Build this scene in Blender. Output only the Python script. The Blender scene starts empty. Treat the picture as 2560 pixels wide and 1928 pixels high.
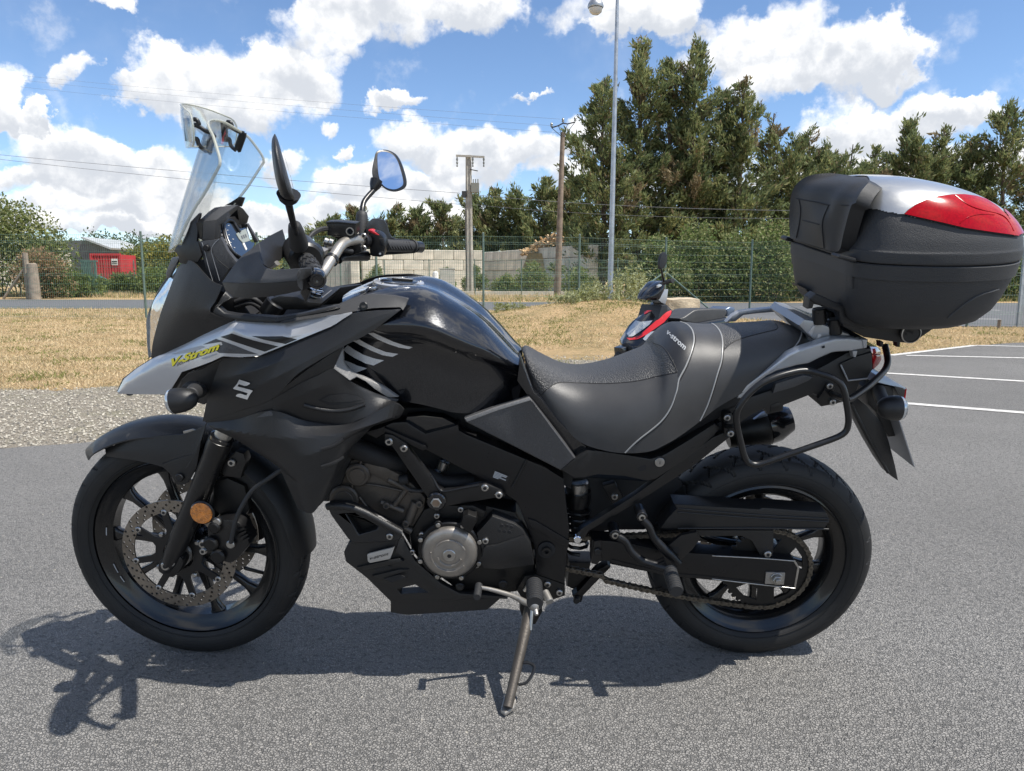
import bpy, bmesh, math, random
from mathutils import Vector, Matrix, noise
from mathutils.bvhtree import BVHTree
from mathutils.geometry import tessellate_polygon

random.seed(7)
rad = math.radians
sc = bpy.context.scene
col = sc.collection

# ------------------------------------------------------------------ camera, light, exposure
CAM_H = 1.04
PITCH = rad(8.3)
FPX = 1852.0                      # focal length in pixels of the 2560 px wide photograph
cam_d = bpy.data.cameras.new('camera')
cam = bpy.data.objects.new('camera', cam_d)
col.objects.link(cam)
cam.location = (0, 0, CAM_H)
cam.rotation_euler = (rad(90) - PITCH, 0, 0)
cam_d.sensor_width = 36
cam_d.lens = 36 * FPX / 2560
cam_d.clip_start = 0.05
cam_d.clip_end = 3000
sc.camera = cam
sc.view_settings.view_transform = 'Standard'
sc.view_settings.look = 'None'
sc.view_settings.gamma = 1
sc.view_settings.use_curve_mapping = False
sc.view_settings.exposure = 0.5
sc.cycles.transparent_max_bounces = 24

SUN_TO = Vector((.53, -.215, 1.0)).normalized()
sun_d = bpy.data.lights.new('sun', 'SUN')
sun_d.energy = 4.7
sun_d.angle = rad(.5)
sun_d.color = (1, .955, .88)
sun = bpy.data.objects.new('sun', sun_d)
col.objects.link(sun)
sun.location = SUN_TO * 30
sun.rotation_euler = SUN_TO.to_track_quat('Z', 'Y').to_euler()

VIEWS = {'1': (200, 200, 2.45), '2': (150, 860, 2.0829), '3': (750, 900, 2.776), '4': (1300, 1000, 2.4578),
         '5': (1300, 750, 2.765), '6': (1940, 400, 3.332), '7': (1060, 200, 2.777), '8': (1400, 600, 4.424),
         '9': (0, 450, 2.563), 'a': (280, 760, 3.6867), 'b': (740, 660, 3.6867), 'c': (1800, 780, 3.786),
         'd': (520, 540, 3.95), 'e': (0, 0, 1.728), 'f': (1280, 0, 1.728), 'g': (0, 1450, 1.4747),
         'm': (570, 930, 20.825), 'n': (420, 500, 7.571), 'q': (430, 230, 6.663), 'o': (0, 0, .8641), 's': (0, 0, 1.0)}
EYE = Vector((0, 0, CAM_H))


def px(v, x, y):
    a, b, s = VIEWS[v]
    return a + x / s, b + y / s


def ray(v, x, y):
    """Direction from the camera through a measured point of the photograph."""
    u, q = px(v, x, y)
    r = (u - 1280) / FPX
    t = -(q - 964) / FPX
    c, s = math.cos(PITCH), math.sin(PITCH)
    return Vector((r, c + t * s, -s + t * c))


def gnd(v, x, y, z=0.0):
    d = ray(v, x, y)
    return EYE + d * ((z - CAM_H) / d.z)


def at(v, x, y, Y):
    d = ray(v, x, y)
    return EYE + d * (Y / d.y)


# ------------------------------------------------------------------ sky
def build_world():
    w = bpy.data.worlds.new('World')
    sc.world = w
    w.use_nodes = True
    nt = w.node_tree
    nt.nodes.clear()
    N, L = nt.nodes.new, nt.links.new

    def M(op, a, b=None, c=None, clamp=False):
        n = N('ShaderNodeMath'); n.operation = op; n.use_clamp = clamp
        for i, s in enumerate((a, b, c)):
            if s is None: continue
            if isinstance(s, (int, float)): n.inputs[i].default_value = s
            else: L(s, n.inputs[i])
        return n.outputs[0]

    def VM(op, a, b=None, c=None):
        n = N('ShaderNodeVectorMath'); n.operation = op
        for i, s in enumerate((a, b, c)):
            if s is None: continue
            if isinstance(s, (tuple, list)): n.inputs[i].default_value = s
            else: L(s, n.inputs[i])
        return n.outputs['Value'] if op in ('DOT_PRODUCT', 'LENGTH') else n.outputs[0]

    def ramp(src, lo, hi, smooth=True):
        n = N('ShaderNodeMapRange'); n.clamp = True
        n.interpolation_type = 'SMOOTHSTEP' if smooth else 'LINEAR'
        L(src, n.inputs[0]); n.inputs[1].default_value = lo; n.inputs[2].default_value = hi
        return n.outputs[0]

    tc = N('ShaderNodeTexCoord')
    d = tc.outputs['Generated']
    sx = N('ShaderNodeSeparateXYZ'); L(d, sx.inputs[0])
    az = M('ARCTAN2', sx.outputs[0], sx.outputs[1])
    el = M('ARCSINE', sx.outputs[2])
    cb = N('ShaderNodeCombineXYZ'); L(az, cb.inputs[0]); L(el, cb.inputs[1])

    def nz(scale, detail, rough=.55, vec=d, off=0.0):
        n = N('ShaderNodeTexNoise'); n.inputs['Scale'].default_value = scale
        n.inputs['Detail'].default_value = detail; n.inputs['Roughness'].default_value = rough
        if off: vec = VM('ADD', vec, (off, off * .7, off * 1.3))
        L(vec, n.inputs['Vector'])
        return n
    wn = nz(11, 7, .6)
    wv = VM('SUBTRACT', wn.outputs['Color'], (.5, .5, .5))
    p = VM('MULTIPLY_ADD', wv, (.16, .12, 0), cb.outputs[0])
    B = []
    for x, y, rx, ry in [(700, 270, 200, 125), (900, 330, 300, 170), (1150, 340, 260, 150), (1340, 350, 190, 120),
                         (1000, 480, 380, 95), (650, 400, 140, 110), (1420, 545, 66, 42),
                         (1400, 150, 230, 125), (1700, 40, 420, 130), (2060, 40, 260, 95), (1550, -90, 330, 150),
                         (30, 440, 115, 130), (100, 535, 140, 55), (225, 505, 50, 60), (310, 320, 100, 60),
                         (1690, 440, 95, 34), (1530, 692, 80, 40), (350, 670, 340, 105), (620, 710, 300, 95),
                         (200, 780, 340, 62), (700, 830, 320, 75), (350, 890, 420, 60), (850, 930, 320, 80),
                         (1220, 700, 90, 80), (1800, 610, 195, 110), (2050, 690, 190, 125), (1500, 840, 240, 90),
                         (1770, 800, 270, 90), (480, 0, 110, 30), (250, 985, 500, 55), (800, 1010, 500, 55), (1300, 960, 360, 70), (1900, 930, 420, 80)]:
        B.append(('e', x, y, rx, ry))
    for x, y, rx, ry in [(1240, 110, 210, 165), (1450, 290, 340, 165), (1640, 250, 150, 160), (1180, 340, 270, 110),
                         (980, 190, 200, 115), (500, 50, 350, 115), (420, 150, 140, 70), (720, 70, 160, 100),
                         (1700, 540, 330, 100), (1450, 580, 220, 115), (1960, 490, 220, 50), (60, 700, 190, 120),
                         (300, 620, 160, 95), (60, 405, 70, 22), (400, 800, 420, 90), (1500, 760, 700, 90), (2300, 640, 260, 80)]:
        B.append(('f', x, y, rx, ry))
    sf = sdy = None
    for v, x, y, rx, ry in B:
        dr = ray(v, x, y).normalized()
        ca, ce = math.atan2(dr.x, dr.y), math.asin(dr.z)
        s = VIEWS[v][2] * FPX
        k = math.cos(ca) ** 1.2
        ax, ay = s / rx / max(k, .6) / 1.0, s / ry / 1.0
        q = VM('MULTIPLY_ADD', p, (ax, ay, 0), (-ca * ax, -ce * ay, 0))
        f = M('SUBTRACT', 1.0, VM('DOT_PRODUCT', q, q), clamp=True)
        s2 = N('ShaderNodeSeparateXYZ'); L(q, s2.inputs[0])
        fy = M('MULTIPLY', f, s2.outputs[1])
        sf = f if sf is None else M('ADD', sf, f)
        sdy = fy if sdy is None else M('ADD', sdy, fy)
    # generic cumulus outside the part of the sky that the photograph shows
    far = ramp(M('ABSOLUTE', az), .70, .95)
    high = ramp(el, .52, .75)
    out = M('MAXIMUM', far, high)
    gen = M('MULTIPLY', ramp(nz(2.6, 3, off=4.4).outputs[0], .46, .62), M('MULTIPLY', out, .8))
    field = M('ADD', M('MINIMUM', sf, 1.0), gen)
    n1 = nz(17, 8, .60)
    n2 = nz(7, 3, .5, off=3.1)
    dens = M('ADD', M('MULTIPLY', field, .95), M('MULTIPLY', M('SUBTRACT', n1.outputs[0], .5), 1.5))
    dens = M('ADD', dens, M('MULTIPLY', M('SUBTRACT', n2.outputs[0], .5), .55))
    mask = ramp(dens, .08, .74)
    thin = M('MULTIPLY', ramp(nz(5, 5, .6, off=7.7).outputs[0], .5, .8), .22)
    mask = M('MAXIMUM', mask, M('MULTIPLY', thin, ramp(dens, -.4, .4)))
    # lit crowns, grey bellies, from the height inside each cloud
    vy = M('DIVIDE', sdy, M('ADD', sf, .08))
    n3 = nz(26, 5, .6, off=1.9)
    lit = M('ADD', M('MULTIPLY', vy, .75), M('MULTIPLY', M('SUBTRACT', n3.outputs[0], .5), 1.7))
    lit = M('ADD', lit, M('MULTIPLY', M('SUBTRACT', .9, M('MINIMUM', dens, 1.4)), .5))
    lit = ramp(lit, -.40, .55)
    cm = N('ShaderNodeMix'); cm.data_type = 'RGBA'
    L(lit, cm.inputs[0])
    cm.inputs[6].default_value = (.55, .58, .63, 1)
    cm.inputs[7].default_value = (.99, .985, .975, 1)
    sky = N('ShaderNodeTexSky'); sky.sky_type = 'NISHITA'; sky.sun_disc = False
    sky.sun_elevation = math.asin(SUN_TO.z); sky.sun_rotation = math.atan2(SUN_TO.x, SUN_TO.y)
    sky.altitude = 2200; sky.air_density = 1.0; sky.dust_density = .1; sky.ozone_density = 2.6
    b1 = N('ShaderNodeBackground'); b1.inputs[1].default_value = .128
    hs = N('ShaderNodeHueSaturation'); hs.inputs['Saturation'].default_value = 1.04
    L(sky.outputs[0], hs.inputs['Color'])
    L(hs.outputs[0], b1.inputs[0])
    b2 = N('ShaderNodeBackground'); b2.inputs[1].default_value = .92
    L(cm.outputs[2], b2.inputs[0])
    mx = N('ShaderNodeMixShader'); L(mask, mx.inputs[0]); L(b1.outputs[0], mx.inputs[1]); L(b2.outputs[0], mx.inputs[2])
    o = N('ShaderNodeOutputWorld'); L(mx.outputs[0], o.inputs[0])
    w.cycles.sampling_method = 'MANUAL'
    w.cycles.sample_map_resolution = 512


build_world()

# ------------------------------------------------------------------ materials


def mat(name, colr, rough=.5, metal=0.0, coat=0.0, coat_rough=.05, bump=None, var=None, spec=.5, col2=None, flakes=None,
        coords='Object', trans=0.0, alpha=1.0, emit=None, sheen=0.0, rvar=0.0):
    """Principled material; var=(scale, amount) mottles the colour, bump=(scale, strength, distance, kind) gives relief."""
    m = bpy.data.materials.new(name)
    m.use_nodes = True
    nt = m.node_tree
    N, L = nt.nodes.new, nt.links.new
    b = nt.nodes['Principled BSDF']
    I = b.inputs
    I['Base Color'].default_value = (*colr, 1)
    I['Roughness'].default_value = rough
    I['Metallic'].default_value = metal
    I['Coat Weight'].default_value = coat
    I['Coat Roughness'].default_value = coat_rough
    I['Specular IOR Level'].default_value = spec
    I['Transmission Weight'].default_value = trans
    I['Alpha'].default_value = alpha
    I['Sheen Weight'].default_value = sheen
    tc = N('ShaderNodeTexCoord')
    src = tc.outputs['Object']

    def tex(scale, detail=4, r=.6):
        n = N('ShaderNodeTexNoise')
        n.inputs['Scale'].default_value = scale; n.inputs['Detail'].default_value = detail
        n.inputs['Roughness'].default_value = r
        L(src, n.inputs['Vector'])
        return n
    if var:
        n = tex(var[0])
        mr = N('ShaderNodeMapRange'); L(n.outputs[0], mr.inputs[0])
        mr.inputs[1].default_value = .32; mr.inputs[2].default_value = .68
        mx = N('ShaderNodeMix'); mx.data_type = 'RGBA'; L(mr.outputs[0], mx.inputs[0])
        a = var[1]
        c2 = col2 if col2 else tuple(min(1, c * (1 + a)) for c in colr)
        mx.inputs[6].default_value = (*(colr if col2 else tuple(c * (1 - a) for c in colr)), 1)
        mx.inputs[7].default_value = (*c2, 1)
        L(mx.outputs[2], I['Base Color'])
    if rvar:
        n = tex(60, 5)
        mr = N('ShaderNodeMapRange'); L(n.outputs[0], mr.inputs[0])
        mr.inputs[1].default_value = .3; mr.inputs[2].default_value = .7
        mr.inputs[3].default_value = max(.02, rough - rvar); mr.inputs[4].default_value = min(1, rough + rvar)
        L(mr.outputs[0], I['Roughness'])
    hgt = None
    if bump:
        kind = bump[3] if len(bump) > 3 else 'noise'
        if kind == 'noise':
            hgt = tex(bump[0], 3).outputs[0]
        else:
            v = N('ShaderNodeTexVoronoi'); v.inputs['Scale'].default_value = bump[0]
            L(src, v.inputs['Vector']); hgt = v.outputs['Distance']
        bp = N('ShaderNodeBump'); bp.inputs['Strength'].default_value = bump[1]
        bp.inputs['Distance'].default_value = bump[2]
        if kind == 'dots': bp.invert = True
        L(hgt, bp.inputs['Height'])
        L(bp.outputs[0], I['Normal'])
    if flakes:
        v = N('ShaderNodeTexVoronoi'); v.inputs['Scale'].default_value = flakes[0]; L(src, v.inputs['Vector'])
        sb = N('ShaderNodeVectorMath'); sb.operation = 'SUBTRACT'; L(v.outputs['Color'], sb.inputs[0])
        sb.inputs[1].default_value = (.5, .5, .5)
        ml = N('ShaderNodeVectorMath'); ml.operation = 'SCALE'; L(sb.outputs[0], ml.inputs[0])
        ml.inputs['Scale'].default_value = flakes[1]
        ge = N('ShaderNodeNewGeometry')
        ad = N('ShaderNodeVectorMath'); ad.operation = 'ADD'; L(ge.outputs['Normal'], ad.inputs[0]); L(ml.outputs[0], ad.inputs[1])
        nn = N('ShaderNodeVectorMath'); nn.operation = 'NORMALIZE'; L(ad.outputs[0], nn.inputs[0])
        L(nn.outputs[0], I['Normal'])
        if coat: L(ge.outputs['Normal'], I['Coat Normal'])
    if emit:
        I['Emission Color'].default_value = (*emit[0], 1); I['Emission Strength'].default_value = emit[1]
    return m


def thin_clear(name, tint=(1, 1, 1), gloss=.09, rough=.02):
    """Thin clear plastic sheet: see-through with a Fresnel reflection."""
    m = bpy.data.materials.new(name); m.use_nodes = True
    nt = m.node_tree; nt.nodes.clear(); N, L = nt.nodes.new, nt.links.new
    t = N('ShaderNodeBsdfTransparent'); t.inputs[0].default_value = (*tint, 1)
    g = N('ShaderNodeBsdfGlossy'); g.inputs['Roughness'].default_value = rough
    tc = N('ShaderNodeTexCoord')
    n = N('ShaderNodeTexNoise'); n.inputs['Scale'].default_value = 5; L(tc.outputs['Object'], n.inputs['Vector'])
    bp = N('ShaderNodeBump'); bp.inputs['Strength'].default_value = .06; bp.inputs['Distance'].default_value = .02
    L(n.outputs[0], bp.inputs['Height']); L(bp.outputs[0], g.inputs['Normal'])
    f = N('ShaderNodeFresnel'); f.inputs[0].default_value = 1.5
    a = N('ShaderNodeMath'); a.operation = 'MULTIPLY_ADD'; L(f.outputs[0], a.inputs[0])
    a.inputs[1].default_value = .42; a.inputs[2].default_value = gloss - .04
    mx = N('ShaderNodeMixShader'); L(a.outputs[0], mx.inputs[0]); L(t.outputs[0], mx.inputs[1]); L(g.outputs[0], mx.inputs[2])
    o = N('ShaderNodeOutputMaterial'); L(mx.outputs[0], o.inputs[0])
    return m


# ------------------------------------------------------------------ mesh helpers
GEO = {}


def mk(name, V, F, m, par=None, ang=38, smooth=True, mi=None, root=None):
    me = bpy.data.meshes.new(name)
    me.from_pydata([tuple(v) for v in V], [], F)
    me.validate(clean_customdata=False)
    for q in (m if isinstance(m, (list, tuple)) else [m]):
        me.materials.append(q)
    if mi: me.polygons.foreach_set('material_index', mi)
    if smooth:
        me.polygons.foreach_set('use_smooth', [True] * len(me.polygons))
        me.set_sharp_from_angle(angle=rad(ang))
    me.update()
    o = bpy.data.objects.new(name, me)
    col.objects.link(o)
    if par is not None: o.parent = par
    GEO[o.name] = ([Vector(v) for v in V], F)
    return o


def tag(o, label=None, cat=None, group=None, kind=None):
    for k, v in (('label', label), ('category', cat), ('group', group), ('kind', kind)):
        if v: o[k] = v
    return o


def empty(name, mw, label, cat, group=None):
    o = bpy.data.objects.new(name, None)
    col.objects.link(o)
    o.matrix_world = mw
    o.empty_display_size = .1
    return tag(o, label, cat, group)


class Frame:
    """W: the frame whose lateral planes are measured; R: the frame of the object that owns the mesh."""
    def __init__(s, W, R):
        s.W, s.Wi, s.R, s.Ri = W, W.inverted(), R, R.inverted()
        s.inward = (s.Ri @ W).to_3x3() @ Vector((0, 1, 0))


def P(v, x, y, w, fr):
    d = fr.Wi.to_3x3() @ ray(v, x, y)
    o = fr.Wi @ EYE
    k = (-w - o.y) / d.y
    return fr.Ri @ (fr.W @ (o + d * k))


def cat1(p, t):
    """Catmull-Rom through the list p at parameter t in 0..len-1."""
    n = len(p)
    i = min(int(t), n - 2)
    f = t - i
    a, b, c, d = p[max(i - 1, 0)], p[i], p[i + 1], p[min(i + 2, n - 1)]
    return (b * 2 + (c - a) * f + (a * 2 - b * 5 + c * 4 - d) * f * f + (b * 3 - a - c * 3 + d) * f ** 3) * .5


def resample(p, n, lin=False):
    """n points evenly along the curve through p."""
    K = 12
    D = [p[0]]
    for i in range((len(p) - 1) * K):
        t = (i + 1) / K
        if lin:
            j = min(int(t), len(p) - 2); D.append(p[j].lerp(p[j + 1], t - j))
        else:
            D.append(cat1(p, t))
    S = [0]
    for a, b in zip(D, D[1:]): S.append(S[-1] + (b - a).length)
    out, j = [], 0
    for k in range(n):
        s = S[-1] * k / (n - 1)
        while j < len(S) - 2 and S[j + 1] < s: j += 1
        f = (s - S[j]) / max(S[j + 1] - S[j], 1e-9)
        out.append(D[j].lerp(D[j + 1], min(max(f, 0), 1)))
    return out


def smooth_closed(pts, k=4):
    """Rounded closed outline through the measured points (tuples)."""
    n = len(pts)
    V = [Vector(p) for p in pts]
    out = []
    for i in range(n):
        a, b, c, d = V[i - 1], V[i], V[(i + 1) % n], V[(i + 2) % n]
        for j in range(k):
            f = j / k
            out.append(tuple((b * 2 + (c - a) * f + (a * 2 - b * 5 + c * 4 - d) * f * f + (b * 3 - a - c * 3 + d) * f ** 3) * .5))
    return out


def mirrored(o, par, name=None):
    V, F = GEO[o.name]
    V2 = [Vector((v.x, -v.y, v.z)) for v in V]
    F2 = [tuple(reversed(f)) for f in F]
    return mk(name or o.name.split('.')[0], V2, F2, list(o.data.materials), par)


def plate(name, par, m, v, pts, w=0.0, t=.01, fr=None, bev=.002, sm=0, holes=(), mir=False, ang=38, seg=2):
    """A solid piece with a measured outline in a plane at lateral distance w (or one w per point), t thick inwards."""
    fr = fr or BIKE
    pts = [(p[0], p[1], p[2] if len(p) > 2 else w) for p in pts]
    if sm: pts = smooth_closed(pts, sm)
    A = [P(v, *p, fr) for p in pts]
    inn = fr.inward * t
    if holes:
        H = [[P(v, q[0], q[1], q[2] if len(q) > 2 else w, fr) for q in h] for h in holes]
        loops = [A] + H
        flat = [q for l in loops for q in l]
        tri = tessellate_polygon([[Vector((q.x, q.z, 0)) for q in l] for l in loops])
        n = len(flat)
        V = flat + [q + inn for q in flat]
        F = [tuple(a) for a in tri] + [tuple(n + i for i in reversed(a)) for a in tri]
        s = 0
        for l in loops:
            k = len(l)
            for i in range(k):
                a, b = s + i, s + (i + 1) % k
                F.append((a, b, b + n, a + n))
            s += k
        o = mk(name, V, F, m, par, ang)
        bm = bmesh.new(); bm.from_mesh(o.data); bmesh.ops.recalc_face_normals(bm, faces=bm.faces); bm.to_mesh(o.data); bm.free()
        if bev:
            md = o.modifiers.new('bevel', 'BEVEL'); md.width = bev; md.segments = 2; md.limit_method = 'ANGLE'
    else:
        bm = bmesh.new()
        a = [bm.verts.new(q) for q in A]
        b = [bm.verts.new(q + inn) for q in A]
        f1 = bm.faces.new(a)
        bm.faces.new(list(reversed(b)))
        k = len(a)
        for i in range(k):
            bm.faces.new((a[i], b[i], b[(i + 1) % k], a[(i + 1) % k]))
        bmesh.ops.recalc_face_normals(bm, faces=bm.faces)
        if bev:
            try:
                bmesh.ops.bevel(bm, geom=list(f1.edges), offset=bev, segments=seg, profile=.6, affect='EDGES', clamp_overlap=True)
            except Exception:
                pass
        bmesh.ops.triangulate(bm, faces=[f for f in bm.faces if len(f.verts) > 4])
        bm.verts.index_update()
        V = [q.co.copy() for q in bm.verts]
        F = [tuple(q.index for q in f.verts) for f in bm.faces]
        bm.free()
        o = mk(name, V, F, m, par, ang)
    if mir: mirrored(o, par, name)
    return o


def grid_faces(nu, nv, base=0, flip=False, wrap=False):
    F = []
    for j in range(nv - 1):
        for i in range(nu if wrap else nu - 1):
            i2 = (i + 1) % nu
            q = (base + j * nu + i, base + j * nu + i2, base + (j + 1) * nu + i2, base + (j + 1) * nu + i)
            F.append(tuple(reversed(q)) if flip else q)
    return F


def shell(G, nu, nv, inn):
    """Grid of points G (nv rows of nu) given thickness along inn (vector or list)."""
    V = [q for r in G for q in r]
    n = nu * nv
    off = inn if isinstance(inn, list) else [inn] * n
    V2 = [q + o for q, o in zip(V, off)]
    F = grid_faces(nu, nv) + grid_faces(nu, nv, n, True)
    ring = [i for i in range(nu)] + [j * nu + nu - 1 for j in range(1, nv)] + [(nv - 1) * nu + i for i in range(nu - 2, -1, -1)] + [j * nu for j in range(nv - 2, 0, -1)]
    for a, b in zip(ring, ring[1:] + ring[:1]):
        F.append((b, a, a + n, b + n))
    return V + V2, F


def fixn(o):
    bm = bmesh.new(); bm.from_mesh(o.data)
    bmesh.ops.recalc_face_normals(bm, faces=bm.faces)
    bm.to_mesh(o.data); bm.free()


def sheet(name, par, m, v, rows, t=.004, fr=None, nu=28, nv=14, mir=False, ang=30, lin=False, linu=False):
    """A curved panel through rows of measured points (x, y, lateral distance), with real thickness."""
    fr = fr or BIKE
    R = [resample([P(v, *p, fr) for p in r], nu, linu) for r in rows]
    G = []
    cols_ = [resample([r[i] for r in R], nv, lin) for i in range(nu)]
    G = [[cols_[i][j] for i in range(nu)] for j in range(nv)]
    V, F = shell(G, nu, nv, fr.inward * t)
    o = mk(name, V, F, m, par, ang)
    fixn(o)
    if mir: fixn(mirrored(o, par, name))
    return o


def basis(z, x=None):
    z = z.normalized()
    x = Vector(x) if x else (Vector((1, 0, 0)) if abs(z.x) < .9 else Vector((0, 0, 1)))
    x = (x - z * x.dot(z)).normalized()
    y = z.cross(x)
    return Matrix((x, y, z)).transposed()


def tube_geo(pts, r, n=10, sm=6, closed=False, caps=True):
    if sm and len(pts) > 2:
        q = pts + [pts[0]] if closed else pts
        if closed:
            ext = [pts[-1]] + pts + [pts[0], pts[1]]
            D = []
            for i in range(1, len(pts) + 1):
                for j in range(sm): D.append(cat1(ext, i + j / sm))
            pts2 = D
        else:
            pts2 = resample(q, (len(pts) - 1) * sm + 1)
    else:
        pts2 = pts
    m = len(pts2)
    rr = r if isinstance(r, (list, tuple)) else [r] * 2
    V, F = [], []
    prev = None
    for i, p in enumerate(pts2):
        a = pts2[(i - 1) % m] if closed else pts2[max(i - 1, 0)]
        b = pts2[(i + 1) % m] if closed else pts2[min(i + 1, m - 1)]
        t = (b - a).normalized()
        if prev is None: B = basis(t)
        else:
            x = prev - t * prev.dot(t)
            B = basis(t, x if x.length > 1e-6 else None)
        prev = B.col[0].copy()
        f = i / (m - 1) * (len(rr) - 1); k = min(int(f), len(rr) - 2)
        ra = rr[k] + (rr[k + 1] - rr[k]) * (f - k)
        for j in range(n):
            an = 2 * math.pi * j / n
            V.append(p + B.col[0] * (ra * math.cos(an)) + B.col[1] * (ra * math.sin(an)))
    F = grid_faces(n, m, wrap=True)
    if closed:
        for j in range(n): F.append(((m - 1) * n + j, (m - 1) * n + (j + 1) % n, (j + 1) % n, j))
    elif caps:
        F.append(tuple(reversed(range(n)))); F.append(tuple((m - 1) * n + j for j in range(n)))
    return V, F


def tube(name, par, m, pts, r, n=10, sm=6, closed=False, fr=None, v=None):
    if v: pts = [P(v, *p, fr or BIKE) for p in pts]
    V, F = tube_geo([Vector(p) for p in pts], r, n, sm, closed)
    return mk(name, V, F, m, par)


def lathe_geo(prof, mtx, n=48, closed=False):
    """Revolve (axial, radius) pairs about the local z axis of mtx."""
    V, F = [], []
    k = len(prof)
    for a, r in prof:
        for j in range(n):
            an = 2 * math.pi * j / n
            V.append(mtx @ Vector((r * math.cos(an), r * math.sin(an), a)))
    F = grid_faces(n, k, wrap=True, flip=True)
    if closed:
        for j in range(n): F.append((j, (j + 1) % n, (k - 1) * n + (j + 1) % n, (k - 1) * n + j))
    else:
        if prof[0][1] > 1e-5: F.append(tuple(range(n)))
        if prof[-1][1] > 1e-5: F.append(tuple((k - 1) * n + j for j in reversed(range(n))))
    return V, F


def lathe(name, par, m, prof, mtx, n=48, closed=False, ang=38):
    V, F = lathe_geo(prof, mtx, n, closed)
    o = mk(name, V, F, m, par, ang)
    fixn(o)
    return o


def axis_m(p0, p1, x=None):
    return Matrix.Translation(p0) @ basis(p1 - p0, x).to_4x4()


def cyl(name, par, m, p0, p1, r, n=24, r2=None, bev=.12):
    L = (p1 - p0).length
    r2 = r if r2 is None else r2
    b = min(bev * min(r, r2), L * .3)
    return lathe(name, par, m, [(0, r - b), (b, r), (L - b, r2), (L, r2 - b)], axis_m(p0, p1), n)


class MB:
    """Collects shapes that form ONE part."""
    def __init__(s): s.V, s.F, s.I, s.k = [], [], [], 0
    def add(s, VF, idx=0):
        b = len(s.V)
        s.V += VF[0]; s.F += [tuple(i + b for i in f) for f in VF[1]]; s.I += [idx] * len(VF[1])
        return s
    def box(s, c, size, R=None, idx=0):
        x, y, z = [q / 2 for q in size]
        V = [Vector(q) for q in ((-x, -y, -z), (x, -y, -z), (x, y, -z), (-x, y, -z), (-x, -y, z), (x, -y, z), (x, y, z), (-x, y, z))]
        V = [(R @ q if R else q) + Vector(c) for q in V]
        return s.add((V, [(3, 2, 1, 0), (4, 5, 6, 7), (0, 1, 5, 4), (1, 2, 6, 5), (2, 3, 7, 6), (3, 0, 4, 7)]), idx)
    def bar(s, p0, p1, r, n=6, r2=None, idx=0):
        return s.add(tube_geo([Vector(p0), Vector(p1)], [r, r2 if r2 is not None else r], n, 0), idx)
    def build(s, name, m, par=None, ang=38, smooth=True):
        return mk(name, s.V, s.F, m, par, ang, smooth, s.I if isinstance(m, (list, tuple)) else None)


def bvh_of(objs, rootM):
    V, F = [], []
    for o in objs:
        v, f = GEO[o.name]
        b = len(V)
        V += [rootM @ q for q in v]
        F += [tuple(i + b for i in g) for g in f]
    return BVHTree.FromPolygons(V, F)


def on_surface(bv, v, x, y, off, Ri):
    d = ray(v, x, y).normalized()
    h = bv.ray_cast(EYE, d)
    if h[0] is None:
        return None
    n = h[1] if h[1].dot(d) < 0 else -h[1]
    return Ri @ (h[0] + n * off)


def drape(name, par, m, bv, fr, v, V2, F, off):
    """Lay a flat 2-D mesh (photo coordinates) on a surface, keeping it a hair above."""
    pts, ok = [], []
    for x, y in V2:
        q = on_surface(bv, v, x, y, off, fr.Ri)
        ok.append(q is not None); pts.append(q or Vector())
    F = [f for f in F if all(ok[i] for i in f)]
    if not F: return None
    return mk(name, pts, F, m, par, 60)


def decal(name, par, m, bv, v, pts, off=.0008, cell=14, sm=0, fr=None):
    fr = fr or BIKE
    if sm: pts = smooth_closed(pts, sm)
    bm = bmesh.new()
    vs = [bm.verts.new((p[0], p[1], 0)) for p in pts]
    for t in tessellate_polygon([[Vector((p[0], p[1], 0)) for p in pts]]):
        try: bm.faces.new([vs[i] for i in t])
        except ValueError: pass
    for _ in range(5):
        e = [q for q in bm.edges if q.calc_length() > cell]
        if not e: break
        bmesh.ops.subdivide_edges(bm, edges=e, cuts=1)
        bmesh.ops.triangulate(bm, faces=[g for g in bm.faces if len(g.verts) > 3])
    bm.verts.index_update()
    V2 = [(q.co.x, q.co.y) for q in bm.verts]
    F = [tuple(q.index for q in g.verts) for g in bm.faces]
    bm.free()
    return drape(name, par, m, bv, fr, v, V2, F, off)


def letters(name, par, m, bv, v, s, org, along, up, off=.0012, fr=None, bold=0.0, shear=0.0, space=1.0):
    """Lettering laid on a surface: org, and the photo vectors of one em along the line and upwards."""
    cu = bpy.data.curves.new(name, 'FONT')
    cu.body = s; cu.size = 1; cu.offset = bold; cu.shear = shear; cu.space_character = space
    cu.resolution_u = 3; cu.fill_mode = 'FRONT'
    ob = bpy.data.objects.new(name, cu)
    col.objects.link(ob)
    bpy.context.view_layer.update()
    me = bpy.data.meshes.new_from_object(ob.evaluated_get(bpy.context.evaluated_depsgraph_get()))
    V2 = [(org[0] + q.co.x * along[0] + q.co.y * up[0], org[1] + q.co.x * along[1] + q.co.y * up[1]) for q in me.vertices]
    F = [tuple(p.vertices) for p in me.polygons]
    bpy.data.objects.remove(ob); bpy.data.curves.remove(cu); bpy.data.meshes.remove(me)
    return drape(name, par, m, bv, fr or BIKE, v, V2, F, off)


def piping(name, par, m, bv, v, pts, r, fr=None, n=40, off=0.0):
    q = resample([Vector((p[0], p[1], 0)) for p in pts], n)
    L = [on_surface(bv, v, p.x, p.y, off, (fr or BIKE).Ri) for p in q]
    return tube(name, par, m, [p for p in L if p is not None], r, 7, 0)

# ================================================================== THE PLACE
import numpy as np
rng = np.random.default_rng(11)


def mound(x, y):
    s = 3.3 if x < 2.3 else 1.5
    return .57 * math.exp(-((x - 2.3) / s) ** 2 - ((y - 16) / 3.3) ** 2)


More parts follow.
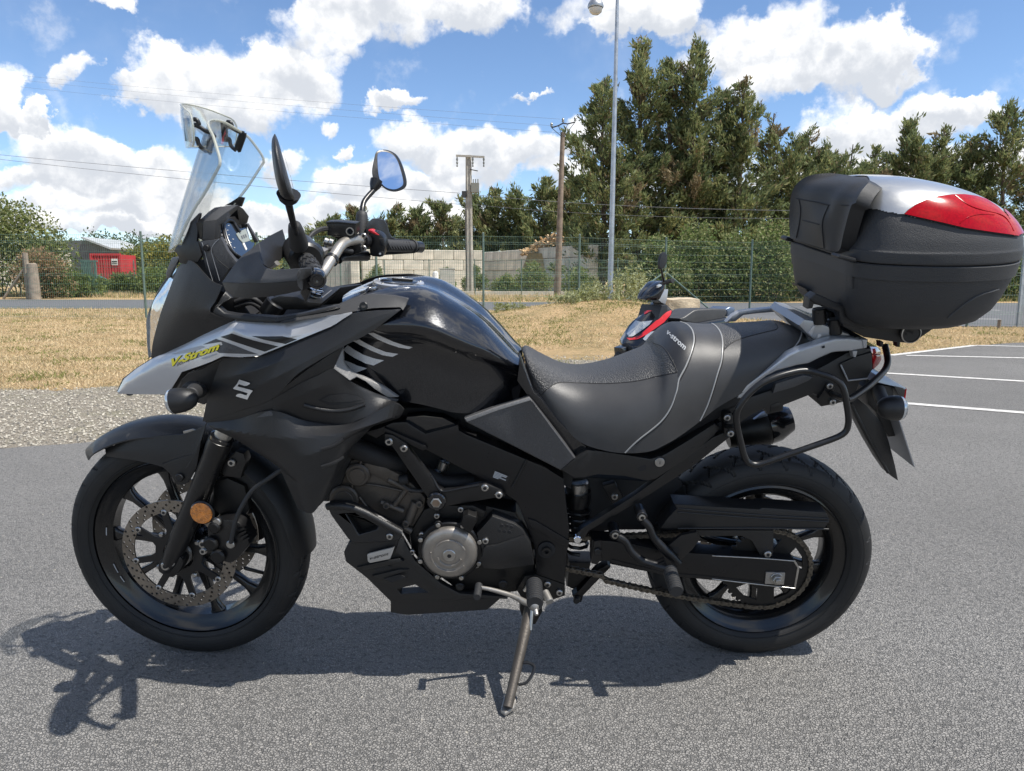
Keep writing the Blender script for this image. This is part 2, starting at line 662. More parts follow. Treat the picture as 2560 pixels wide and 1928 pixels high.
def ground_mat(name, kind):
    m = bpy.data.materials.new(name); m.use_nodes = True
    nt = m.node_tree; N, L = nt.nodes.new, nt.links.new
    b = nt.nodes['Principled BSDF']; I = b.inputs
    tc = N('ShaderNodeTexCoord'); src = tc.outputs['Object']

    def nz(s, d=4, r=.6):
        n = N('ShaderNodeTexNoise'); n.inputs['Scale'].default_value = s; n.inputs['Detail'].default_value = d
        n.inputs['Roughness'].default_value = r; L(src, n.inputs['Vector']); return n.outputs[0]

    def vor(s, out='Distance', feat='F1'):
        n = N('ShaderNodeTexVoronoi'); n.feature = feat; n.inputs['Scale'].default_value = s
        L(src, n.inputs['Vector']); return n.outputs[out]

    def ramp(f, stops):
        n = N('ShaderNodeValToRGB'); e = n.color_ramp.elements
        while len(e) < len(stops): e.new(.5)
        for q, (p, c) in zip(e, stops): q.position = p; q.color = (*c, 1)
        L(f, n.inputs[0]); return n.outputs[0]

    def mix(f, a, c, mode='MIX'):
        n = N('ShaderNodeMix'); n.data_type = 'RGBA'; n.blend_type = mode
        for k, s in ((0, f), (6, a), (7, c)):
            if isinstance(s, (int, float)): n.inputs[k].default_value = s
            elif isinstance(s, tuple): n.inputs[k].default_value = (*s, 1)
            else: L(s, n.inputs[k])
        return n.outputs[2]

    def mr(f, a, c, lo=0, hi=1):
        n = N('ShaderNodeMapRange'); L(f, n.inputs[0])
        for i, q in enumerate((a, c, lo, hi)): n.inputs[1 + i].default_value = q
        return n.outputs[0]

    def mul(a, c, op='MULTIPLY'):
        n = N('ShaderNodeMath'); n.operation = op; L(a, n.inputs[0])
        if isinstance(c, (int, float)): n.inputs[1].default_value = c
        else: L(c, n.inputs[1])
        return n.outputs[0]

    def bump(h, st, dist):
        n = N('ShaderNodeBump'); n.inputs['Strength'].default_value = st; n.inputs['Distance'].default_value = dist
        L(h, n.inputs['Height']); L(n.outputs[0], I['Normal'])
    I['Roughness'].default_value = .9
    if kind == 'asphalt':
        sep = N('ShaderNodeSeparateXYZ'); L(vor(150, 'Color'), sep.inputs[0])
        stone = ramp(sep.outputs[0], [(0, (.220, .214, .204)), (.5, (.246, .238, .226)), (.97, (.268, .258, .243)), (1, (.33, .315, .295))])
        gap = mr(vor(150, 'Distance', 'DISTANCE_TO_EDGE'), .0, .16)
        c = mix(gap, (.165, .161, .155), stone)
        big = mr(nz(.55, 8, .68), .3, .7, .84, 1.14)
        bb = N('ShaderNodeCombineColor'); [L(big, bb.inputs[i]) for i in range(3)]
        c = mix(1.0, c, bb.outputs[0], 'MULTIPLY')
        dust = mr(nz(3.5, 6, .7), .5, .75, 0, .35)
        c = mix(dust, c, (.205, .199, .188))
        holes = mr(nz(62, 3, .55), .36, .43)
        c = mix(holes, (.115, .113, .109), c)
        L(c, I['Base Color'])
        h = mul(mul(gap, mul(sep.outputs[1], .5, 'ADD')), mul(holes, .6, 'ADD'))
        bump(h, .8, .006)
        I['Roughness'].default_value = .82
    elif kind == 'road':
        c = ramp(nz(30, 5), [(.3, (.085, .087, .092)), (.7, (.125, .127, .132))])
        L(c, I['Base Color']); bump(nz(90, 2), .3, .004)
    elif kind == 'gravel':
        sep = N('ShaderNodeSeparateXYZ'); L(vor(78, 'Color'), sep.inputs[0])
        stone = ramp(sep.outputs[0], [(0, (.21, .18, .135)), (.5, (.285, .25, .195)), (.85, (.345, .31, .25)), (1, (.43, .395, .335))])
        gap = mr(vor(78, 'Distance', 'DISTANCE_TO_EDGE'), 0, .14)
        c = mix(gap, (.15, .13, .105), stone)
        c = mix(mr(nz(2.2, 6, .7), .50, .70, 0, .5), c, (.24, .235, .13))
        L(c, I['Base Color'])
        bump(mul(gap, mul(sep.outputs[1], .4, 'ADD')), .8, .012)
    else:
        c = ramp(nz(1.3, 8, .72), [(.33, (.24, .215, .09)), (.46, (.44, .33, .165)), (.6, (.56, .41, .225)), (.75, (.62, .47, .28))])
        c2 = ramp(nz(26, 6, .7), [(.3, (.55, .5, .45)), (.7, (1.15, 1.1, 1.05))])
        c = mix(1.0, c, c2, 'MULTIPLY')
        L(c, I['Base Color'])
        bump(nz(45, 6, .75), .9, .05)
    return m


M_GRASS, M_ASPH = ground_mat('dry_grass', 'grass'), ground_mat('asphalt', 'asphalt')
M_ROAD, M_GRAVEL = ground_mat('road_asphalt', 'road'), ground_mat('gravel', 'gravel')
M_PAINT = mat('road_paint', (.50, .49, .465), .75, var=(22, .28), bump=(140, .5, .003))


def axis_steps(a, b, fine0, fine1, f, c):
    out, x = [], a
    while x < b:
        out.append(x)
        if fine0 <= x <= fine1: x += f
        else:
            d = fine0 - x if x < fine0 else x - fine1
            x += min(c, max(f, abs(d) * .35 + f)) if x > fine1 else max(f, min(c, abs(d) * .5))
    return out + [b]


xs = axis_steps(-700, 700, -13, 14, .35, 200)
ys = axis_steps(-60, 1300, 4, 26, .35, 200)
V = [Vector((x, y, -.014 + mound(x, y) + (.03 * abs(noise.noise(Vector((x * .8, y * .8, 0)))) * min(1, max(0, (mound(x, y) - .02) * 8))))) for y in ys for x in xs]
tag(mk('ground', V, grid_faces(len(xs), len(ys)), M_GRASS), kind='structure')


def rough(pts, amp, step=.16):
    out = []
    for a, b in zip(pts, pts[1:]):
        a, b = Vector((*a, 0)), Vector((*b, 0)); d = b - a; n = max(1, int(d.length / step)); s = Vector((-d.y, d.x, 0)).normalized()
        for i in range(n):
            p = a + d * i / n; q = p + s * amp * (noise.noise(p * 1.7) + .8 * noise.noise(p * 6.1))
            out.append((q.x, q.y))
    return out + [tuple(pts[-1])]




def flat(name, m, pts, z, kind='structure'):
    t = tessellate_polygon([[Vector((p[0], p[1], 0)) for p in pts]])
    V = [Vector((p[0], p[1], z)) for p in pts]
    F = [tuple(a) for a in t]
    F = [f if (V[f[1]] - V[f[0]]).cross(V[f[2]] - V[f[0]]).z > 0 else tuple(reversed(f)) for f in F]
    return tag(mk(name, V, F, m, smooth=False), kind=kind)


def g2(v, x, y):
    q = gnd(v, x, y)
    return (q.x, q.y)


edge = [(-14, 3.9), g2('o', 0, 968), g2('o', 205, 955), (-1.5, 5.6), (0, 6.8), (2.2, 8.4), g2('s', 2222, 887), g2('s', 2440, 863), (12, 13.6), (22, 15.0)]
flat('asphalt_lot', M_ASPH, [(-14, -14), (22, -14)] + rough(edge, .055)[::-1], 0)
gr_far = [g2('s', 2222, 885), (4.2, 9.9), (2.4, 10.4), g2('s', 1422, 874), (-1.6, 8.6), g2('o', 260, 836), g2('o', 0, 843), (-14, 5.8)]
flat('gravel_strip', M_GRAVEL, [(-14, 3.7)] + [(x, y - .25) for x, y in edge[1:7]] + rough(gr_far, .22), -.005)
flat('road', M_ROAD, [(-200, 30), (-60, 26.5), (-12, 25.0), (0, 23.6), (2.5, 22.6), (5, 20), (7.5, 16.6), (9.5, 16.0), (60, 12),
                      (200, 20), (200, 40), (40, 30.5), (4, 31.2), (0, 32), (-12, 35.2), (-26, 35.9), (-60, 38), (-200, 50)], -.006)
for (a, b) in (((2225, 889), (2437, 864)), ((2440, 864), (2700, 870)), ((2264, 889), (2760, 900)), ((2205, 933), (2900, 974)), ((2262, 1009), (2900, 1060))):
    p, q = gnd('s', *a), gnd('s', *b)
    n = Vector((-(q - p).y, (q - p).x, 0)).normalized() * .055
    flat('parking_line', M_PAINT, [(r.x, r.y) for r in (p - n, q - n, q + n, p + n)], .004)
for a, b in (((2000, 767), (2040, 768)), ((2455, 774), (2500, 776)), ((2300, 796), (2500, 798))):
    p, q = gnd('s', *a), gnd('s', *b)
    n = Vector((-(q - p).y, (q - p).x, 0)).normalized() * .08
    flat('road_line', M_PAINT, [(r.x, r.y) for r in (p - n, q - n, q + n, p + n)], -.001)


# ---------------------------------------------------------------- leaves and blades
def leaf_mesh(name, pos, d, nrm, ln, wd, mats, mi, par=None, tri=False):
    """Many small leaf-shaped faces as one mesh: base, two shoulders, tip."""
    n = len(pos)
    d = d / np.linalg.norm(d, axis=1, keepdims=True)
    s = np.cross(d, nrm); s /= np.maximum(np.linalg.norm(s, axis=1, keepdims=True), 1e-6)
    ln, wd = ln[:, None], wd[:, None]
    k = 3 if tri else 4
    V = np.empty((n, k, 3))
    if tri:
        V[:, 0] = pos - s * wd * .5; V[:, 1] = pos + s * wd * .5; V[:, 2] = pos + d * ln
    else:
        up = np.cross(s, d)
        V[:, 0] = pos; V[:, 2] = pos + d * ln
        V[:, 1] = pos + d * ln * .45 + s * wd * .5 + up * ln * .08
        V[:, 3] = pos + d * ln * .45 - s * wd * .5 + up * ln * .08
    me = bpy.data.meshes.new(name)
    me.vertices.add(n * k); me.vertices.foreach_set('co', V.reshape(-1))
    me.loops.add(n * k); me.loops.foreach_set('vertex_index', np.arange(n * k, dtype=np.int32))
    me.polygons.add(n); me.polygons.foreach_set('loop_start', np.arange(0, n * k, k, dtype=np.int32))
    for q in mats: me.materials.append(q)
    me.polygons.foreach_set('material_index', mi.astype(np.int32))
    me.update(calc_edges=True)
    o = bpy.data.objects.new(name, me); col.objects.link(o)
    if par is not None: o.parent = par
    return o


def leaf_mat(name, c, c2, rough=.6):
    m = mat(name, c, rough, var=(1.6, .3), col2=c2, spec=.25)
    nt = m.node_tree
    b = nt.nodes['Principled BSDF']
    tr = nt.nodes.new('ShaderNodeBsdfTranslucent')
    mx = nt.nodes.new('ShaderNodeMixShader'); mx.inputs[0].default_value = .38
    src = b.inputs['Base Color'].links[0].from_socket
    nt.links.new(src, tr.inputs[0])
    out = [n for n in nt.nodes if n.type == 'OUTPUT_MATERIAL'][0]
    nt.links.new(b.outputs[0], mx.inputs[1]); nt.links.new(tr.outputs[0], mx.inputs[2]); nt.links.new(mx.outputs[0], out.inputs[0])
    return m


LM = dict(
    con1=leaf_mat('conifer_green', (0.144, 0.184, 0.083), (0.213, 0.247, 0.103)),
    con2=leaf_mat('conifer_light', (0.237, 0.259, 0.116), (0.330, 0.330, 0.154)),
    con3=leaf_mat('conifer_dark', (0.106, 0.146, 0.074), (0.150, 0.186, 0.090)),
    brown=leaf_mat('dead_needles', (.185, .150, .088), (.26, .21, .125)),
    oak1=leaf_mat('hedge_green', (0.142, 0.176, 0.057), (0.216, 0.243, 0.074)),
    oak2=leaf_mat('hedge_dark', (0.084, 0.115, 0.039), (0.126, 0.161, 0.056)),
    yel=leaf_mat('hedge_yellow', (.26, .25, .055), (.33, .28, .07)),
    rust=leaf_mat('rust_leaves', (.27, .175, .095), (.36, .25, .15)),
    ivy=leaf_mat('ivy_green', (0.117, 0.176, 0.052), (0.195, 0.260, 0.078)),
    far=leaf_mat('far_green', (.09, .125, .075), (.12, .155, .09)),
    straw=leaf_mat('straw', (.55, .43, .245), (.68, .55, .35)),
    gre=leaf_mat('grass_green', (.19, .21, .06), (.28, .27, .10)),
    weed=leaf_mat('weed_grey', (.30, .33, .17), (.40, .42, .25)),
)
M_BARK = mat('bark', (.11, .085, .065), .9, var=(6, .4), bump=(30, .6, .02))
M_TWIG = mat('dead_twig', (.24, .20, .165), .9, var=(4, .3))


def nvec(n): return rng.normal(size=(n, 3))


def conifer(base, H, R, label, dens=1.0, dead=.1, bare=.0, lean=(0, 0), low=.02, ls=1.0, par_group='conifers of the tall row behind the fence'):
    root = empty('conifer_tree', Matrix.Translation(base), label, 'tree', par_group)
    b = MB()
    tp = [Vector((lean[0] * t * t + .12 * math.sin(t * 7 + base[0]), lean[1] * t * t, H * t * .97 - .1)) for t in np.linspace(0, 1, 8)]
    b.add(tube_geo(tp, [H * .016, H * .011, H * .003], 7, 2))
    tw = MB()
    nb = int(H * 11 * dens)
    Pz, Dz, Lz, Mz = [], [], [], []
    for i in range(nb):
        u = (i + rng.random()) / nb
        t = low + (.97 - low) * u ** .95
        prof = (1 - t) ** .82 * (1 - .15 * max(0, (.2 - t) / .2)) * (.8 + .2 * math.sin(t * 19 + base[0] * 3)) + .05
        L = R * prof * (rng.uniform(.45, 1.0) if rng.random() < .6 else rng.uniform(.95, 1.42))
        az = rng.uniform(0, 6.283); el = rng.uniform(.25, .8) + .35 * t
        p0 = cat1(tp, min(t, .999) * 7)
        d = Vector((math.cos(az) * math.cos(el), math.sin(az) * math.cos(el), math.sin(el)))
        L = max(L / max(math.cos(el), .35), .35) * (.8 if t > .8 else 1)
        isbare = rng.random() < bare
        if L > .8: tw.bar(p0, p0 + d * L * .92, .022 if isbare else .03, 4, .006)
        if isbare:
            for _ in range(6):
                s = rng.uniform(.35, .95); q = p0 + d * L * s
                d2 = (d + Vector(rng.normal(size=3)) * .55).normalized()
                tw.bar(q, q + d2 * L * .3, .010, 3, .003)
            continue
        nc = max(5, int(L * 11 * dens))
        s = .18 + .86 * rng.random(nc) ** .8
        c = np.array(p0)[None] + np.array(d)[None] * (L * s)[:, None] + nvec(nc) * (.05 + .125 * L * (1.05 - s))[:, None] * .8
        tone = noise.noise(Vector(p0 + d * L) * .55 + Vector(base) * 1.7)
        isdead = (tone > .66 - dead * 1.1) or rng.random() < dead * .25
        k = 9
        pos = np.repeat(c, k, 0) + nvec(nc * k) * .09 * ls
        dd = np.array(d)[None] * 1.25 + nvec(nc * k) * .55 + np.array((0, 0, .12))
        Pz.append(pos); Dz.append(dd)
        Lz.append(rng.uniform(.11, .36, nc * k) * ls)
        if isdead: m = np.full(nc * k, 3)
        else:
            m = np.where(rng.random(nc * k) < .09 * (1 - .5 * (s.repeat(k) > .7)), 3, np.where(rng.random(nc * k) < .32 + tone * .5, 1, np.where(rng.random(nc * k) < .35, 2, 0)))
        Mz.append(m)
    b.build('trunk', M_BARK, root); 
    if tw.V: tw.build('branches', M_BARK if bare < .2 else M_TWIG, root)
    pos = np.concatenate(Pz); dd = np.concatenate(Dz); ln = np.concatenate(Lz)
    leaf_mesh('crown', pos, dd, nvec(len(pos)), ln, ln * rng.uniform(.20, .42, len(ln)), [LM['con1'], LM['con2'], LM['con3'], LM['brown']], np.concatenate(Mz), root)
    return root


def bush(name, base, lumps, label, cat, mats, n, size=(.07, .15), group=None, stems=True, k=1.0):
    """lumps: (dx, dy, z, radius, weight of each material) about the base."""
    lumps = [(l[0] * k, l[1] * k, l[2] * k, l[3] * k, *l[4:]) for l in lumps]
    root = empty(name, Matrix.Translation(base), label, cat, group)
    tot = sum(l[3] ** 2 for l in lumps)
    Pz, Mz, Nz = [], [], []
    b = MB()
    for dx, dy, z, r, *w in lumps:
        kn = int(n * r * r / tot)
        v = nvec(kn); v /= np.linalg.norm(v, axis=1, keepdims=True)
        rr = r * rng.random(kn) ** .33
        lump = np.array([noise.noise(Vector(q) * 2.3 + Vector((dx, dy, z))) for q in v])
        p = v * (rr * (1 + .45 * lump))[:, None] * np.array((1, 1, .92)) + np.array((dx, dy, z))
        p[:, 2] = np.maximum(p[:, 2], .02 + .1 * rng.random(kn))
        Pz.append(p); Nz.append(v)
        ww = np.array(w[0] if w else [1] * len(mats), float); ww /= ww.sum()
        Mz.append(rng.choice(len(mats), size=kn, p=ww))
        if stems:
            for _ in range(4):
                q = Vector(rng.normal(size=3)).normalized() * r * .8
                b.bar((dx * .6 + q.x * .2, dy * .6, 0), (dx + q.x, dy + q.y, z + abs(q.z) * .8), .035, 5, .008)
    if stems and b.V: b.build('stem', M_BARK, root)
    pos = np.concatenate(Pz)
    ln = rng.uniform(*size, len(pos))
    leaf_mesh('foliage', pos, nvec(len(pos)) + np.concatenate(Nz) * .7, nvec(len(pos)), ln, ln * .62, [LM[q] for q in mats], np.concatenate(Mz), root)
    return root


def from_px(x, y, Y):
    """Foot position under, and height of, a point seen at depth Y."""
    q = at('s', x, y, Y)
    return (q.x, Y, 0), q.z


CON = [  # top of the crown in the photograph, depth, crown radius, dead share, bare share, label
    (1511, 185, 37, 2.3, .03, .0, 'dark green conifer standing directly behind the grey lamp post'),
    (1604, 78, 38, 2.5, .03, .0, 'tallest dense conifer with a forked top right of the lamp post'),
    (1679, 132, 39, 2.1, .10, .0, 'dense conifer filling the gap between the two highest tree tops'),
    (1745, 84, 38, 2.3, .22, .05, 'tall thin spired conifer with rusty brown patches near its top'),
    (1800, 215, 40, 2.0, .12, .05, 'leaning conifer tucked behind the brown patched spire tree'),
    (1859, 188, 38, 2.1, .10, .05, 'conifer with two rounded tops at the right end of the tall clump'),
    (1940, 262, 40, 2.0, .25, .45, 'half dead conifer with bare grey branches right of the tall clump'),
    (2025, 315, 42, 2.1, .16, .3, 'low conifer with sparse twiggy top next to the half dead tree'),
    (2100, 385, 42, 2.2, .08, .05, 'low bushy conifer left of the thin dead snag behind the top case'),
    (2132, 345, 44, 1.0, .3, .85, 'thin dead conifer snag standing alone above the top case'),
    (2200, 352, 44, 1.2, .3, .75, 'pair of bare dead spires rising behind the silver top case lid'),
    (2288, 302, 43, 2.6, .05, .0, 'broad green conifer behind the middle of the top case lid'),
    (2362, 300, 44, 2.3, .15, .35, 'conifer with bare twigs on top behind the red case reflector'),
    (2440, 335, 44, 2.4, .12, .1, 'round topped conifer above the rear end of the red reflector'),
    (2528, 255, 43, 2.6, .16, .3, 'tall brownish conifer at the right edge of the photo'),
    (2640, 290, 44, 2.8, .1, .1, 'conifer continuing the row just past the right edge'),
    (1985, 345, 40, 2.5, .06, .1, 'full conifer filling the step down right of the half dead tree'),
    (2065, 372, 41, 2.5, .05, .1, 'full conifer above the front edge of the top case'),
    (2178, 398, 42, 2.4, .06, .1, 'low conifer between the bare dead spires'),
    (1438, 440, 44, 2.1, .05, .0, 'short conifer beside the wooden pole with the forked insulator arm'),
    (1359, 445, 47, 2.0, .08, .0, 'thin crowned conifer left of the wooden pole'),
    (1290, 470, 49, 1.7, .08, .0, 'narrow conifer halfway between the two utility poles'),
    (1238, 478, 50, 1.6, .06, .0, 'narrow dark conifer just right of the concrete pole'),
    (1188, 485, 51, 1.6, .08, .0, 'small conifer right behind the concrete pole with the transformer'),
    (1105, 503, 52, 2.0, .25, .1, 'brownish conifer left of the concrete pole'),
    (1040, 520, 52, 2.0, .22, .1, 'pale brown conifer above the right handlebar grip'),
    (985, 512, 53, 1.9, .22, .1, 'conifer directly behind the right hand mirror stem'),
    (893, 522, 54, 2.0, .16, .0, 'conifer between the two mirrors above the brake reservoir'),
    (815, 548, 54, 1.9, .10, .0, 'leftmost conifer of the far row behind the cockpit'),
]
for x, y, Y, R, dd, br, lab in CON:
    Y0 = Y; Y = Y + (14 if y < 430 or x > 1500 else 22)
    base, H = from_px(x, y, Y)
    conifer((base[0], base[1] + rng.uniform(-.5, .5), 0), H, R * 1.25 * Y / Y0, lab, Y0 / Y * (1.0 if y < 440 else 1.0), dd, br, ls=Y / 40)

G_IVY = 'leafy bushes at the foot of the conifers'
for x, y, Y, R, lab in ((1640, 590, 32, 1.25, 'green leafy bush right of the lamp post foot behind the fence'),
                        (1735, 560, 33, 1.6, 'tall leafy bush behind the scooter mirror'),
                        (1835, 585, 33, 1.5, 'leafy bush left of the green fence post by the top case'),
                        (1925, 560, 33, 1.7, 'leafy bush right behind the front of the top case'),
                        (2030, 600, 34, 1.6, 'leafy bush hidden mostly by the top case'),
                        (2545, 660, 34, 1.6, 'leafy bush at the right edge behind the grey sign post')):
    base, H = from_px(x, y, Y)
    bush('leafy_bush', base, [(0, 0, H * .35, R * .8), (-.7, .2, H * .3, R * .6), (.75, -.1, H * .4, R * .65), (.1, .1, H * .8, R * .55), (.3, .3, H * .6, R * .6)],
         lab, 'bush', ['ivy', 'con2', 'oak2'], 9000, (.08, .17), G_IVY)

G_WALL = 'weedy shrubs along the concrete block wall'
for x, y, Y, R, lab in ((1262, 690, 48, .9, 'small shrub against the block wall left of the tall shrub'),
                        (1328, 655, 47, 1.25, 'tallest shrub in front of the long block wall'),
                        (1445, 672, 46, 1.1, 'dark shrub by the foot of the wooden pole'),
                        (1185, 660, 52, .8, 'thin shrub just right of the concrete pole foot'),
                        (1112, 665, 53, .6, 'climbing shrub on the wall behind the grey cabinet'),
                        (938, 660, 52, .8, 'shrub beside the corrugated gate pillar'),
                        (1020, 690, 52, .8, 'low shrub at the wall above the fuel cap')):
    base, H = from_px(x, y, Y)
    bush('shrub', base, [(0, 0, H * .45, R * .7), (-.5 * R, 0, H * .3, R * .6), (.6 * R, .1, H * .35, R * .6), (.1, 0, H * .8, R * .4)],
         lab, 'bush', ['con2', 'oak1', 'ivy'], 2600, (.10, .2), G_WALL)

# left hand greenery
bush('hedge_bush', (-28.2, 41, 0), [(-2.2, 0, 3.0, 1.5), (-.9, .2, 2.6, 1.6), (.3, 0, 2.7, 1.3), (1.3, .2, 2.2, 1.25), (2.0, 0, 1.5, 1.05), (-1.6, -.5, 1.2, 1.3), (2.2, -.2, .8, .8), (.4, -.2, 1.4, 1.2), (-3.4, 0, 2.2, 1.8)],
     'large green bush at the far left edge behind the fence', 'bush', ['oak1', 'oak2', 'con2'], 26000, (.10, .23), k=1.42)
bush('rust_bush', (-23.9, 37.6, 0), [(.1, 0, 1.35, .62, [5, 1]), (.65, 0, 1.2, .5, [3, 1]), (-.35, 0, .9, .55, [4, 1]), (.9, .1, .5, .5, [1, 2]), (.2, 0, .5, .6, [2, 2])],
     'rusty brown dry bush by the weathered wooden posts', 'bush', ['rust', 'oak2'], 5200, (.08, .17), k=1.3)
bush('yellow_hedge', (-27.4, 58, 0), [(-1.5, 0, 2.0, 1.6, [2, 2, 1]), (.6, 0, 2.3, 1.8, [3, 2, 1]), (3.0, 0, 2.4, 1.9, [3, 2, 1]), (5.4, 0, 2.3, 1.9, [3, 2, 1]), (7.6, 0, 2.0, 1.9, [2, 3, 1]), (1.5, -.4, 1.0, 1.3, [1, 3, 2]), (4.5, -.4, 1.0, 1.3, [1, 3, 2])],
     'yellow green hedge between the red container and the windscreen', 'hedge', ['yel', 'oak1', 'oak2'], 26000, (.14, .28))
for x, y, Y, R, lab in ((248, 705, 45, .8, 'small bush in front of the red container'), (322, 690, 44, .9, 'small bush right of the red container'),
                        (395, 685, 42, 1.5, 'bushy growth below the yellow hedge beside the headlight'), (190, 690, 40, 1.2, 'bush left of the red container by the green gate')):
    base, H = from_px(x, y - 25, Y)
    bush('low_bush', base, [(0, 0, H * .4, R * .7), (.7, 0, H * .3, R * .6), (-.6, .1, H * .45, R * .6)], lab, 'bush', ['oak1', 'ivy', 'oak2'], 3500, (.09, .18), 'low bushes round the red container')
for x, y, Y, R, lab in ((245, 583, 150, 6.5, 'distant dark tree above the grey barn roof'), (300, 590, 150, 6, 'distant tree right of the grey barn roof'),
                        (345, 588, 160, 6, 'distant tree left of the headlight'), (400, 595, 160, 6, 'distant tree hidden behind the headlight'), (648, 583, 140, 4.2, 'distant rounded tree seen between dash and hand guard'),
                        (735, 592, 150, 5, 'distant tree seen below the left mirror stem')):
    base, H = from_px(x, y, Y)
    bush('distant_tree', base, [(0, 0, H * .62, R * .7), (R * .7, 0, H * .5, R * .6), (-R * .7, 2, H * .5, R * .6), (0, 0, H * .3, R * .8)], lab, 'tree', ['far', 'oak2'], 4500, (.35, .7), 'distant trees on the horizon')
# far tree line that closes the horizon, one mass
k = 26000
tx = rng.uniform(-260, 300, k); tz = rng.random(k) * (6.5 + 2.5 * np.sin(tx * .13) + 1.5 * np.sin(tx * .41))
tag(leaf_mesh('far_woodland', np.stack([tx, 215 + rng.normal(size=k) * 4, tz], 1), nvec(k), nvec(k), rng.uniform(1.2, 2.4, k), rng.uniform(.9, 1.6, k), [LM['far'], LM['oak2']], rng.integers(0, 2, k)), kind='stuff')

# ---------------------------------------------------------------- grass, weeds, stones
def in_poly(x, y, poly):
    c = np.zeros(len(x), bool); n = len(poly)
    for i in range(n):
        (x1, y1), (x2, y2) = poly[i], poly[i - 1]
        t = ((y1 > y) != (y2 > y)) & (x < (x2 - x1) * (y - y1) / ((y2 - y1) if y2 != y1 else 1e-9) + x1)
        c ^= t
    return c


grav_poly = [(-14, 3.7)] + edge[1:7] + gr_far
lot_poly = [(-14, -14), (22, -14)] + edge[::-1]
road_poly = [(-60, 26.5), (-12, 25.0), (0, 23.6), (2.5, 22.6), (5, 20), (7.5, 16.6), (9.5, 16.0), (60, 12), (60, 31), (4, 31.2), (0, 32), (-12, 35.8), (-60, 43)]
k = 230000
Y = 5.2 + 20 * rng.random(k) ** 1.25; X = rng.uniform(-1, 1, k) * (Y * .74 + .6)
ok = ~in_poly(X, Y, lot_poly) & ~in_poly(X, Y, road_poly)
g_in = in_poly(X, Y, grav_poly)
gx = np.array([noise.noise(Vector((a * .9, b * .9, 3))) + .6 * noise.noise(Vector((a * 3, b * 3, 9))) for a, b in zip(X, Y)])
ok &= ~g_in | ((gx > .55) & (rng.random(k) < .25))
X, Y, gx = X[ok], Y[ok], gx[ok]; k = len(X)
Z = np.array([mound(a, b) for a, b in zip(X, Y)]) - .012
hmul = np.where(Y > 17.5, 1.7, 1.0) * np.where(gx > .2, 1.25, 1)
d = nvec(k) * np.array((.75, .75, .25)) + np.array((0, 0, .9))
green = ((gx + .35 * (Z > .1) + .25 * rng.normal(size=k)) > .42)
tag(leaf_mesh('grass', np.stack([X, Y, Z], 1), d, nvec(k) * np.array((1, 1, .1)), rng.uniform(.018, .062, k) * hmul, rng.uniform(.005, .012, k) * (1 + Y / 18), [LM['straw'], LM['gre']], green.astype(int), tri=True), kind='stuff')
# verge beyond the road
k = 30000
X = rng.uniform(-45, 32, k); Y = 32.6 + rng.random(k) * 5 + np.maximum(0, -X) * .30
d = nvec(k) * np.array((.6, .6, .2)) + np.array((0, 0, 1))
tag(leaf_mesh('verge_grass', np.stack([X, Y, X * 0 - .01], 1), d, nvec(k) * np.array((1, 1, .1)), rng.uniform(.12, .42, k), rng.uniform(.02, .05, k), [LM['straw'], LM['gre']], ((X > 3) & (rng.random(k) < .8) | (rng.random(k) < .3)).astype(int), tri=True), kind='stuff')
# weeds on the crest of the mound
wp, wd_, wl, wm = [], [], [], []
for x, y, n, h in ((1535, 750, 700, .5), (1570, 755, 900, .85), (1590, 758, 700, .6), (1445, 762, 1100, .22), (1475, 760, 900, .25), (1410, 772, 700, .2), (1280, 775, 500, .15), (1500, 757, 500, .4), (1740, 790, 500, .2)):
    q = at('s', x, y, 16.2 if x < 1700 else 13.5); zz = mound(q.x, q.y)
    for s_ in range(max(6, n // 50)):
        bx, by = q.x + rng.normal() * .22, q.y + rng.normal() * .4
        lean_ = rng.normal(size=2) * .15
        t = rng.random(50) ** .7
        p = np.stack([bx + lean_[0] * t * h, by + lean_[1] * t * h, zz - .03 + t * h * rng.uniform(.6, 1)], 1) + nvec(50) * .03
        wp.append(p); wd_.append(nvec(50) + np.array((0, 0, .6))); wl.append(rng.uniform(.03, .10, 50)); wm.append(rng.choice(2, 50, p=[.65, .35]))
wp = np.concatenate(wp); wl = np.concatenate(wl)
tag(leaf_mesh('weeds', wp, np.concatenate(wd_), nvec(len(wp)), wl, wl * .35, [LM['weed'], LM['gre']], np.concatenate(wm)), kind='stuff')
# loose stones on the gravel and a few on the asphalt
b_v, b_f, b_i = [], [], []
SM = [mat('stone_grey', (.27, .245, .205), .9, var=(40, .3)), mat('stone_pale', (.40, .37, .31), .9, var=(40, .2)), mat('stone_dark', (.15, .14, .12), .9, var=(40, .3))]
cnt = 0
while cnt < 9000:
    if cnt < 8800:
        y = 3.9 + 6 * random.random() ** 1.3; x = random.uniform(-1, 1) * (y * .74 + .3)
        if not in_poly(np.array([x]), np.array([y]), grav_poly)[0]: continue
        r = random.uniform(.005, .014)
    else:
        y = random.uniform(1.35, 4.2); x = random.uniform(-1, 1) * (y * .7 + .2); r = random.uniform(.0015, .0035)
    c = Vector((x, y, r * .25)); s = len(b_v); a0 = random.random() * 6
    for i in range(4):
        a = a0 + i * 1.57 + random.uniform(-.4, .4); b_v.append(c + Vector((math.cos(a) * r * random.uniform(.7, 1.3), math.sin(a) * r, -r * .25)))
    b_v.append(c + Vector((random.uniform(-.3, .3) * r, random.uniform(-.3, .3) * r, r * random.uniform(.5, .9))))
    b_f += [(s + i, s + (i + 1) % 4, s + 4) for i in range(4)]
    mi_ = random.choice((0, 0, 1, 1, 2)) if cnt < 8800 else 1
    b_i += [mi_] * 4; cnt += 1
tag(mk('loose_stones', b_v, b_f, SM, smooth=False, mi=b_i), kind='stuff')

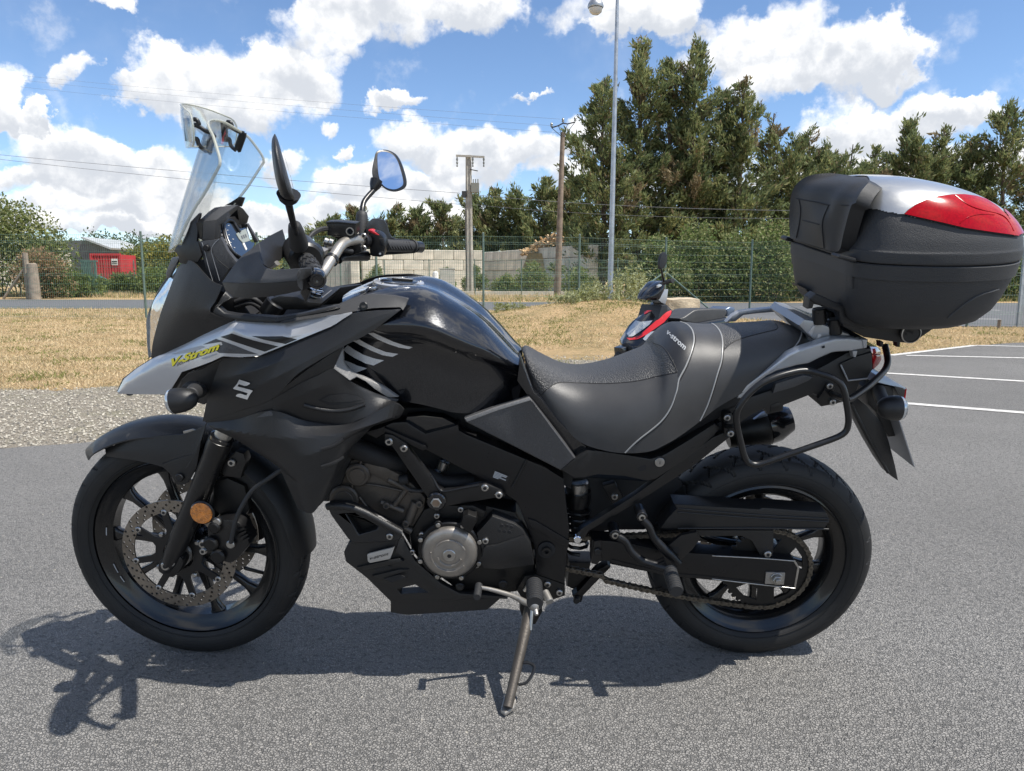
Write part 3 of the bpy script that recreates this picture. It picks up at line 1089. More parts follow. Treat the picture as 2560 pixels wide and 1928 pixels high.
# ---------------------------------------------------------------- fences
M_FENCE = mat('fence_green', (.09, .17, .14), .5, var=(3, .3), rvar=.1)
M_FENCE2 = mat('fence_grey_green', (.10, .15, .13), .5, var=(3, .3))
M_GALV = mat('galvanised_steel', (.42, .44, .46), .42, .85, var=(5, .18), rvar=.12)


def mesh_panel(L, h, step=.05, r=.002, rows=11):
    b = MB()
    n = int(L / step)
    fold = lambda z: -.04 if any(abs(z - q) < .03 for q in (.25, h * .5, h - .12)) else 0
    for i in range(n + 1):
        x = L * i / n
        b.add(tube_geo([Vector((x, 0, .04)), Vector((x, 0, h))], [r, r], 4, 0, caps=False))
    for j in range(rows):
        z = .06 + (h - .08) * j / (rows - 1)
        b.add(tube_geo([Vector((0, -.006, z)), Vector((L, -.006, z))], [r * 1.25, r * 1.25], 4, 0, caps=False))
        if j in (1, rows // 2, rows - 2):
            b.add(tube_geo([Vector((0, -.03, z + .05)), Vector((L, -.03, z + .05))], [r * 1.3] * 2, 4, 0, caps=False))
    me = b.build('mesh_panel', M_FENCE)
    return me


def fence(name, label, posts, h, r_post, step, rows, group=None, wr=.002):
    root = empty(name, Matrix.Translation((posts[0][0], posts[0][1], 0)), label, 'fence', group)
    o0 = Vector((posts[0][0], posts[0][1], 0))
    pm = MB(); pm.add(tube_geo([Vector((0, 0, -.1)), Vector((0, 0, h + .06))], [r_post, r_post], 8, 0)); 
    pm.add(tube_geo([Vector((0, 0, h + .06)), Vector((0, 0, h + .08))], [r_post * 1.15, r_post * .8], 8, 0))
    first = pm.build('post', M_FENCE2)
    cache = {}
    for i, (x, y) in enumerate(posts):
        o = first if i == 0 else first.copy()
        if i: col.objects.link(o)
        o.parent = root; o.location = Vector((x, y, mound(x, y))) - o0
    for (a, b) in zip(posts, posts[1:]):
        d = Vector((b[0] - a[0], b[1] - a[1], 0)); L = round(d.length, 2)
        if L not in cache:
            cache[L] = mesh_panel(L, h, step, wr, rows); o = cache[L]
        else:
            o = cache[L].copy(); col.objects.link(o)
        o.parent = root
        za, zb = mound(*a), mound(*b)
        o.location = Vector((a[0], a[1], za)) - o0
        o.rotation_euler = (0, -math.atan2(zb - za, L), math.atan2(d.y, d.x))
    return root, o0


NP = [(-16.6, 18.4), (-13.1, 18.8), (-9.4, 19.1), (-6.6, 19.5), (-3.6, 19.9), (-.78, 20.4), (1.9, 21.2), (4.5, 22), (7.4, 23.2), (8.6, 19.6), (9.75, 15.9), (12.6, 15.2), (15.5, 14.6)]
fr_, fo_ = fence('mesh_fence', 'green welded mesh fence on round posts this side of the road', NP, 2.12, .03, .05, 11)
st = MB()
c0 = Vector((4.5, 22, mound(4.5, 22) + 1.2)) - fo_
st.bar(c0, Vector((2.75, 21.3, mound(2.75, 21.3))) - fo_, .025, 8); st.build('brace', M_FENCE2, fr_)
st = MB(); st.bar(c0, Vector((6.1, 22.6, mound(6.1, 22.6))) - fo_, .025, 8); st.build('brace', M_FENCE2, fr_)
fence('far_fence', 'second green mesh fence on the far side of the road', [(-42 + 2.5 * i, 47 - .42 * i) for i in range(22)], 1.95, .03, .1, 14, wr=.0032)

# ---------------------------------------------------------------- concrete block walls
M_CONC = [mat('concrete_block_%s' % n, c, .9, var=(1.1, .22), bump=(25, .3, .01)) for n, c in (('a', (.60, .56, .475)), ('b', (.66, .62, .53)), ('c', (.55, .52, .44)))]
blk = {}


def block_mesh(L, i):
    if (L, i) not in blk:
        b = MB(); b.box((L / 2, .4, .4), (L - .03, .8, .775))
        o = b.build('block', M_CONC[i], smooth=False)
        md = o.modifiers.new('bevel', 'BEVEL'); md.width = .03; md.segments = 1
        blk[(L, i)] = o; return o
    o = blk[(L, i)].copy(); col.objects.link(o); return o


def block_wall(label, p, q, rows, z0=0):
    d = Vector((q[0] - p[0], q[1] - p[1], 0)); L = d.length; an = math.atan2(d.y, d.x)
    root = empty('block_wall', Matrix.Translation((p[0], p[1], z0)) @ Matrix.Rotation(an, 4, 'Z'), label, 'wall', 'walls of stacked concrete blocks')
    n = int(round(L / 1.6))
    for r in range(rows):
        off = .8 if r % 2 else 0
        cells = [(.0, .8)] * (r % 2) + [(off + 1.6 * i, 1.6) for i in range(n - r % 2)] + ([(off + 1.6 * (n - 1), .8)] if r % 2 else [])
        for x, l in cells:
            o = block_mesh(l, random.randrange(3)); o.parent = root
            o.location = (x, random.uniform(-.02, .02), r * .8)
    return root


block_wall('long shaded concrete block wall running back from the lamp post', (5.75, 50), (-2.3, 66.5), 4)
block_wall('sunlit concrete block wall left of the concrete utility pole', (-11.6, 58), (-2.6, 60.5), 4)
# wood chips heap behind the near end of the wall
b = MB()
for i in range(260):
    t = random.random(); x = random.uniform(-2.6, 2.4); hh = 1.5 * max(0, 1 - (abs(x) / 2.7) ** 1.5)
    R = Matrix.Rotation(random.uniform(0, 6), 3, 'Z') @ Matrix.Rotation(random.uniform(-.7, .7), 3, 'Y')
    b.box((x, random.uniform(-.8, .8), 2.75 + hh * random.random()), (random.uniform(.3, .9), random.uniform(.08, .16), random.uniform(.06, .12)), R, random.randrange(2))
t = b.build('wood_heap', [mat('split_wood', (.50, .33, .17), .85, var=(6, .3)), mat('split_wood_pale', (.58, .43, .26), .85, var=(6, .3))], smooth=False)
t.location = (3.4, 56.5, 0)
tag(t, 'heap of broken orange wood showing above the block wall', 'wood heap')
# the ground it is piled on behind the wall
tag(mk('spoil_heap', [Vector((.2, 54.5, 0)), Vector((6.6, 54.5, 0)), Vector((6.6, 59, 0)), Vector((.2, 59, 0)), Vector((1.2, 55.4, 2.8)), Vector((5.8, 55.4, 2.8)), Vector((5.8, 58, 2.8)), Vector((1.2, 58, 2.8))],
       [(0, 1, 5, 4), (1, 2, 6, 5), (2, 3, 7, 6), (3, 0, 4, 7), (4, 5, 6, 7)], M_GRASS), kind='structure')

# corrugated gate with pillar
gp = at('s', 812, 722, 50); g1 = at('s', 890, 722, 50)
root = empty('sheet_gate', Matrix.Translation((gp.x - .6, 50, 0)), 'grey corrugated sheet gate beside a concrete pillar behind the handlebar', 'gate')
M_CORR = mat('corrugated_sheet', (.36, .35, .33), .6, .3, var=(3, .15))
w_ = g1.x - gp.x + .3
for i in range(int(w_ / .17)):
    bb = MB(); bb.box((i * .17 + .085, .03 * (i % 2), 1.15), (.16, .05, 2.1)); bb.build('slat', M_CORR, root, smooth=False)
bb = MB(); bb.box((w_ + .28, 0, 1.15), (.5, .4, 2.3)); bb.build('pillar', M_CONC[1], root, smooth=False)

# cabinet, bollard, kerb
cb = at('s', 1118, 733, 48)
root = empty('utility_cabinet', Matrix.Translation((cb.x, 48, 0)), 'pale grey utility cabinet left of the concrete pole', 'cabinet')
M_CAB = mat('cabinet_grey', (.50, .49, .44), .7, var=(4, .12))
bb = MB(); bb.box((0, .2, .82), (.95, .45, 1.5)); bb.build('body', M_CAB, root, smooth=False)
bb = MB(); bb.box((0, .2, 1.6), (1.02, .52, .07)); bb.build('roof', M_CAB, root, smooth=False)
bb = MB(); bb.box((-.02, -.035, .85), (.8, .03, 1.3)); bb.build('door', M_CAB, root, smooth=False)
bp = at('s', 1089, 700, 40)
root = empty('bollard', Matrix.Translation((bp.x, 40, 0)), 'white bollard with red band in front of the utility cabinet', 'bollard')
M_WHITE, M_RED = mat('white_paint', (.72, .71, .68), .5, var=(8, .1)), mat('red_paint', (.42, .03, .035), .5, var=(8, .2))
lathe('post', root, M_WHITE, [(0, .17), (1.2, .17), (1.32, .14), (1.36, .05), (1.37, 0)], Matrix.Identity(4), 24)
lathe('band', root, M_RED, [(.72, .172), (.72, .175), (.98, .175), (.98, .172)], Matrix.Identity(4), 24)
b = MB(); b.box((-3, 44.6, .1), (26, .3, .25), Matrix.Rotation(-.06, 3, 'Z'))
tag(b.build('low_kerb', M_CONC[0], smooth=False), 'low grey concrete kerb at the foot of the far fence', 'kerb')

# ---------------------------------------------------------------- poles and wires
M_POLEC = mat('pole_concrete', (.36, .34, .30), .9, var=(3, .2), bump=(20, .3, .01))
M_POLEW = mat('pole_wood', (.20, .155, .12), .9, var=(3, .35), bump=(12, .5, .02))
M_DARK = mat('dark_metal', (.05, .05, .052), .6, .4)
M_CER = mat('insulator', (.16, .17, .16), .2)
# concrete pole with crossarm and transformer
c_ = at('s', 1174, 733, 49); top = at('s', 1175, 388, 49).z
root = empty('utility_pole', Matrix.Translation((c_.x, 49, 0)), 'concrete utility pole with wide crossarm and transformer box', 'pole')
b = MB()
for s in (-1, 1): b.add(tube_geo([Vector((s * .13, 0, 0)), Vector((s * .085, 0, top))], [.14, .10], 4, 0))
b.box((0, 0, top / 2), (.2, .12, top)); b.build('shaft', M_POLEC, root)
b = MB(); b.box((.12, -.15, top - .1), (1.82, .1, .12), Matrix.Rotation(.05, 3, 'Y')); b.build('crossarm', M_POLEC, root)
for x in (-.72, .28, .98):
    lathe('insulator', root, M_CER, [(-.75, .02), (-.72, .06), (-.6, .03), (-.5, .07), (-.4, .03), (-.3, .07), (-.1, .02)], Matrix.Translation((x, -.15, top)), 10)
b = MB(); b.box((.42, -.1, top - 2.05), (.5, .45, .58)); 
for x in (.3, .45, .6): b.bar((x, -.1, top - 1.8), (x, -.1, top - 1.5), .035, 8)
b.build('transformer', mat('transformer_grey', (.22, .22, .19), .6, .2), root)
b = MB(); b.box((-.3, -.05, top - 2.45), (.28, .25, .4)); b.build('switch_box', M_DARK, root)
b = MB(); b.bar((.1, -.12, top - .9), (.6, -.12, top - 1.0), .03); b.bar((-.25, -.1, top - 2.6), (-.2, -.1, .4), .025); b.build('conduit', M_DARK, root)
# wooden pole
c2 = at('s', 1393, 741, 42); t2 = at('s', 1407, 331, 42)
root = empty('wooden_pole', Matrix.Translation((c2.x, 42, 0)), 'brown wooden utility pole with forked insulator arm', 'pole')
tx_ = t2.x - c2.x
b = MB(); b.add(tube_geo([Vector((0, 0, -.1)), Vector((tx_, 0, t2.z))], [.20, .12], 12, 0)); b.build('shaft', M_POLEW, root)
b = MB(); T_ = Vector((tx_, -.1, t2.z))
aa = [T_ + Vector(q) for q in ((-.62, 0, .22), (-.25, 0, .33), (0, 0, .46), (.25, 0, .42), (.66, 0, .52))]
for p, q in zip(aa, aa[1:]): b.bar(p, q, .035, 6)
for p in (aa[0], aa[1], aa[3], aa[4]): b.bar(T_ + Vector((0, 0, -.3)), p, .018, 5)
b.build('crossarm', M_DARK, root)
for p in (aa[0], aa[2], aa[4]):
    lathe('insulator', root, M_CER, [(0, .02), (.05, .02), (.07, .08), (.14, .05), (.18, .08), (.24, .05), (.28, .02)], Matrix.Translation(p), 10)
# lamp post
lp = at('s', 1525, 747, 29); lt = at('s', 1545, -60, 29)
root = empty('lamp_post', Matrix.Translation((lp.x, 29, 0)), 'tall grey galvanised lamp post with one round glass lamp', 'lamp post')
b = MB(); b.add(tube_geo([Vector((0, 0, 0)), Vector(((lt.x - lp.x) * .5, 0, lt.z * .5)), Vector((lt.x - lp.x, 0, lt.z))], [.115, .085, .06], 20, 0)); b.build('shaft', M_GALV, root)
lath = lt - lp; bw = at('s', 1489, 22, 29) - Vector((lp.x, 29, 0)); 
b = MB(); b.bar((lath.x, 0, lt.z - .1), (bw.x + .35, 0, bw.z + .45), .04, 10); b.build('arm', M_GALV, root)
lathe('lamp_head', root, M_GALV, [(.0, .28), (.06, .30), (.16, .27), (.3, .18), (.46, .08), (.5, 0)], Matrix.Translation(bw + Vector((0, 0, .02))), 24)
lathe('lamp_bowl', root, mat('lamp_glass', (.62, .62, .60), .15, coat=1), [(-.22, 0), (-.2, .12), (-.12, .22), (0, .26)], Matrix.Translation(bw), 24)
# wires
M_WIRE = mat('wire', (.16, .165, .18), .6)


def wire(p, q, sag, r, label, grp):
    pts = []
    for i in range(25):
        t = i / 24; a = p.lerp(q, t); a.z -= sag * 4 * t * (1 - t); pts.append(a)
    V, F = tube_geo(pts, r, 5, 0)
    return tag(mk('power_line', V, F, M_WIRE), label, 'wire', grp)


GW = 'overhead lines strung between the poles'
wire(at('s', -900, 290, 60), at('s', 1150, 483, 49), .35, .014, 'upper of the two wires coming from the left to the concrete pole', GW)
wire(at('s', -900, 282, 60), at('s', 1160, 512, 49), .45, .014, 'lower of the two wires coming from the left to the concrete pole', GW)
wire(at('s', 1185, 487, 49), at('s', 2150, 528, 34), .25, .014, 'upper wire crossing the lamp post in front of the conifers', GW)
wire(at('s', 1185, 512, 49), at('s', 2150, 545, 36), .3, .010, 'lower thin wire crossing the lamp post in front of the conifers', GW)
for k_, (ya, yb) in enumerate(((150, 318), (158, 336), (176, 352))):
    wire(at('s', -700, ya - 60, 95), at('s', 1400, yb - 20, 42), .8, .006, ('highest thin wire across the clouds above the windscreen', 'middle thin wire across the clouds above the windscreen', 'lowest thin wire across the clouds above the windscreen')[k_], GW)

# ---------------------------------------------------------------- container, barn, posts, stone, sign post
cr = at('s', 265, 668, 51)
root = empty('shipping_container', Matrix.Translation((cr.x, 51, .08)) @ Matrix.Rotation(rad(4), 4, 'Z'), 'red corrugated shipping container with a turquoise wave and a small white sign', 'container')
M_CRED, M_TURQ = mat('container_red', (.44, .035, .045), .5, var=(1.5, .15)), mat('container_turquoise', (.10, .36, .42), .5, var=(2, .15))
cw, ch = 2.0, 2.45
b = MB(); b.box((0, 1.3, ch / 2 + .1), (cw - .1, 2.4, ch - .1)); b.build('body', M_CRED, root, smooth=False)
for i in range(10):
    b = MB(); b.box((-cw / 2 + .16 + i * (cw - .3) / 9.3, .06, ch / 2 + .15), (.12, .09, ch - .25)); b.build('panel', M_CRED, root, smooth=False)
b = MB()
for z in (.12, ch + .05): b.box((0, .04, z), (cw, .14, .14))
for x in (-cw / 2 + .05, cw / 2 - .05): b.box((x, .05, ch / 2 + .1), (.12, .14, ch - .12))
b.build('frame', M_CRED, root, smooth=False)
pts = [(-1.0, .2)] + [(-1.0 + 1.8 * i / 12, .2 + .95 * math.cos(i / 12 * 1.57) ** .8) for i in range(13)]
b = MB(); V = [Vector((x, -.005, z)) for x, z in pts] + [Vector((x, .03, z)) for x, z in pts]; n = len(pts)
F = [tuple(range(n))] + [(i, i + n, (i + 1) % n + n, (i + 1) % n) for i in range(n)]
mk('wave_panel', V, F, M_TURQ, root, smooth=False)
b = MB(); b.box((.6, -.02, 2.0), (.42, .03, .42)); sg = b.build('sign', M_WHITE, root, smooth=False)
b = MB(); b.box((.6, -.04, 2.03), (.34, .015, .09)); b.box((.6, -.04, 1.90), (.34, .015, .05)); b.build('sign_print', M_DARK, sg, smooth=False)
br = at('s', 235, 640, 95)
root = empty('barn', Matrix.Translation((br.x, 95, 0)), 'dark barn with a pale sloping roof behind the red container', 'barn')
z0, z1 = at('s', 275, 622, 95).z, at('s', 222, 599, 95).z
mk('wall', [Vector(q) for q in ((-9, 0, 0), (2.2, 0, 0), (2.2, 0, z0), (-.8, 0, z1 - .1), (-9, 0, z1 - .1), (-9, 9, 0), (2.2, 9, 0), (2.2, 9, z0), (-.8, 9, z1 - .1), (-9, 9, z1 - .1))], [(0, 1, 2, 3, 4), (5, 9, 8, 7, 6), (1, 6, 7, 2), (0, 4, 9, 5)], mat('barn_wall', (.10, .105, .11), .8, var=(1, .2)), root, smooth=False)
b = MB(); R = Matrix.Rotation(math.atan2(z1 - z0, 3.0), 3, 'Y'); b.box((.75, 4.3, (z0 + z1) / 2 + .1), (3.9, 10, .22), R); b.build('roof', mat('barn_roof', (.36, .38, .39), .6, var=(1, .1)), root, smooth=False)
b = MB(); b.box((-2.0, -9, (at('s', 230, 633, 86)).z / 2), (8.5, .3, at('s', 230, 633, 86).z)); b.build('annex', M_CONC[1], root, smooth=False)
lw = at('s', 320, 720, 52); b = MB(); b.box((lw.x + .5, 52, .25), (10.5, .25, .45))
tag(b.build('low_wall', M_CONC[1], smooth=False), 'low pale wall below the yellow hedge', 'wall')
M_WOODP = mat('weathered_wood', (.25, .205, .16), .9, var=(5, .3), bump=(25, .6, .02))
p0, p1 = at('s', 73, 739, 36.4), at('s', 62, 632, 36.4)
root = empty('wooden_post', Matrix.Translation((p0.x, 36.4, 0)), 'slim wooden post with a slanting brace by the rusty bush', 'post')
b = MB(); b.bar((0, 0, -.1), (p1.x - p0.x, 0, p1.z), .14, 8, .12); b.build('post', M_WOODP, root)
q0, q1 = at('s', 8, 743, 36.4), at('s', 60, 673, 36.4)
b = MB(); b.bar((q0.x - p0.x, 0, 0), (q1.x - p0.x, -.02, q1.z), .06, 8); b.build('brace', M_WOODP, root)
p0 = at('s', 87, 738, 36.1)
b = MB(); hh = at('s', 87, 658, 36.1).z
V, F = lathe_geo([(-.1, .27), (.3, .26), (hh * .6, .25), (hh - .05, .23), (hh, .14)], Matrix.Identity(4), 14)
V = [Vector((q.x + .03 * noise.noise(q * 4), q.y + .03 * noise.noise(q * 4 + Vector((5, 5, 5))), q.z)) for q in V]
o = mk('stump_post', V, F, M_WOODP); o.location = (p0.x, 36.1, 0)
tag(o, 'thick weathered wooden stump post beside the slim post', 'post')
pg = at('s', 228, 730, 40)
root = empty('green_gate', Matrix.Translation((pg.x, 40, 0)), 'narrow dark green gate leaf left of the red container', 'gate')
for i in range(9):
    b = MB(); b.box((i * .095 - .4, 0, 1.0), (.05, .05, 1.9)); b.build('bar', M_FENCE, root, smooth=False)
b = MB(); b.box((0, 0, .15), (.95, .06, .07)); b.box((0, 0, 1.9), (.95, .06, .07)); b.build('rail', M_FENCE, root, smooth=False)
# stone block on the mound
sb = at('s', 1697, 775, 14.6)
b = bmesh.new(); bmesh.ops.create_cube(b, size=1)
bmesh.ops.subdivide_edges(b, edges=b.edges[:], cuts=6, use_grid_fill=True)
V = []
for q in b.verts:
    c = q.co.copy(); l = max(abs(c.x), abs(c.y), abs(c.z)); c = c.lerp(c.normalized() * .62, .25)
    c += Vector((1, 1, 1)) * 0.035 * noise.noise(c * 3); V.append(Vector((c.x * .62, c.y * .8, c.z * .5)))
b.verts.index_update(); F = [tuple(q.index for q in f.verts) for f in b.faces]; b.free()
o = mk('stone_block', V, F, mat('limestone', (.46, .38, .27), .9, var=(5, .25), bump=(18, .7, .02))); o.location = (sb.x + .02, 14.6, sb.z - .02)
tag(o, 'rounded pale stone block on the grass mound behind the scooter', 'stone')
# grey sign post at the right edge and stake
sp = gnd('s', 2540, 818); spt = at('s', 2556, 592, sp.y)
root = empty('sign_post', Matrix.Translation((sp.x, sp.y, 0)), 'grey metal sign frame at the right edge beside the top case', 'sign')
b = MB(); b.box((.06, 0, spt.z / 2), (.10, .06, spt.z)); b.build('post', M_GALV, root, smooth=False)
b = MB(); b.box((2.0, 0, spt.z / 2), (.10, .06, spt.z)); b.build('post', M_GALV, root, smooth=False)
b = MB(); b.box((1.0, -.034, spt.z - .10), (2.3, .03, .2)); b.build('crossbar', M_GALV, root, smooth=False)
sk = gnd('s', 2497, 820)
b = MB(); b.bar((sk.x, sk.y, -.05), (sk.x, sk.y, .17), .035, 8)
tag(b.build('wooden_stake', M_WOODP), 'short wooden stake in the grass behind the top case', 'stake')

# ================================================================== THE MOTORCYCLE
MBIKE = Matrix.Translation((-.097, 2.0, 0)) @ Matrix.Rotation(rad(9.5), 4, 'X')
BIKE = Frame(MBIKE, MBIKE)
AXF, AXR, RF, RR = Vector((-.78, 0, .327)), Vector((.766, 0, .3015)), .327, .3015
_sa = Vector((.43, 0, .9)).normalized()
_sp = Vector((-.729, 0, .33))
STEER = Matrix.Translation(_sp) @ Matrix.Rotation(rad(-5.5), 4, _sa) @ Matrix.Translation(-_sp)
FORK = Frame(MBIKE @ STEER, MBIKE)
LAT = Matrix(((1, 0, 0, 0), (0, 0, -1, 0), (0, 1, 0, 0), (0, 0, 0, 1)))     # wheel axes: x back, y up, z towards the near side


class K:   # materials of the two machines
    plas = mat('black_plastic', (.0118, .0118, .0124), .40, bump=(520, .4, .002), var=(5, .12), spec=.5)
    grain = mat('grained_plastic', (.014, .014, .0148), .48, bump=(700, .55, .002), var=(8, .15))
    matt = mat('matt_black', (.0065, .0065, .0072), .34, var=(6, .15), rvar=.08)
    gloss = mat('gloss_black', (.006, .0065, .008), .16, coat=.6)
    frame = mat('frame_black', (.0075, .0075, .0085), .34, .2, bump=(500, .15, .001), var=(7, .2), rvar=.08)
    tank = mat('tank_black', (.007, .008, .011), .24, .4, coat=1, coat_rough=.02, flakes=(1500, .2), var=(900, .5))
    silver = mat('silver_paint', (.47, .48, .50), .33, .5, coat=.8, coat_rough=.06, flakes=(1600, .16))
    grey = mat('graphite_paint', (.075, .075, .078), .44, .35, flakes=(1300, .4), var=(700, .3))
    trim = mat('pewter_paint', (.21, .205, .20), .46, .3, flakes=(1300, .45), var=(800, .3))
    rail = mat('rail_paint', (.36, .37, .385), .36, .45, coat=.5, flakes=(1500, .15))
    rub = mat('tyre_rubber', (.010, .010, .0105), .62, var=(7, .5), col2=(.020, .0195, .019), bump=(260, .25, .002), spec=.4)
    grip = mat('grip_rubber', (.022, .022, .023), .6, bump=(300, .3, .002))
    rim = mat('rim_black', (.007, .007, .0075), .24, .0, coat=.2, var=(6, .2))
    steel = mat('brushed_steel', (.42, .41, .39), .35, 1, var=(30, .15), rvar=.1)
    stripe = mat('stripe_print', (.62, .62, .62), .4, .15, coat=.8, flakes=(1500, .2), var=(800, .25))
    chrome = mat('chrome', (.75, .76, .78), .08, 1)
    disc = mat('disc_steel', (.27, .245, .215), .38, 1, var=(14, .18), rvar=.1, bump=(600, .2, .001))
    alu = mat('cast_aluminium', (.34, .325, .305), .42, .7, var=(12, .12), bump=(300, .15, .001))
    bar = mat('bar_champagne', (.46, .43, .385), .42, .9, bump=(500, .2, .001), var=(25, .12))
    eng = mat('engine_grey', (.098, .086, .074), .5, .6, bump=(240, .35, .002), var=(12, .25))
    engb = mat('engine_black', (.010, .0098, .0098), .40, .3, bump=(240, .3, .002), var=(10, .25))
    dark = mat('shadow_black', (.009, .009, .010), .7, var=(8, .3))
    leath = mat('seat_leather', (.044, .0435, .044), .43, bump=(900, .3, .0015), var=(14, .12), spec=.5)
    leath2 = mat('seat_smooth', (.017, .0175, .019), .44, bump=(900, .2, .001))
    text_ = mat('seat_grip', (.040, .040, .041), .46, bump=(330, .75, .0028, 'dots'), spec=.55)
    pipe = mat('seat_piping', (.30, .30, .295), .4)
    amber = mat('amber_reflector', (.62, .20, .02), .2, coat=1, bump=(260, .7, .003, 'cells'), var=(90, .35))
    red = mat('red_lens', (.33, .001, .005), .16, coat=0, var=(220, .22), spec=.28)
    pink = mat('tail_lens', (.58, .05, .06), .15, coat=1, var=(40, .2))
    lens = mat('clear_lens', (.55, .57, .58), .12, .55, coat=1, bump=(60, .25, .004, 'cells'))
    gcov = mat('cover_champagne', (.30, .278, .252), .40, .75, var=(30, .12), bump=(300, .2, .001))
    emb = mat('emblem_chrome', (.80, .80, .79), .26, .55, coat=.6)
    mirr = mat('mirror_glass', (.86, .88, .9), .015, 1)
    screen = thin_clear('screen_plastic', (.955, .967, .962), .10)
    edge = mat('screen_edge', (.62, .62, .52), .2, coat=1, alpha=.55)
    glass = mat('dial_glass', (.012, .014, .018), .05, coat=1, coat_rough=.01)
    lcd = mat('lcd_grey', (.25, .27, .24), .35)
    white = mat('white_print', (.66, .66, .64), .5)
    yellow = mat('yellow_print', (.88, .74, .02), .45)
    ink = mat('black_print', (.008, .008, .009), .35)
    dgrey = mat('dark_grey_print', (.07, .071, .075), .4)
    lgrey = mat('light_grey_print', (.36, .37, .38), .4)
    redp = mat('red_plastic', (.50, .015, .02), .35, coat=.5)
    chain = mat('chain_steel', (.13, .118, .10), .45, .9, var=(90, .4))
    case = mat('case_plastic', (.030, .0302, .0315), .56, bump=(520, .5, .0022), var=(6, .12))
    cases = mat('case_silver', (.50, .50, .49), .34, .7, coat=.7, flakes=(1500, .12))
    brown = mat('burnt_steel', (.24, .19, .15), .4, .9, var=(10, .3))
    blue = mat('blued_alu', (.16, .20, .27), .35, .8)
    numpl = mat('plate_back', (.30, .30, .31), .5, .3)


moto = empty('motorcycle', MBIKE, 'black and silver adventure motorcycle leaning on its side stand in the foreground', 'motorcycle')
MX = MBIKE


def bolt(par, v, x, y, w, r, m=None, fr=None, L=.006, hexed=True, name='bolt', ring=None):
    fr = fr or BIKE
    p = P(v, x, y, w, fr); d = -fr.inward
    o = cyl(name, par, m or K.steel, p - d * .004, p + d * L, r, 18, bev=.2)
    if hexed:
        q = p + d * (L + .0003)
        cyl('socket', o, K.dark, q - d * .001, q, r * .5, 6, bev=0)
    return o


def pt(v, x, y, w, fr=None): return P(v, x, y, w, fr or BIKE)


# ---------------------------------------------------------------- wheels
def tyre_geo(mtx, R, wid, rb, n, groove):
    h = wid / 2
    cr = [(-h * .78, rb), (-h * .93, rb + .012), (-h, rb + (R - rb) * .42), (-h * .95, R - (R - rb) * .36), (-h * .86, R - (R - rb) * .22), (-h * .74, R - (R - rb) * .12),
          (-h * .58, R - .0075), (-h * .40, R - .0032), (-h * .2, R - .0007), (0, R)]
    cr = cr + [(-a, r) for a, r in cr[-2::-1]]
    pts = resample([Vector((a, r, 0)) for a, r in cr], 45)
    V = []
    for i, p in enumerate(pts):
        for j in range(n):
            th = 2 * math.pi * j / n
            r = p.y
            aw = abs(p.x) / h
            if r > R - (R - rb) * .30:
                sgn = 1 if p.x > 0 else -1
                ph = (th / (2 * math.pi) * groove + (.5 if sgn < 0 else 0) + aw * 1.1) % 1
                ph2 = (th / (2 * math.pi) * groove + (.5 if sgn < 0 else 0) - aw * .5 + .45) % 1
                if (ph < .10 and .16 < aw < .96) or (ph2 < .07 and .3 < aw < .7): r -= .0055
            V.append(mtx @ Vector((r * math.cos(th), r * math.sin(th), p.x)))
    return V, grid_faces(n, 45, wrap=True, flip=True)


def disc_geo(mtx, r0, r1, rows, cells, t, hole, off=0):
    """Drilled brake disc: every other polar cell has a real hole through it."""
    V, F = [], []
    dr = (r1 - r0) / rows
    def p(r, a, z): return mtx @ Vector((r * math.cos(a), r * math.sin(a), z))
    for side, z in ((0, t / 2), (1, -t / 2)):
        for i in range(rows):
            for j in range(cells):
                a0, a1 = 2 * math.pi * j / cells, 2 * math.pi * (j + 1) / cells
                ra, rb = r0 + dr * i, r0 + dr * (i + 1)
                am, rm = (a0 + a1) / 2, (ra + rb) / 2
                o = [(rb, a0), (rb, am), (rb, a1), (rm, a1), (ra, a1), (ra, am), (ra, a0), (rm, a0)]
                b = len(V)
                V += [p(r, a, z) for r, a in o]
                if (j + i * 1) % 3 == 0:
                    c = Vector((rm * math.cos(am), rm * math.sin(am), z))
                    e1 = Vector((math.cos(am), math.sin(am), 0)); e2 = Vector((-math.sin(am), math.cos(am), 0))
                    for q in range(8):
                        V.append(mtx @ (c + e1 * hole * math.cos(math.pi / 4 * (q - 1)) + e2 * hole * math.sin(math.pi / 4 * (q - 1))))
                    for q in range(8):
                        f = (b + q, b + (q + 1) % 8, b + 8 + (q + 1) % 8, b + 8 + q)
                        F.append(f if side == 0 else tuple(reversed(f)))
                else:
                    f = tuple(b + q for q in range(8))
                    F.append(f if side == 0 else tuple(reversed(f)))
    n = cells * 2
    for r in (r0, r1):
        b = len(V)
        for k in range(n):
            a = 2 * math.pi * k / n
            V += [p(r, a, t / 2), p(r, a, -t / 2)]
        F += [(b + 2 * k, b + 2 * k + 1, b + (2 * k + 3) % (2 * n), b + (2 * k + 2) % (2 * n)) for k in range(n)]
    return V, F


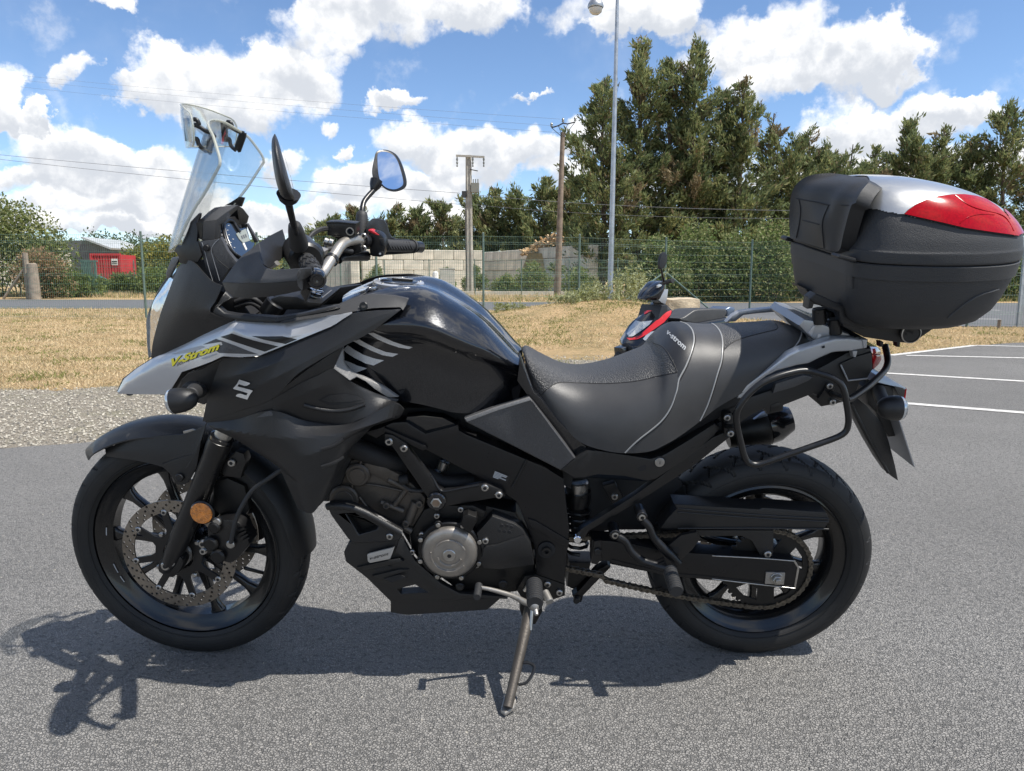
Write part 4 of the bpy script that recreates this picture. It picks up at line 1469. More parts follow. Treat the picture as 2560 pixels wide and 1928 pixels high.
def star_geo(mtx, arms, r_in, r_ring, r_arm, aw, t, ph=0):
    """Disc carrier: a ring with arms as one flat solid."""
    out = []
    for k in range(arms):
        a = 2 * math.pi * k / arms + ph
        for da, r in ((-aw * 1.9, r_ring), (-aw * 1.0, r_ring + .012), (-aw * .55, r_arm), (aw * .55, r_arm), (aw * 1.0, r_ring + .012), (aw * 1.9, r_ring)):
            out.append(Vector((r * math.cos(a + da), r * math.sin(a + da), 0)))
    inn = [Vector((r_in * math.cos(2 * math.pi * k / 40), r_in * math.sin(2 * math.pi * k / 40), 0)) for k in range(40)]
    tri = tessellate_polygon([out, inn])
    fl = out + inn; n = len(fl)
    V = [mtx @ (q + Vector((0, 0, t / 2))) for q in fl] + [mtx @ (q - Vector((0, 0, t / 2))) for q in fl]
    F = [tuple(q) for q in tri] + [tuple(n + i for i in reversed(q)) for q in tri]
    s = 0
    for k in (len(out), len(inn)):
        F += [(s + i, s + (i + 1) % k, s + (i + 1) % k + n, s + i + n) for i in range(k)]; s += k
    return V, F


def spoke_geo(mtx, a, r0, r1, w0, w1, z0, z1, t, flare, fork=0.0):
    """Tapered cast spoke that flares where it meets the rim."""
    u = Vector((math.cos(a), math.sin(a), 0)); s = Vector((-math.sin(a), math.cos(a), 0))
    prof = [(r0, w0 * 1.35), (r0 + .025, w0), (r0 + (r1 - r0) * .55, w1), (r1 - .03, w1 * 1.15), (r1 - .012, w1 * 1.8), (r1 + .004, flare)]
    V, F = [], []
    for r, w in prof:
        f = (r - r0) / (r1 - r0); z = z0 + (z1 - z0) * f; tt = t * (1 - .25 * f)
        for du, dz in ((-.5, -.35), (-.35, -.5), (.35, -.5), (.5, -.35), (.5, .35), (.35, .5), (-.35, .5), (-.5, .35)):
            V.append(mtx @ (u * r + s * (du * w) + Vector((0, 0, z + dz * tt))))
    n = 8
    F = grid_faces(n, len(prof), wrap=True)
    F += [tuple(range(n)), tuple((len(prof) - 1) * n + j for j in reversed(range(n)))]
    return V, F


def wheel(name, mtx, R, wid, rb, nsp, ph, groove, rimw):
    w = bpy.data.objects.new(name, None); col.objects.link(w); w.parent = moto; w.empty_display_size = .05
    V, F = tyre_geo(mtx, R, wid, rb + .006, 720, groove); o = mk('tyre', V, F, K.rub, w, 25); fixn(o)
    rs_ = rb + (R - rb)
    for s_ in (1, -1):
        for q_, rr_ in ((.46, .0011), (.56, .0008), (.20, .0012)):
            rt = rb + (R - rb) * q_; wt = wid / 2 * (.985 if q_ > .3 else .945)
            tube('moulded_ring', o, K.rub, [mtx @ Vector((rt * math.cos(a * .0873), rt * math.sin(a * .0873), s_ * wt)) for a in range(72)], rr_, 6, 1, closed=True)
        for a0 in (-38, 82, 200):
            for k_ in range(5):
                a = rad(a0 + k_ * 1.6)
                r1_, r2_ = rb + (R - rb) * .40, rb + (R - rb) * .62
                tube('moulded_rib', o, K.rub, [mtx @ Vector((r_ * math.cos(a), r_ * math.sin(a), s_ * w_)) for r_, w_ in ((r1_, wid / 2 * .995), (r2_, wid / 2 * .955))], .0013, 5, 0)
    h = rimw / 2
    prof = [(-h, rb + .008), (-h - .003, rb + .002), (-h + .006, rb - .006), (-h + .012, rb - .020), (-h * .45, rb - .034), (h * .45, rb - .034), (h - .012, rb - .020), (h - .006, rb - .006), (h + .003, rb + .002), (h, rb + .008),
            (h - .010, rb + .004), (h - .016, rb - .012), (0, rb - .026), (-h + .016, rb - .012), (-h + .010, rb + .004)]
    lathe('rim', w, K.rim, prof, mtx, 120, closed=True)
    for k in range(nsp):
        V, F = spoke_geo(mtx, ph + 2 * math.pi * k / nsp, .050, rb - .030, .026, .017, 0, 0, .030, .05)
        o = mk('spoke', V, F, K.rim, w, 50); fixn(o)
    lathe('hub', w, K.rim, [(-.062, .03), (-.058, .045), (-.03, .062), (.03, .062), (.058, .045), (.062, .03)], mtx, 40)
    return w


WF = STEER @ Matrix.Translation(AXF) @ LAT
WR = Matrix.Translation(AXR) @ LAT
fw = wheel('front_wheel', WF, RF, .112, .2495, 10, rad(-4), 30, .078)
rw = wheel('rear_wheel', WR, RR, .148, .2165, 10, rad(20), 26, .118)
# valve stem
p = WF @ Vector((.215 * math.cos(rad(-24)), .215 * math.sin(rad(-24)), 0)); q = WF @ Vector((.165 * math.cos(rad(-20)), .165 * math.sin(rad(-20)), .03))
cyl('valve_stem', fw, K.matt, p, q, .005, 10)
# rim tape flashes
for a0, a1 in ((168, 174), (196, 203), (206, 211)):
    V, F = [], []
    for k in range(5):
        a = rad(a0 + (a1 - a0) * k / 4)
        for r in (.2275, .2245): V.append(WF @ Vector((r * math.cos(a), r * math.sin(a), .0315)))
    mk('rim_sticker', V, [(2 * k, 2 * k + 1, 2 * k + 3, 2 * k + 2) for k in range(4)], K.lgrey, fw)
for s in (1, -1):
    m2 = WF @ Matrix.Translation((0, 0, s * .072))
    V, F = disc_geo(m2, .122, .155, 4, 84, .0045, .0034)
    d = mk('brake_disc', V, F, K.disc, fw, 30)
    V, F = star_geo(m2, 8, .042, .064, .126, .12, .006, .2); o = mk('disc_carrier', V, F, K.matt, d, 30); fixn(o)
    for k in range(8):
        a = .2 + 2 * math.pi * k / 8
        c = m2 @ Vector((.1225 * math.cos(a), .1225 * math.sin(a), s * .001)); n = (m2.to_3x3() @ Vector((0, 0, s)))
        cyl('bobbin', d, K.steel, c - n * .004, c + n * .005, .0085, 14, bev=.25)
        cyl('bobbin_hole', d, K.dark, c + n * .005, c + n * .0054, .004, 10, bev=0)
        a += .39; c = m2 @ Vector((.069 * math.cos(a), .069 * math.sin(a), s * .003))
        if k % 2 == 0: cyl('disc_bolt', d, K.steel, c - n * .003, c + n * .006, .0065, 12, bev=.25)
# axle
c = WF @ Vector((0, 0, 0)); n = WF.to_3x3() @ Vector((0, 0, 1))
cyl('axle', fw, K.alu, c - n * .125, c + n * .118, .013, 24)
lathe('axle_collar', fw, K.alu, [(.066, .026), (.066, .034), (.078, .034), (.078, .026)], WF, 30, closed=True)

# rear disc, sprocket, chain
m2 = WR @ Matrix.Translation((0, 0, -.085))
V, F = disc_geo(m2, .095, .130, 4, 72, .005, .0042); d = mk('brake_disc', V, F, K.disc, rw, 30)
V, F = star_geo(m2, 5, .04, .07, .1, .14, .006); fixn(mk('disc_carrier', V, F, K.matt, d))
CH_W = .094
m2 = WR @ Matrix.Translation((0, 0, CH_W))
RS = .114
teeth = 45
outl = []
for k in range(teeth * 4):
    a = 2 * math.pi * k / (teeth * 4); outl.append(Vector(((RS + (.004 if k % 4 < 2 else -.0035)) * math.cos(a), (RS + (.004 if k % 4 < 2 else -.0035)) * math.sin(a), 0)))
holes_ = []
for k in range(5):
    a = 2 * math.pi * (k + .3) / 5
    holes_.append([Vector((r * math.cos(a + da), r * math.sin(a + da), 0)) for r, da in ((.062, -.28), (.062, .28), (.094, .38), (.096, 0), (.094, -.38))])
tri = tessellate_polygon([outl] + holes_); fl = outl + [q for h in holes_ for q in h]; n_ = len(fl)
V = [m2 @ (q + Vector((0, 0, .003))) for q in fl] + [m2 @ (q - Vector((0, 0, .003))) for q in fl]
F = [tuple(q) for q in tri] + [tuple(n_ + i for i in q) for q in tri]
s0 = 0
for l in [outl] + holes_:
    k = len(l); F += [(s0 + i, s0 + (i + 1) % k, s0 + (i + 1) % k + n_, s0 + i + n_) for i in range(k)]; s0 += k
o = mk('sprocket', V, F, K.engb, rw, 30); fixn(o)
lathe('cush_hub', rw, K.alu, [(.04, .062), (.07, .066), (.09, .055), (.095, .03)], WR, 40)
p0, p1 = AXR - Vector((0, .12, 0)), AXR + Vector((0, .12, 0))
cyl('axle', rw, K.steel, p0, p1, .011, 20)
# chain path: rear sprocket round to the front sprocket
fs = pt('4', 150, 930, CH_W); fs = Vector((fs.x, -CH_W, fs.z)); rf = .036
rs_ = Vector((AXR.x, -CH_W, AXR.z))
dvec = fs - rs_; Ld = dvec.length; base_a = math.atan2(dvec.z, dvec.x); al = math.acos((RS - rf) / Ld)
path = []
aU, aL = base_a - al, base_a + al     # tangent angles: upper run, lower run
for k in range(41):
    a = aL + (2 * math.pi - 2 * al) * k / 40
    path.append(rs_ + Vector((RS * math.cos(a), 0, RS * math.sin(a))))
for k in range(11):
    a = aU + (aL - aU) * k / 10
    path.append(fs + Vector((rf * math.cos(a), 0, rf * math.sin(a))))
path.append(path[0].copy())
low = len(path) - 2
D = []
for a, b_ in zip(path, path[1:]):
    kk = max(1, int((b_ - a).length / .004))
    for i in range(kk): D.append(a.lerp(b_, i / kk))
cum = [0]
for a, b_ in zip(D, D[1:]): cum.append(cum[-1] + (b_ - a).length)
tot = cum[-1]; nl = int(tot / .01588); pitch = tot / nl


def on_path(s):
    s %= tot
    lo = 0; hi = len(cum) - 1
    while hi - lo > 1:
        mid = (lo + hi) // 2
        if cum[mid] <= s: lo = mid
        else: hi = mid
    q = D[lo].lerp(D[hi], (s - cum[lo]) / max(cum[hi] - cum[lo], 1e-9)).copy()
    t = q.x
    if fs.x + .04 < q.x < AXR.x - .02 and q.z < (fs.z + (AXR.z - RS)) / 2 + .05 and q.z < AXR.z - .02:
        f = (q.x - fs.x) / (AXR.x - fs.x); q.z -= .016 * math.sin(math.pi * f)   # the lower run sags a little
    return q


def link_mesh(outer):
    b = MB()
    for s in (1, -1):
        z = s * (.0068 if outer else .0045)
        out = []
        for k in range(9): a = math.pi / 2 + math.pi * k / 8; out.append((-.00794 + .0066 * math.cos(a), .0066 * math.sin(a)))
        out.append((0, -.0046))
        for k in range(9): a = -math.pi / 2 + math.pi * k / 8; out.append((.00794 + .0066 * math.cos(a), .0066 * math.sin(a)))
        out.append((0, .0046))
        n = len(out)
        V = [Vector((x, -z - .0009, y)) for x, y in out] + [Vector((x, -z + .0009, y)) for x, y in out]
        F = [tuple(range(n)), tuple(reversed(range(n, 2 * n)))] + [(i, i + n, (i + 1) % n + n, (i + 1) % n) for i in range(n)]
        b.add((V, F))
    for x in (-.00794, .00794):
        b.bar((x, -.0088, 0), (x, .0088, 0), .0026 if outer else .0045, 8)
    return b


chain_e = bpy.data.objects.new('chain', None); col.objects.link(chain_e); chain_e.parent = moto
protos = {}
for k in range(nl):
    a, b_ = on_path(k * pitch), on_path((k + 1) * pitch)
    m3 = Matrix.Translation((a + b_) / 2) @ Matrix.Rotation(-math.atan2(b_.z - a.z, b_.x - a.x), 4, 'Y')
    if k % 2 not in protos:
        o = link_mesh(k % 2 == 0).build('link', K.chain, chain_e, 30); fixn(o); protos[k % 2] = o
    else:
        o = protos[k % 2].copy(); col.objects.link(o); o.parent = chain_e
    o.matrix_local = m3

# ---------------------------------------------------------------- fork, fender, front brake
for s in (1, -1):
    a, b_ = P('2', 562, 1165, .100, FORK), P('2', 838, 500, .100, FORK)
    up = b_ - a; top = a + up * 1.62
    if s < 0:
        Si = STEER.inverted()
        a, b_, top = [STEER @ Vector(((Si @ q).x, -(Si @ q).y, (Si @ q).z)) for q in (a, b_, top)]
    fl_ = lathe('fork_leg', moto, K.matt, [(-.012, .012), (0, .018), (.03, .0235), (.10, .0262), ((b_ - a).length - .05, .0275), ((b_ - a).length - .02, .0305), ((b_ - a).length, .030), ((b_ - a).length + .004, .024)], axis_m(a, b_), 32)
    dd = (b_ - a).normalized()
    cyl('fork_tube', fl_, K.steel if s > 0 else K.steel, b_, top, .0215, 28)
    lathe('dust_seal', fl_, K.gloss, [(0, .024), (.0, .029), (.008, .029), (.01, .0245)], axis_m(b_ + dd * .002, top), 28)
    if s > 0:
        FL = fl_
        plate('fork_bottom', fl_, K.matt, '2', [(520, 1130), (560, 1120), (625, 1110), (640, 1150), (600, 1208), (570, 1215), (512, 1185)], .112, .03, FORK, bev=.004, sm=3)
        bolt(fl_, '2', 552, 1155, .114, .0125, K.steel, FORK, .006)
        rp = P('2', 738, 880, .132, FORK); ri = -FORK.inward
        cyl('reflector_cup', fl_, K.matt, rp - ri * .010, rp + ri * .001, .0315, 36)
        cyl('reflector', fl_, K.amber, rp, rp + ri * .005, .0282, 36)
# fender arcs over the tyre
WFi = FORK.Ri @ FORK.W


def fender_arc(name, a0, a1, r0, r1, wid, n, tip, skirt=.0, m=None):
    G = []
    for i in range(n):
        f = i / (n - 1); a = rad(a0 + (a1 - a0) * f); R_ = r0 + (r1 - r0) * f
        wv = wid * min(1, tip(f)); row = []
        for j in range(17):
            t = -1 + 2 * j / 16
            r = R_ - .030 * abs(t) ** 2.6 - skirt * max(0, abs(t) - .8)
            row.append(WF @ Vector((r * math.cos(a), r * math.sin(a), t * wv)))
        G.append(row)
    cen = WF @ Vector((0, 0, 0))
    off = [(cen - q).normalized() * .0035 for r in G for q in r]
    V, F = shell(G, 17, n, off)
    o = mk(name, V, F, m or K.plas, moto, 40); fixn(o)
    return o


M_CARB = mat('fender_weave', (.022, .022, .023), .45, coat=.12, bump=(520, .6, .001, 'cells'))
ff = fender_arc('front_fender', 134, 72, .372, .352, .078, 26, lambda f: .5 + 3.2 * f, m=M_CARB)
fx = fender_arc('fender_extender', 58, -1, .345, .343, .076, 22, lambda f: 1 if f < .8 else 1 - (f - .8) * .9)
for s in (1,):
    sk = sheet('fender_skirt', ff, K.plas, '2', [
        [(235, 552, .05), (310, 515, .062), (400, 492, .072), (520, 478, .078), (640, 470, .082), (735, 435, .086), (762, 412, .088)],
        [(238, 570, .054), (315, 558, .07), (420, 555, .08), (520, 560, .086), (620, 575, .09), (700, 560, .093), (745, 470, .092)],
        [(242, 586, .056), (325, 597, .072), (420, 612, .082), (512, 634, .088), (590, 660, .092), (665, 640, .095), (735, 500, .094)]], .004, FORK, nu=30, nv=10)
    plate('fender_tab', ff, K.plas, '2', [(520, 630), (600, 600), (700, 570), (735, 500), (712, 640), (668, 722), (640, 735), (605, 733), (588, 700), (566, 670)], .0945, .006, FORK, bev=.002)
    bolt(ff, '2', 625, 695, .097, .011, K.matt, FORK)
plate('fender_grille', ff, K.steel, '2', [(640, 455), (690, 443), (715, 452), (680, 470), (645, 472)], .0785, .003, FORK, bev=0)
plate('fork_brace', moto, K.matt, '2', [(850, 600), (885, 585), (915, 560), (955, 572), (968, 610), (960, 640), (940, 700), (850, 690), (835, 650)], .088, .03, FORK, bev=.004)
bolt(moto, '2', 895, 618, .092, .010, K.steel, FORK)
plate('fork_bracket', moto, K.engb, '2', [(800, 720), (870, 700), (960, 740), (985, 860), (960, 900), (850, 905), (800, 860)], .070, .02, FORK, bev=.003)
# caliper
cal = plate('brake_caliper', moto, K.matt, '2', [(765, 960), (800, 925), (880, 915), (935, 935), (960, 985), (985, 1040), (950, 1090), (900, 1140), (850, 1135), (800, 1110), (775, 1040)], .118, .05, FORK, bev=.007, sm=2)
for x, y, r in ((792, 1035, .019), (830, 1100, .019), (812, 950, .016)):
    q = P('2', x, y, .118, FORK); cyl('piston_cap', cal, K.engb, q, q - FORK.inward * .014, r, 24, bev=.3)
for k in range(4):
    plate('fin', cal, K.matt, '2', [(905 + k * 14, 975 + k * 17), (960 + k * 8, 955 + k * 17), (962 + k * 8, 964 + k * 17), (908 + k * 14, 986 + k * 17)], .127, .012, FORK, bev=.001)
bolt(cal, '2', 745, 1040, .098, .0115, K.steel, FORK); bolt(cal, '2', 747, 1078, .098, .0095, K.steel, FORK); bolt(cal, '2', 820, 925, .122, .011, K.steel, FORK, hexed=False)
bolt(cal, '2', 890, 1042, .128, .011, K.steel, FORK, hexed=False, name='banjo')
tube('brake_hose', moto, K.grip, [(1160, 650, .12), (1080, 705, .125), (1000, 765, .13), (945, 850, .138), (915, 920, .14), (900, 985, .14), (890, 1035, .137)], .0055, fr=FORK, v='2')
c2_ = plate('brake_caliper', moto, K.dark, '2', [(870, 900), (960, 870), (1040, 910), (1070, 990), (1030, 1030), (960, 1000)], -.09, .05, FORK, bev=.006, sm=2)

# ---------------------------------------------------------------- engine and frame core
plate('engine_core', moto, K.dark, '3', [(330, 560), (520, 480), (900, 560), (1300, 790), (1500, 900), (1560, 1100), (1660, 1490), (1500, 1560), (1040, 1560), (830, 1410), (700, 1190), (380, 1040)], .07, .16, bev=.01)
plate('radiator', moto, K.dark, '3', [(150, 540), (430, 480), (345, 720), (245, 965), (200, 985), (110, 980), (120, 700)], .13, .26, bev=.004)
cy = plate('front_cylinder', moto, K.eng, '3', [(222, 990), (300, 800), (345, 700), (440, 676), (560, 720), (700, 790), (800, 880), (872, 960), (860, 1050), (800, 1190), (700, 1200), (560, 1120), (440, 1050), (260, 1020)], .125, .25, bev=.008)
for x, y, r in ((405, 790, .030), (310, 955, .036)):
    q = pt('3', x, y, .13); i_ = BIKE.inward
    cyl('cam_boss', cy, K.eng, q, q - i_ * .012, r, 32, bev=.2); cyl('cam_cap', cy, K.eng, q - i_ * .012, q - i_ * .0155, r * .66, 28, bev=.1)
tube('cylinder_rib', cy, K.eng, [(432, 690, .134), (395, 780, .134), (330, 980, .134)], .003, v='3')
tube('cylinder_rib', cy, K.eng, [(380, 870, .13), (520, 870, .13), (780, 925, .13)], .0028, v='3')
tube('cylinder_rib', cy, K.eng, [(410, 950, .13), (480, 1040, .13), (560, 1110, .13)], .004, v='3')
for x0, y0, x1, y1, r in ((560, 985, 720, 1050, .008), (640, 1030, 745, 890, .007), (805, 985, 750, 1130, .012), (700, 1150, 775, 1190, .009), (610, 830, 760, 900, .008)):
    cyl('stud', cy, K.eng, pt('3', x0, y0, .132), pt('3', x1, y1, .132), r, 12)
for x, y in ((830, 1000), (735, 1135), (600, 1010)):
    bolt(cy, '3', x, y, .14, .0095, K.eng)
plate('cam_plate', cy, K.eng, '3', [(450, 690), (560, 730), (700, 800), (690, 850), (580, 840), (480, 790), (440, 740)], .136, .02, bev=.006)
cr_ = plate('crankcase', moto, K.engb, '3', [(755, 1210), (860, 1040), (950, 1010), (1280, 1010), (1500, 1060), (1600, 1250), (1640, 1500), (1500, 1590), (1080, 1600), (1020, 1540), (860, 1420), (770, 1330)], .135, .27, bev=.01)
q = pt('3', 1045, 1300, .15); i_ = BIKE.inward
SC_ = (pt('3', 1145, 1300, .18) - pt('3', 1045, 1300, .18)).length / 100       # metres per zoomed pixel at the near side of the engine
cyl('cover_flange', cr_, K.engb, q, q - i_ * .020, 226 * SC_, 60, bev=.04)
for k in range(8):
    a = k * .785 + .35; cc = q + Vector((math.cos(a), 0, math.sin(a))) * 222 * SC_
    cyl('flange_lug', cr_, K.engb, cc, cc - i_ * .020, .010, 14); cyl('bolt', cr_, K.steel, cc - i_ * .02, cc - i_ * .025, .0058, 12)
gc = lathe('generator_cover', cr_, K.gcov, [(.0, 198 * SC_), (.024, 196 * SC_), (.032, 186 * SC_), (.036, 165 * SC_), (.0375, 120 * SC_), (.0365, 112 * SC_), (.0375, 104 * SC_), (.039, 40 * SC_), (.039, 0)], axis_m(q, q - i_), 72)
for (a0, a1, r) in ((20, 150, 112), (170, 330, 128), (190, 350, 84)):
    tube('cover_ridge', gc, K.gcov, [q - i_ * .0385 + Vector((math.cos(rad(a)), 0, math.sin(rad(a)))) * r * SC_ for a in range(a0, a1, 10)], .0030, 6, 1)
cyl('timing_cap', gc, K.steel, q - i_ * .036 , q - i_ * .0425, 46 * SC_, 36, bev=.1); cyl('cap_socket', gc, K.dark, q - i_ * .0425, q - i_ * .0430, 16 * SC_, 6, bev=0)
plate('cover_clip', cr_, K.engb, '3', [(1130, 1085), (1165, 1072), (1225, 1092), (1230, 1120), (1190, 1195), (1150, 1190), (1112, 1150)], .196, .03, bev=.006)
plate('cover_clip', cr_, K.engb, '3', [(1110, 1010), (1200, 1010), (1290, 1050), (1270, 1095), (1180, 1060), (1120, 1045)], .165, .03, bev=.006)
sp = plate('sprocket_cover', moto, K.plas, '3', [(1225, 1205), (1335, 1085), (1490, 1140), (1545, 1180), (1600, 1270), (1625, 1425), (1400, 1455), (1280, 1450), (1240, 1400), (1262, 1320)], .172, .05, bev=.005)
plate('cover_step', sp, K.plas, '3', [(1275, 1300), (1370, 1285), (1560, 1220), (1600, 1280), (1622, 1380), (1460, 1380), (1390, 1430), (1290, 1420), (1260, 1370)], .178, .01, bev=.004)
for x, y in ((1400, 1150), (1437, 1152), (1468, 1160), (1385, 1185), (1420, 1190), (1455, 1195)): bolt(sp, '3', x, y, .172, .005, K.dark, L=.0008, hexed=False, name='vent_hole')
bolt(sp, '3', 1287, 1253, .174, .008)
for x, y, r in ((845, 1210, .007), (950, 1080, .007), (780, 1330, .007), (980, 1478, .007), (1130, 1475, .007), (1225, 1420, .008), (1115, 1035, .007), (1110, 1570, .011), (1410, 1555, .012)):
    bolt(cr_, '3', x, y, .16, r, K.engb if r > .01 else K.steel)
plate('sump', moto, K.engb, '3', [(1030, 1500), (1500, 1520), (1560, 1600), (1400, 1625), (1100, 1620)], .11, .2, bev=.006)
tube('coolant_hose', moto, K.dark, [(350, 600, .12), (480, 650, .12), (620, 700, .11), (720, 730, .09)], .026, v='3')
tube('coolant_hose', moto, K.dark, [(820, 760, .10), (900, 800, .11), (1000, 850, .11), (1200, 840, .09)], .018, v='3')
tube('breather_pipe', moto, K.blue, [(995, 690, .10), (980, 745, .10), (930, 790, .10)], .008, v='3')
cyl('throttle_clamp', moto, K.steel, pt('3', 980, 760, .1), pt('3', 1005, 700, .1), .014, 14)
tube('wire_loom', moto, K.grip, [(820, 720, .13), (900, 820, .13), (880, 900, .13), (760, 900, .135), (690, 840, .135)], .005, v='3')
cyl('sensor_plug', moto, K.dark, pt('3', 690, 835, .14), pt('3', 755, 825, .14), .012, 12)

frm = plate('frame', moto, K.frame, '3', [(440, 505), (560, 470), (640, 435), (740, 430), (870, 512), (1095, 452), (1105, 490), (1160, 520), (1570, 690), (1700, 745), (1830, 825), (1850, 1000), (1872, 1180), (1858, 1300), (1842, 1480), (1838, 1560), (1640, 1490), (1632, 1340), (1600, 1230), (1545, 1085), (1500, 985), (1420, 930), (1270, 835), (870, 625), (590, 510), (530, 548)], .150, .04, bev=.006)
plate('frame', moto, K.frame, '3', [(440, 505), (640, 435), (870, 512), (1160, 520), (1830, 825), (1872, 1180), (1838, 1560), (1640, 1490), (1545, 1085), (1270, 835), (590, 510)], -.11, .04, bev=.006)
plate('frame_rib', frm, K.frame, '3', [(585, 470), (870, 595), (882, 622), (850, 632), (580, 500)], .160, .014, bev=.004)
tube('frame_weld', frm, K.frame, [(1575, 690, .152), (1530, 780, .152), (1470, 890, .152)], .0032, v='3')
plate('frame_pad', frm, K.frame, '3', [(1580, 1100), (1640, 1120), (1870, 1255), (1862, 1310), (1600, 1170)], .1545, .01, bev=.004)
bp_ = plate('battery_cover', moto, K.gloss, '3', [(740, 395), (860, 385), (990, 400), (1090, 450), (875, 510), (730, 425)], .140, .03, bev=.006)
emb = plate('engine_bracket', moto, K.matt, '3', [(585, 512), (640, 520), (740, 580), (775, 640), (960, 885), (1000, 908), (1120, 890), (1240, 868), (1290, 860), (1400, 905), (1425, 950), (1330, 965), (1020, 1018), (1000, 1035), (955, 1042), (905, 1015), (885, 960), (760, 780), (640, 605), (585, 565)], .166, .018, bev=.006)
tube('bracket_edge', emb, K.frame, [(905, 805, .160), (930, 835, .160), (960, 890, .166), (1000, 912, .168), (1150, 885, .168), (1245, 868, .168)], .004, v='3')
bolt(emb, '3', 618, 565, .168, .0095); bolt(emb, '3', 722, 612, .168, .0092); bolt(emb, '3', 1283, 885, .168, .0092); bolt(emb, '3', 1380, 935, .168, .0092)
q = pt('3', 948, 975, .167); cyl('mount_boss', emb, K.gloss, q, q - BIKE.inward * .010, .0235, 32); cyl('mount_bolt', emb, K.steel, q - BIKE.inward * .01, q - BIKE.inward * .016, .0135, 6, bev=.15); cyl('socket', emb, K.brown, q - BIKE.inward * .016, q - BIKE.inward * .0165, .009, 20, bev=0)
q = pt('3', 1710, 1318, .152); cyl('pivot_recess', frm, K.dark, q, q - BIKE.inward * .003, .0225, 30, bev=.05); lathe('pivot_nut', frm, K.matt, [(0, .0055), (0, .0118), (.008, .0118), (.008, .0055)], axis_m(q - BIKE.inward * .003, q - BIKE.inward), 24, closed=True)
# type label with its printed rows
stk = plate('type_label', frm, K.ink, '3', [(1350, 764), (1455, 806), (1438, 855), (1332, 812)], .1515, .001, bev=0)
for k in range(5):
    t = .14 + k * .18
    a = (1350 - 18 * t + 6, 764 + 48 * t + 2); L = (.9, .86, .55, .9, .4)[k]
    plate('label_print', stk, K.lgrey, '3', [a, (a[0] + 96 * L, a[1] + 38 * L), (a[0] + 96 * L - 3, a[1] + 38 * L + 6), (a[0] - 3, a[1] + 6)], .1522, .0005, bev=0)

# swing arm area
plate('inner_fender', moto, K.dark, '4', [(300, 470), (480, 480), (780, 500), (930, 420), (1000, 520), (1000, 640), (940, 740), (760, 800), (560, 800), (320, 850)], .02, .04, bev=.004)
sh_ = cyl('shock_body', moto, K.steel, pt('4', 350, 495, .03), pt('4', 350, 605, .03), .030, 30)
lathe('shock_collar', moto, K.matt, [(0, .034), (.02, .036), (.04, .036)], axis_m(pt('4', 350, 640, .03), pt('4', 350, 610, .03)), 30)
sv = [pt('4', 350, 640, .03) + Vector((.032 * math.cos(k * .7), .032 * math.sin(k * .7), -.0022 * k)) for k in range(62)]
tube('shock_spring', moto, K.matt, sv, .005, 7, 1)
plate('reservoir_bracket', moto, K.matt, '4', [(510, 530), (585, 510), (640, 610), (580, 655), (560, 620)], .06, .02, bev=.004)
bolt(moto, '4', 580, 592, .062, .009, K.steel)
sa = plate('swing_arm', moto, K.frame, '4', [(440, 860), (560, 868), (700, 888), (890, 930), (1100, 945), (1400, 962), (1688, 985), (1716, 1030), (1692, 1162), (1500, 1142), (1200, 1108), (900, 1082), (780, 1040), (520, 990), (440, 1010)], .128, .05, bev=.005)
plate('swing_arm_facet', sa, K.frame, '4', [(560, 980), (900, 1062), (1200, 1088), (1500, 1122), (1690, 1144), (1690, 1160), (1500, 1141), (1200, 1107), (900, 1081), (560, 1000)], .1296, .004, bev=.001)
tube('polished_edge', sa, K.steel, [(1180, 958, .1285), (1450, 972, .1285), (1686, 990, .1285)], .0016, v='4')
tube('polished_edge', sa, K.steel, [(1180, 1100, .1295), (1450, 1132, .1295), (1690, 1158, .1295)], .0016, v='4')
ep = plate('end_cap', sa, K.steel, '4', [(1678, 988), (1690, 985), (1718, 1030), (1694, 1163), (1682, 1160), (1704, 1032)], .1295, .048, bev=.001)
ap = plate('adjuster_plate', sa, K.alu, '4', [(1512, 1060), (1630, 1062), (1622, 1136), (1505, 1130)], .1325, .004, bev=.001)
q = pt('4', 1575, 1097, .1325); o_ = -BIKE.inward
cyl('axle_washer', sa, K.steel, q, q + o_ * .003, .0165, 28); cyl('axle_nut', sa, K.steel, q + o_ * .003, q + o_ * .013, .0135, 6, bev=.12); cyl('axle_end', sa, K.steel, q + o_ * .013, q + o_ * .019, .0075, 16)
plate('swing_arm', moto, K.frame, '4', [(500, 868), (1688, 985), (1692, 1162), (900, 1082), (500, 1000)], -.08, .05, bev=.005)
plate('arm_bracket', moto, K.matt, '4', [(455, 870), (500, 862), (500, 985), (470, 1015), (438, 1005)], .134, .01, bev=.003); bolt(moto, '4', 478, 930, .136, .010, K.matt)
cg = plate('chain_guard', moto, K.plas, '4', [(948, 640), (1470, 672), (1490, 662), (1780, 684), (1882, 690), (1905, 742), (1872, 796), (1745, 800), (1500, 800), (860, 792), (900, 735), (962, 668)], .134, .055, bev=.006)
for y0, y1 in ((668, 722), (690, 740), (790, 786)):
    tube('guard_ridge', cg, K.plas, [(970, y0, .1345), (1450, y0 + (y1 - y0) * .7, .1345), (1895, y1 + 8, .1345)], .0024, v='4')
plate('guard_stay', cg, K.plas, '4', [(1040, 800), (1560, 802), (1556, 972), (1488, 978), (1425, 868), (1360, 838), (1050, 838)], .116, .008, bev=.003); bolt(cg, '4', 1520, 946, .118, .0095)
plate('linkage_arm', moto, K.frame, '4', [(322, 1208), (345, 1190), (470, 1050), (540, 1010), (560, 1030), (390, 1205), (380, 1245), (345, 1252)], .06, .03, bev=.006); bolt(moto, '4', 350, 1222, .062, .010, K.engb)
plate('linkage', moto, K.engb, '4', [(300, 1000), (440, 1000), (420, 1090), (330, 1170), (285, 1150)], .05, .06, bev=.01)
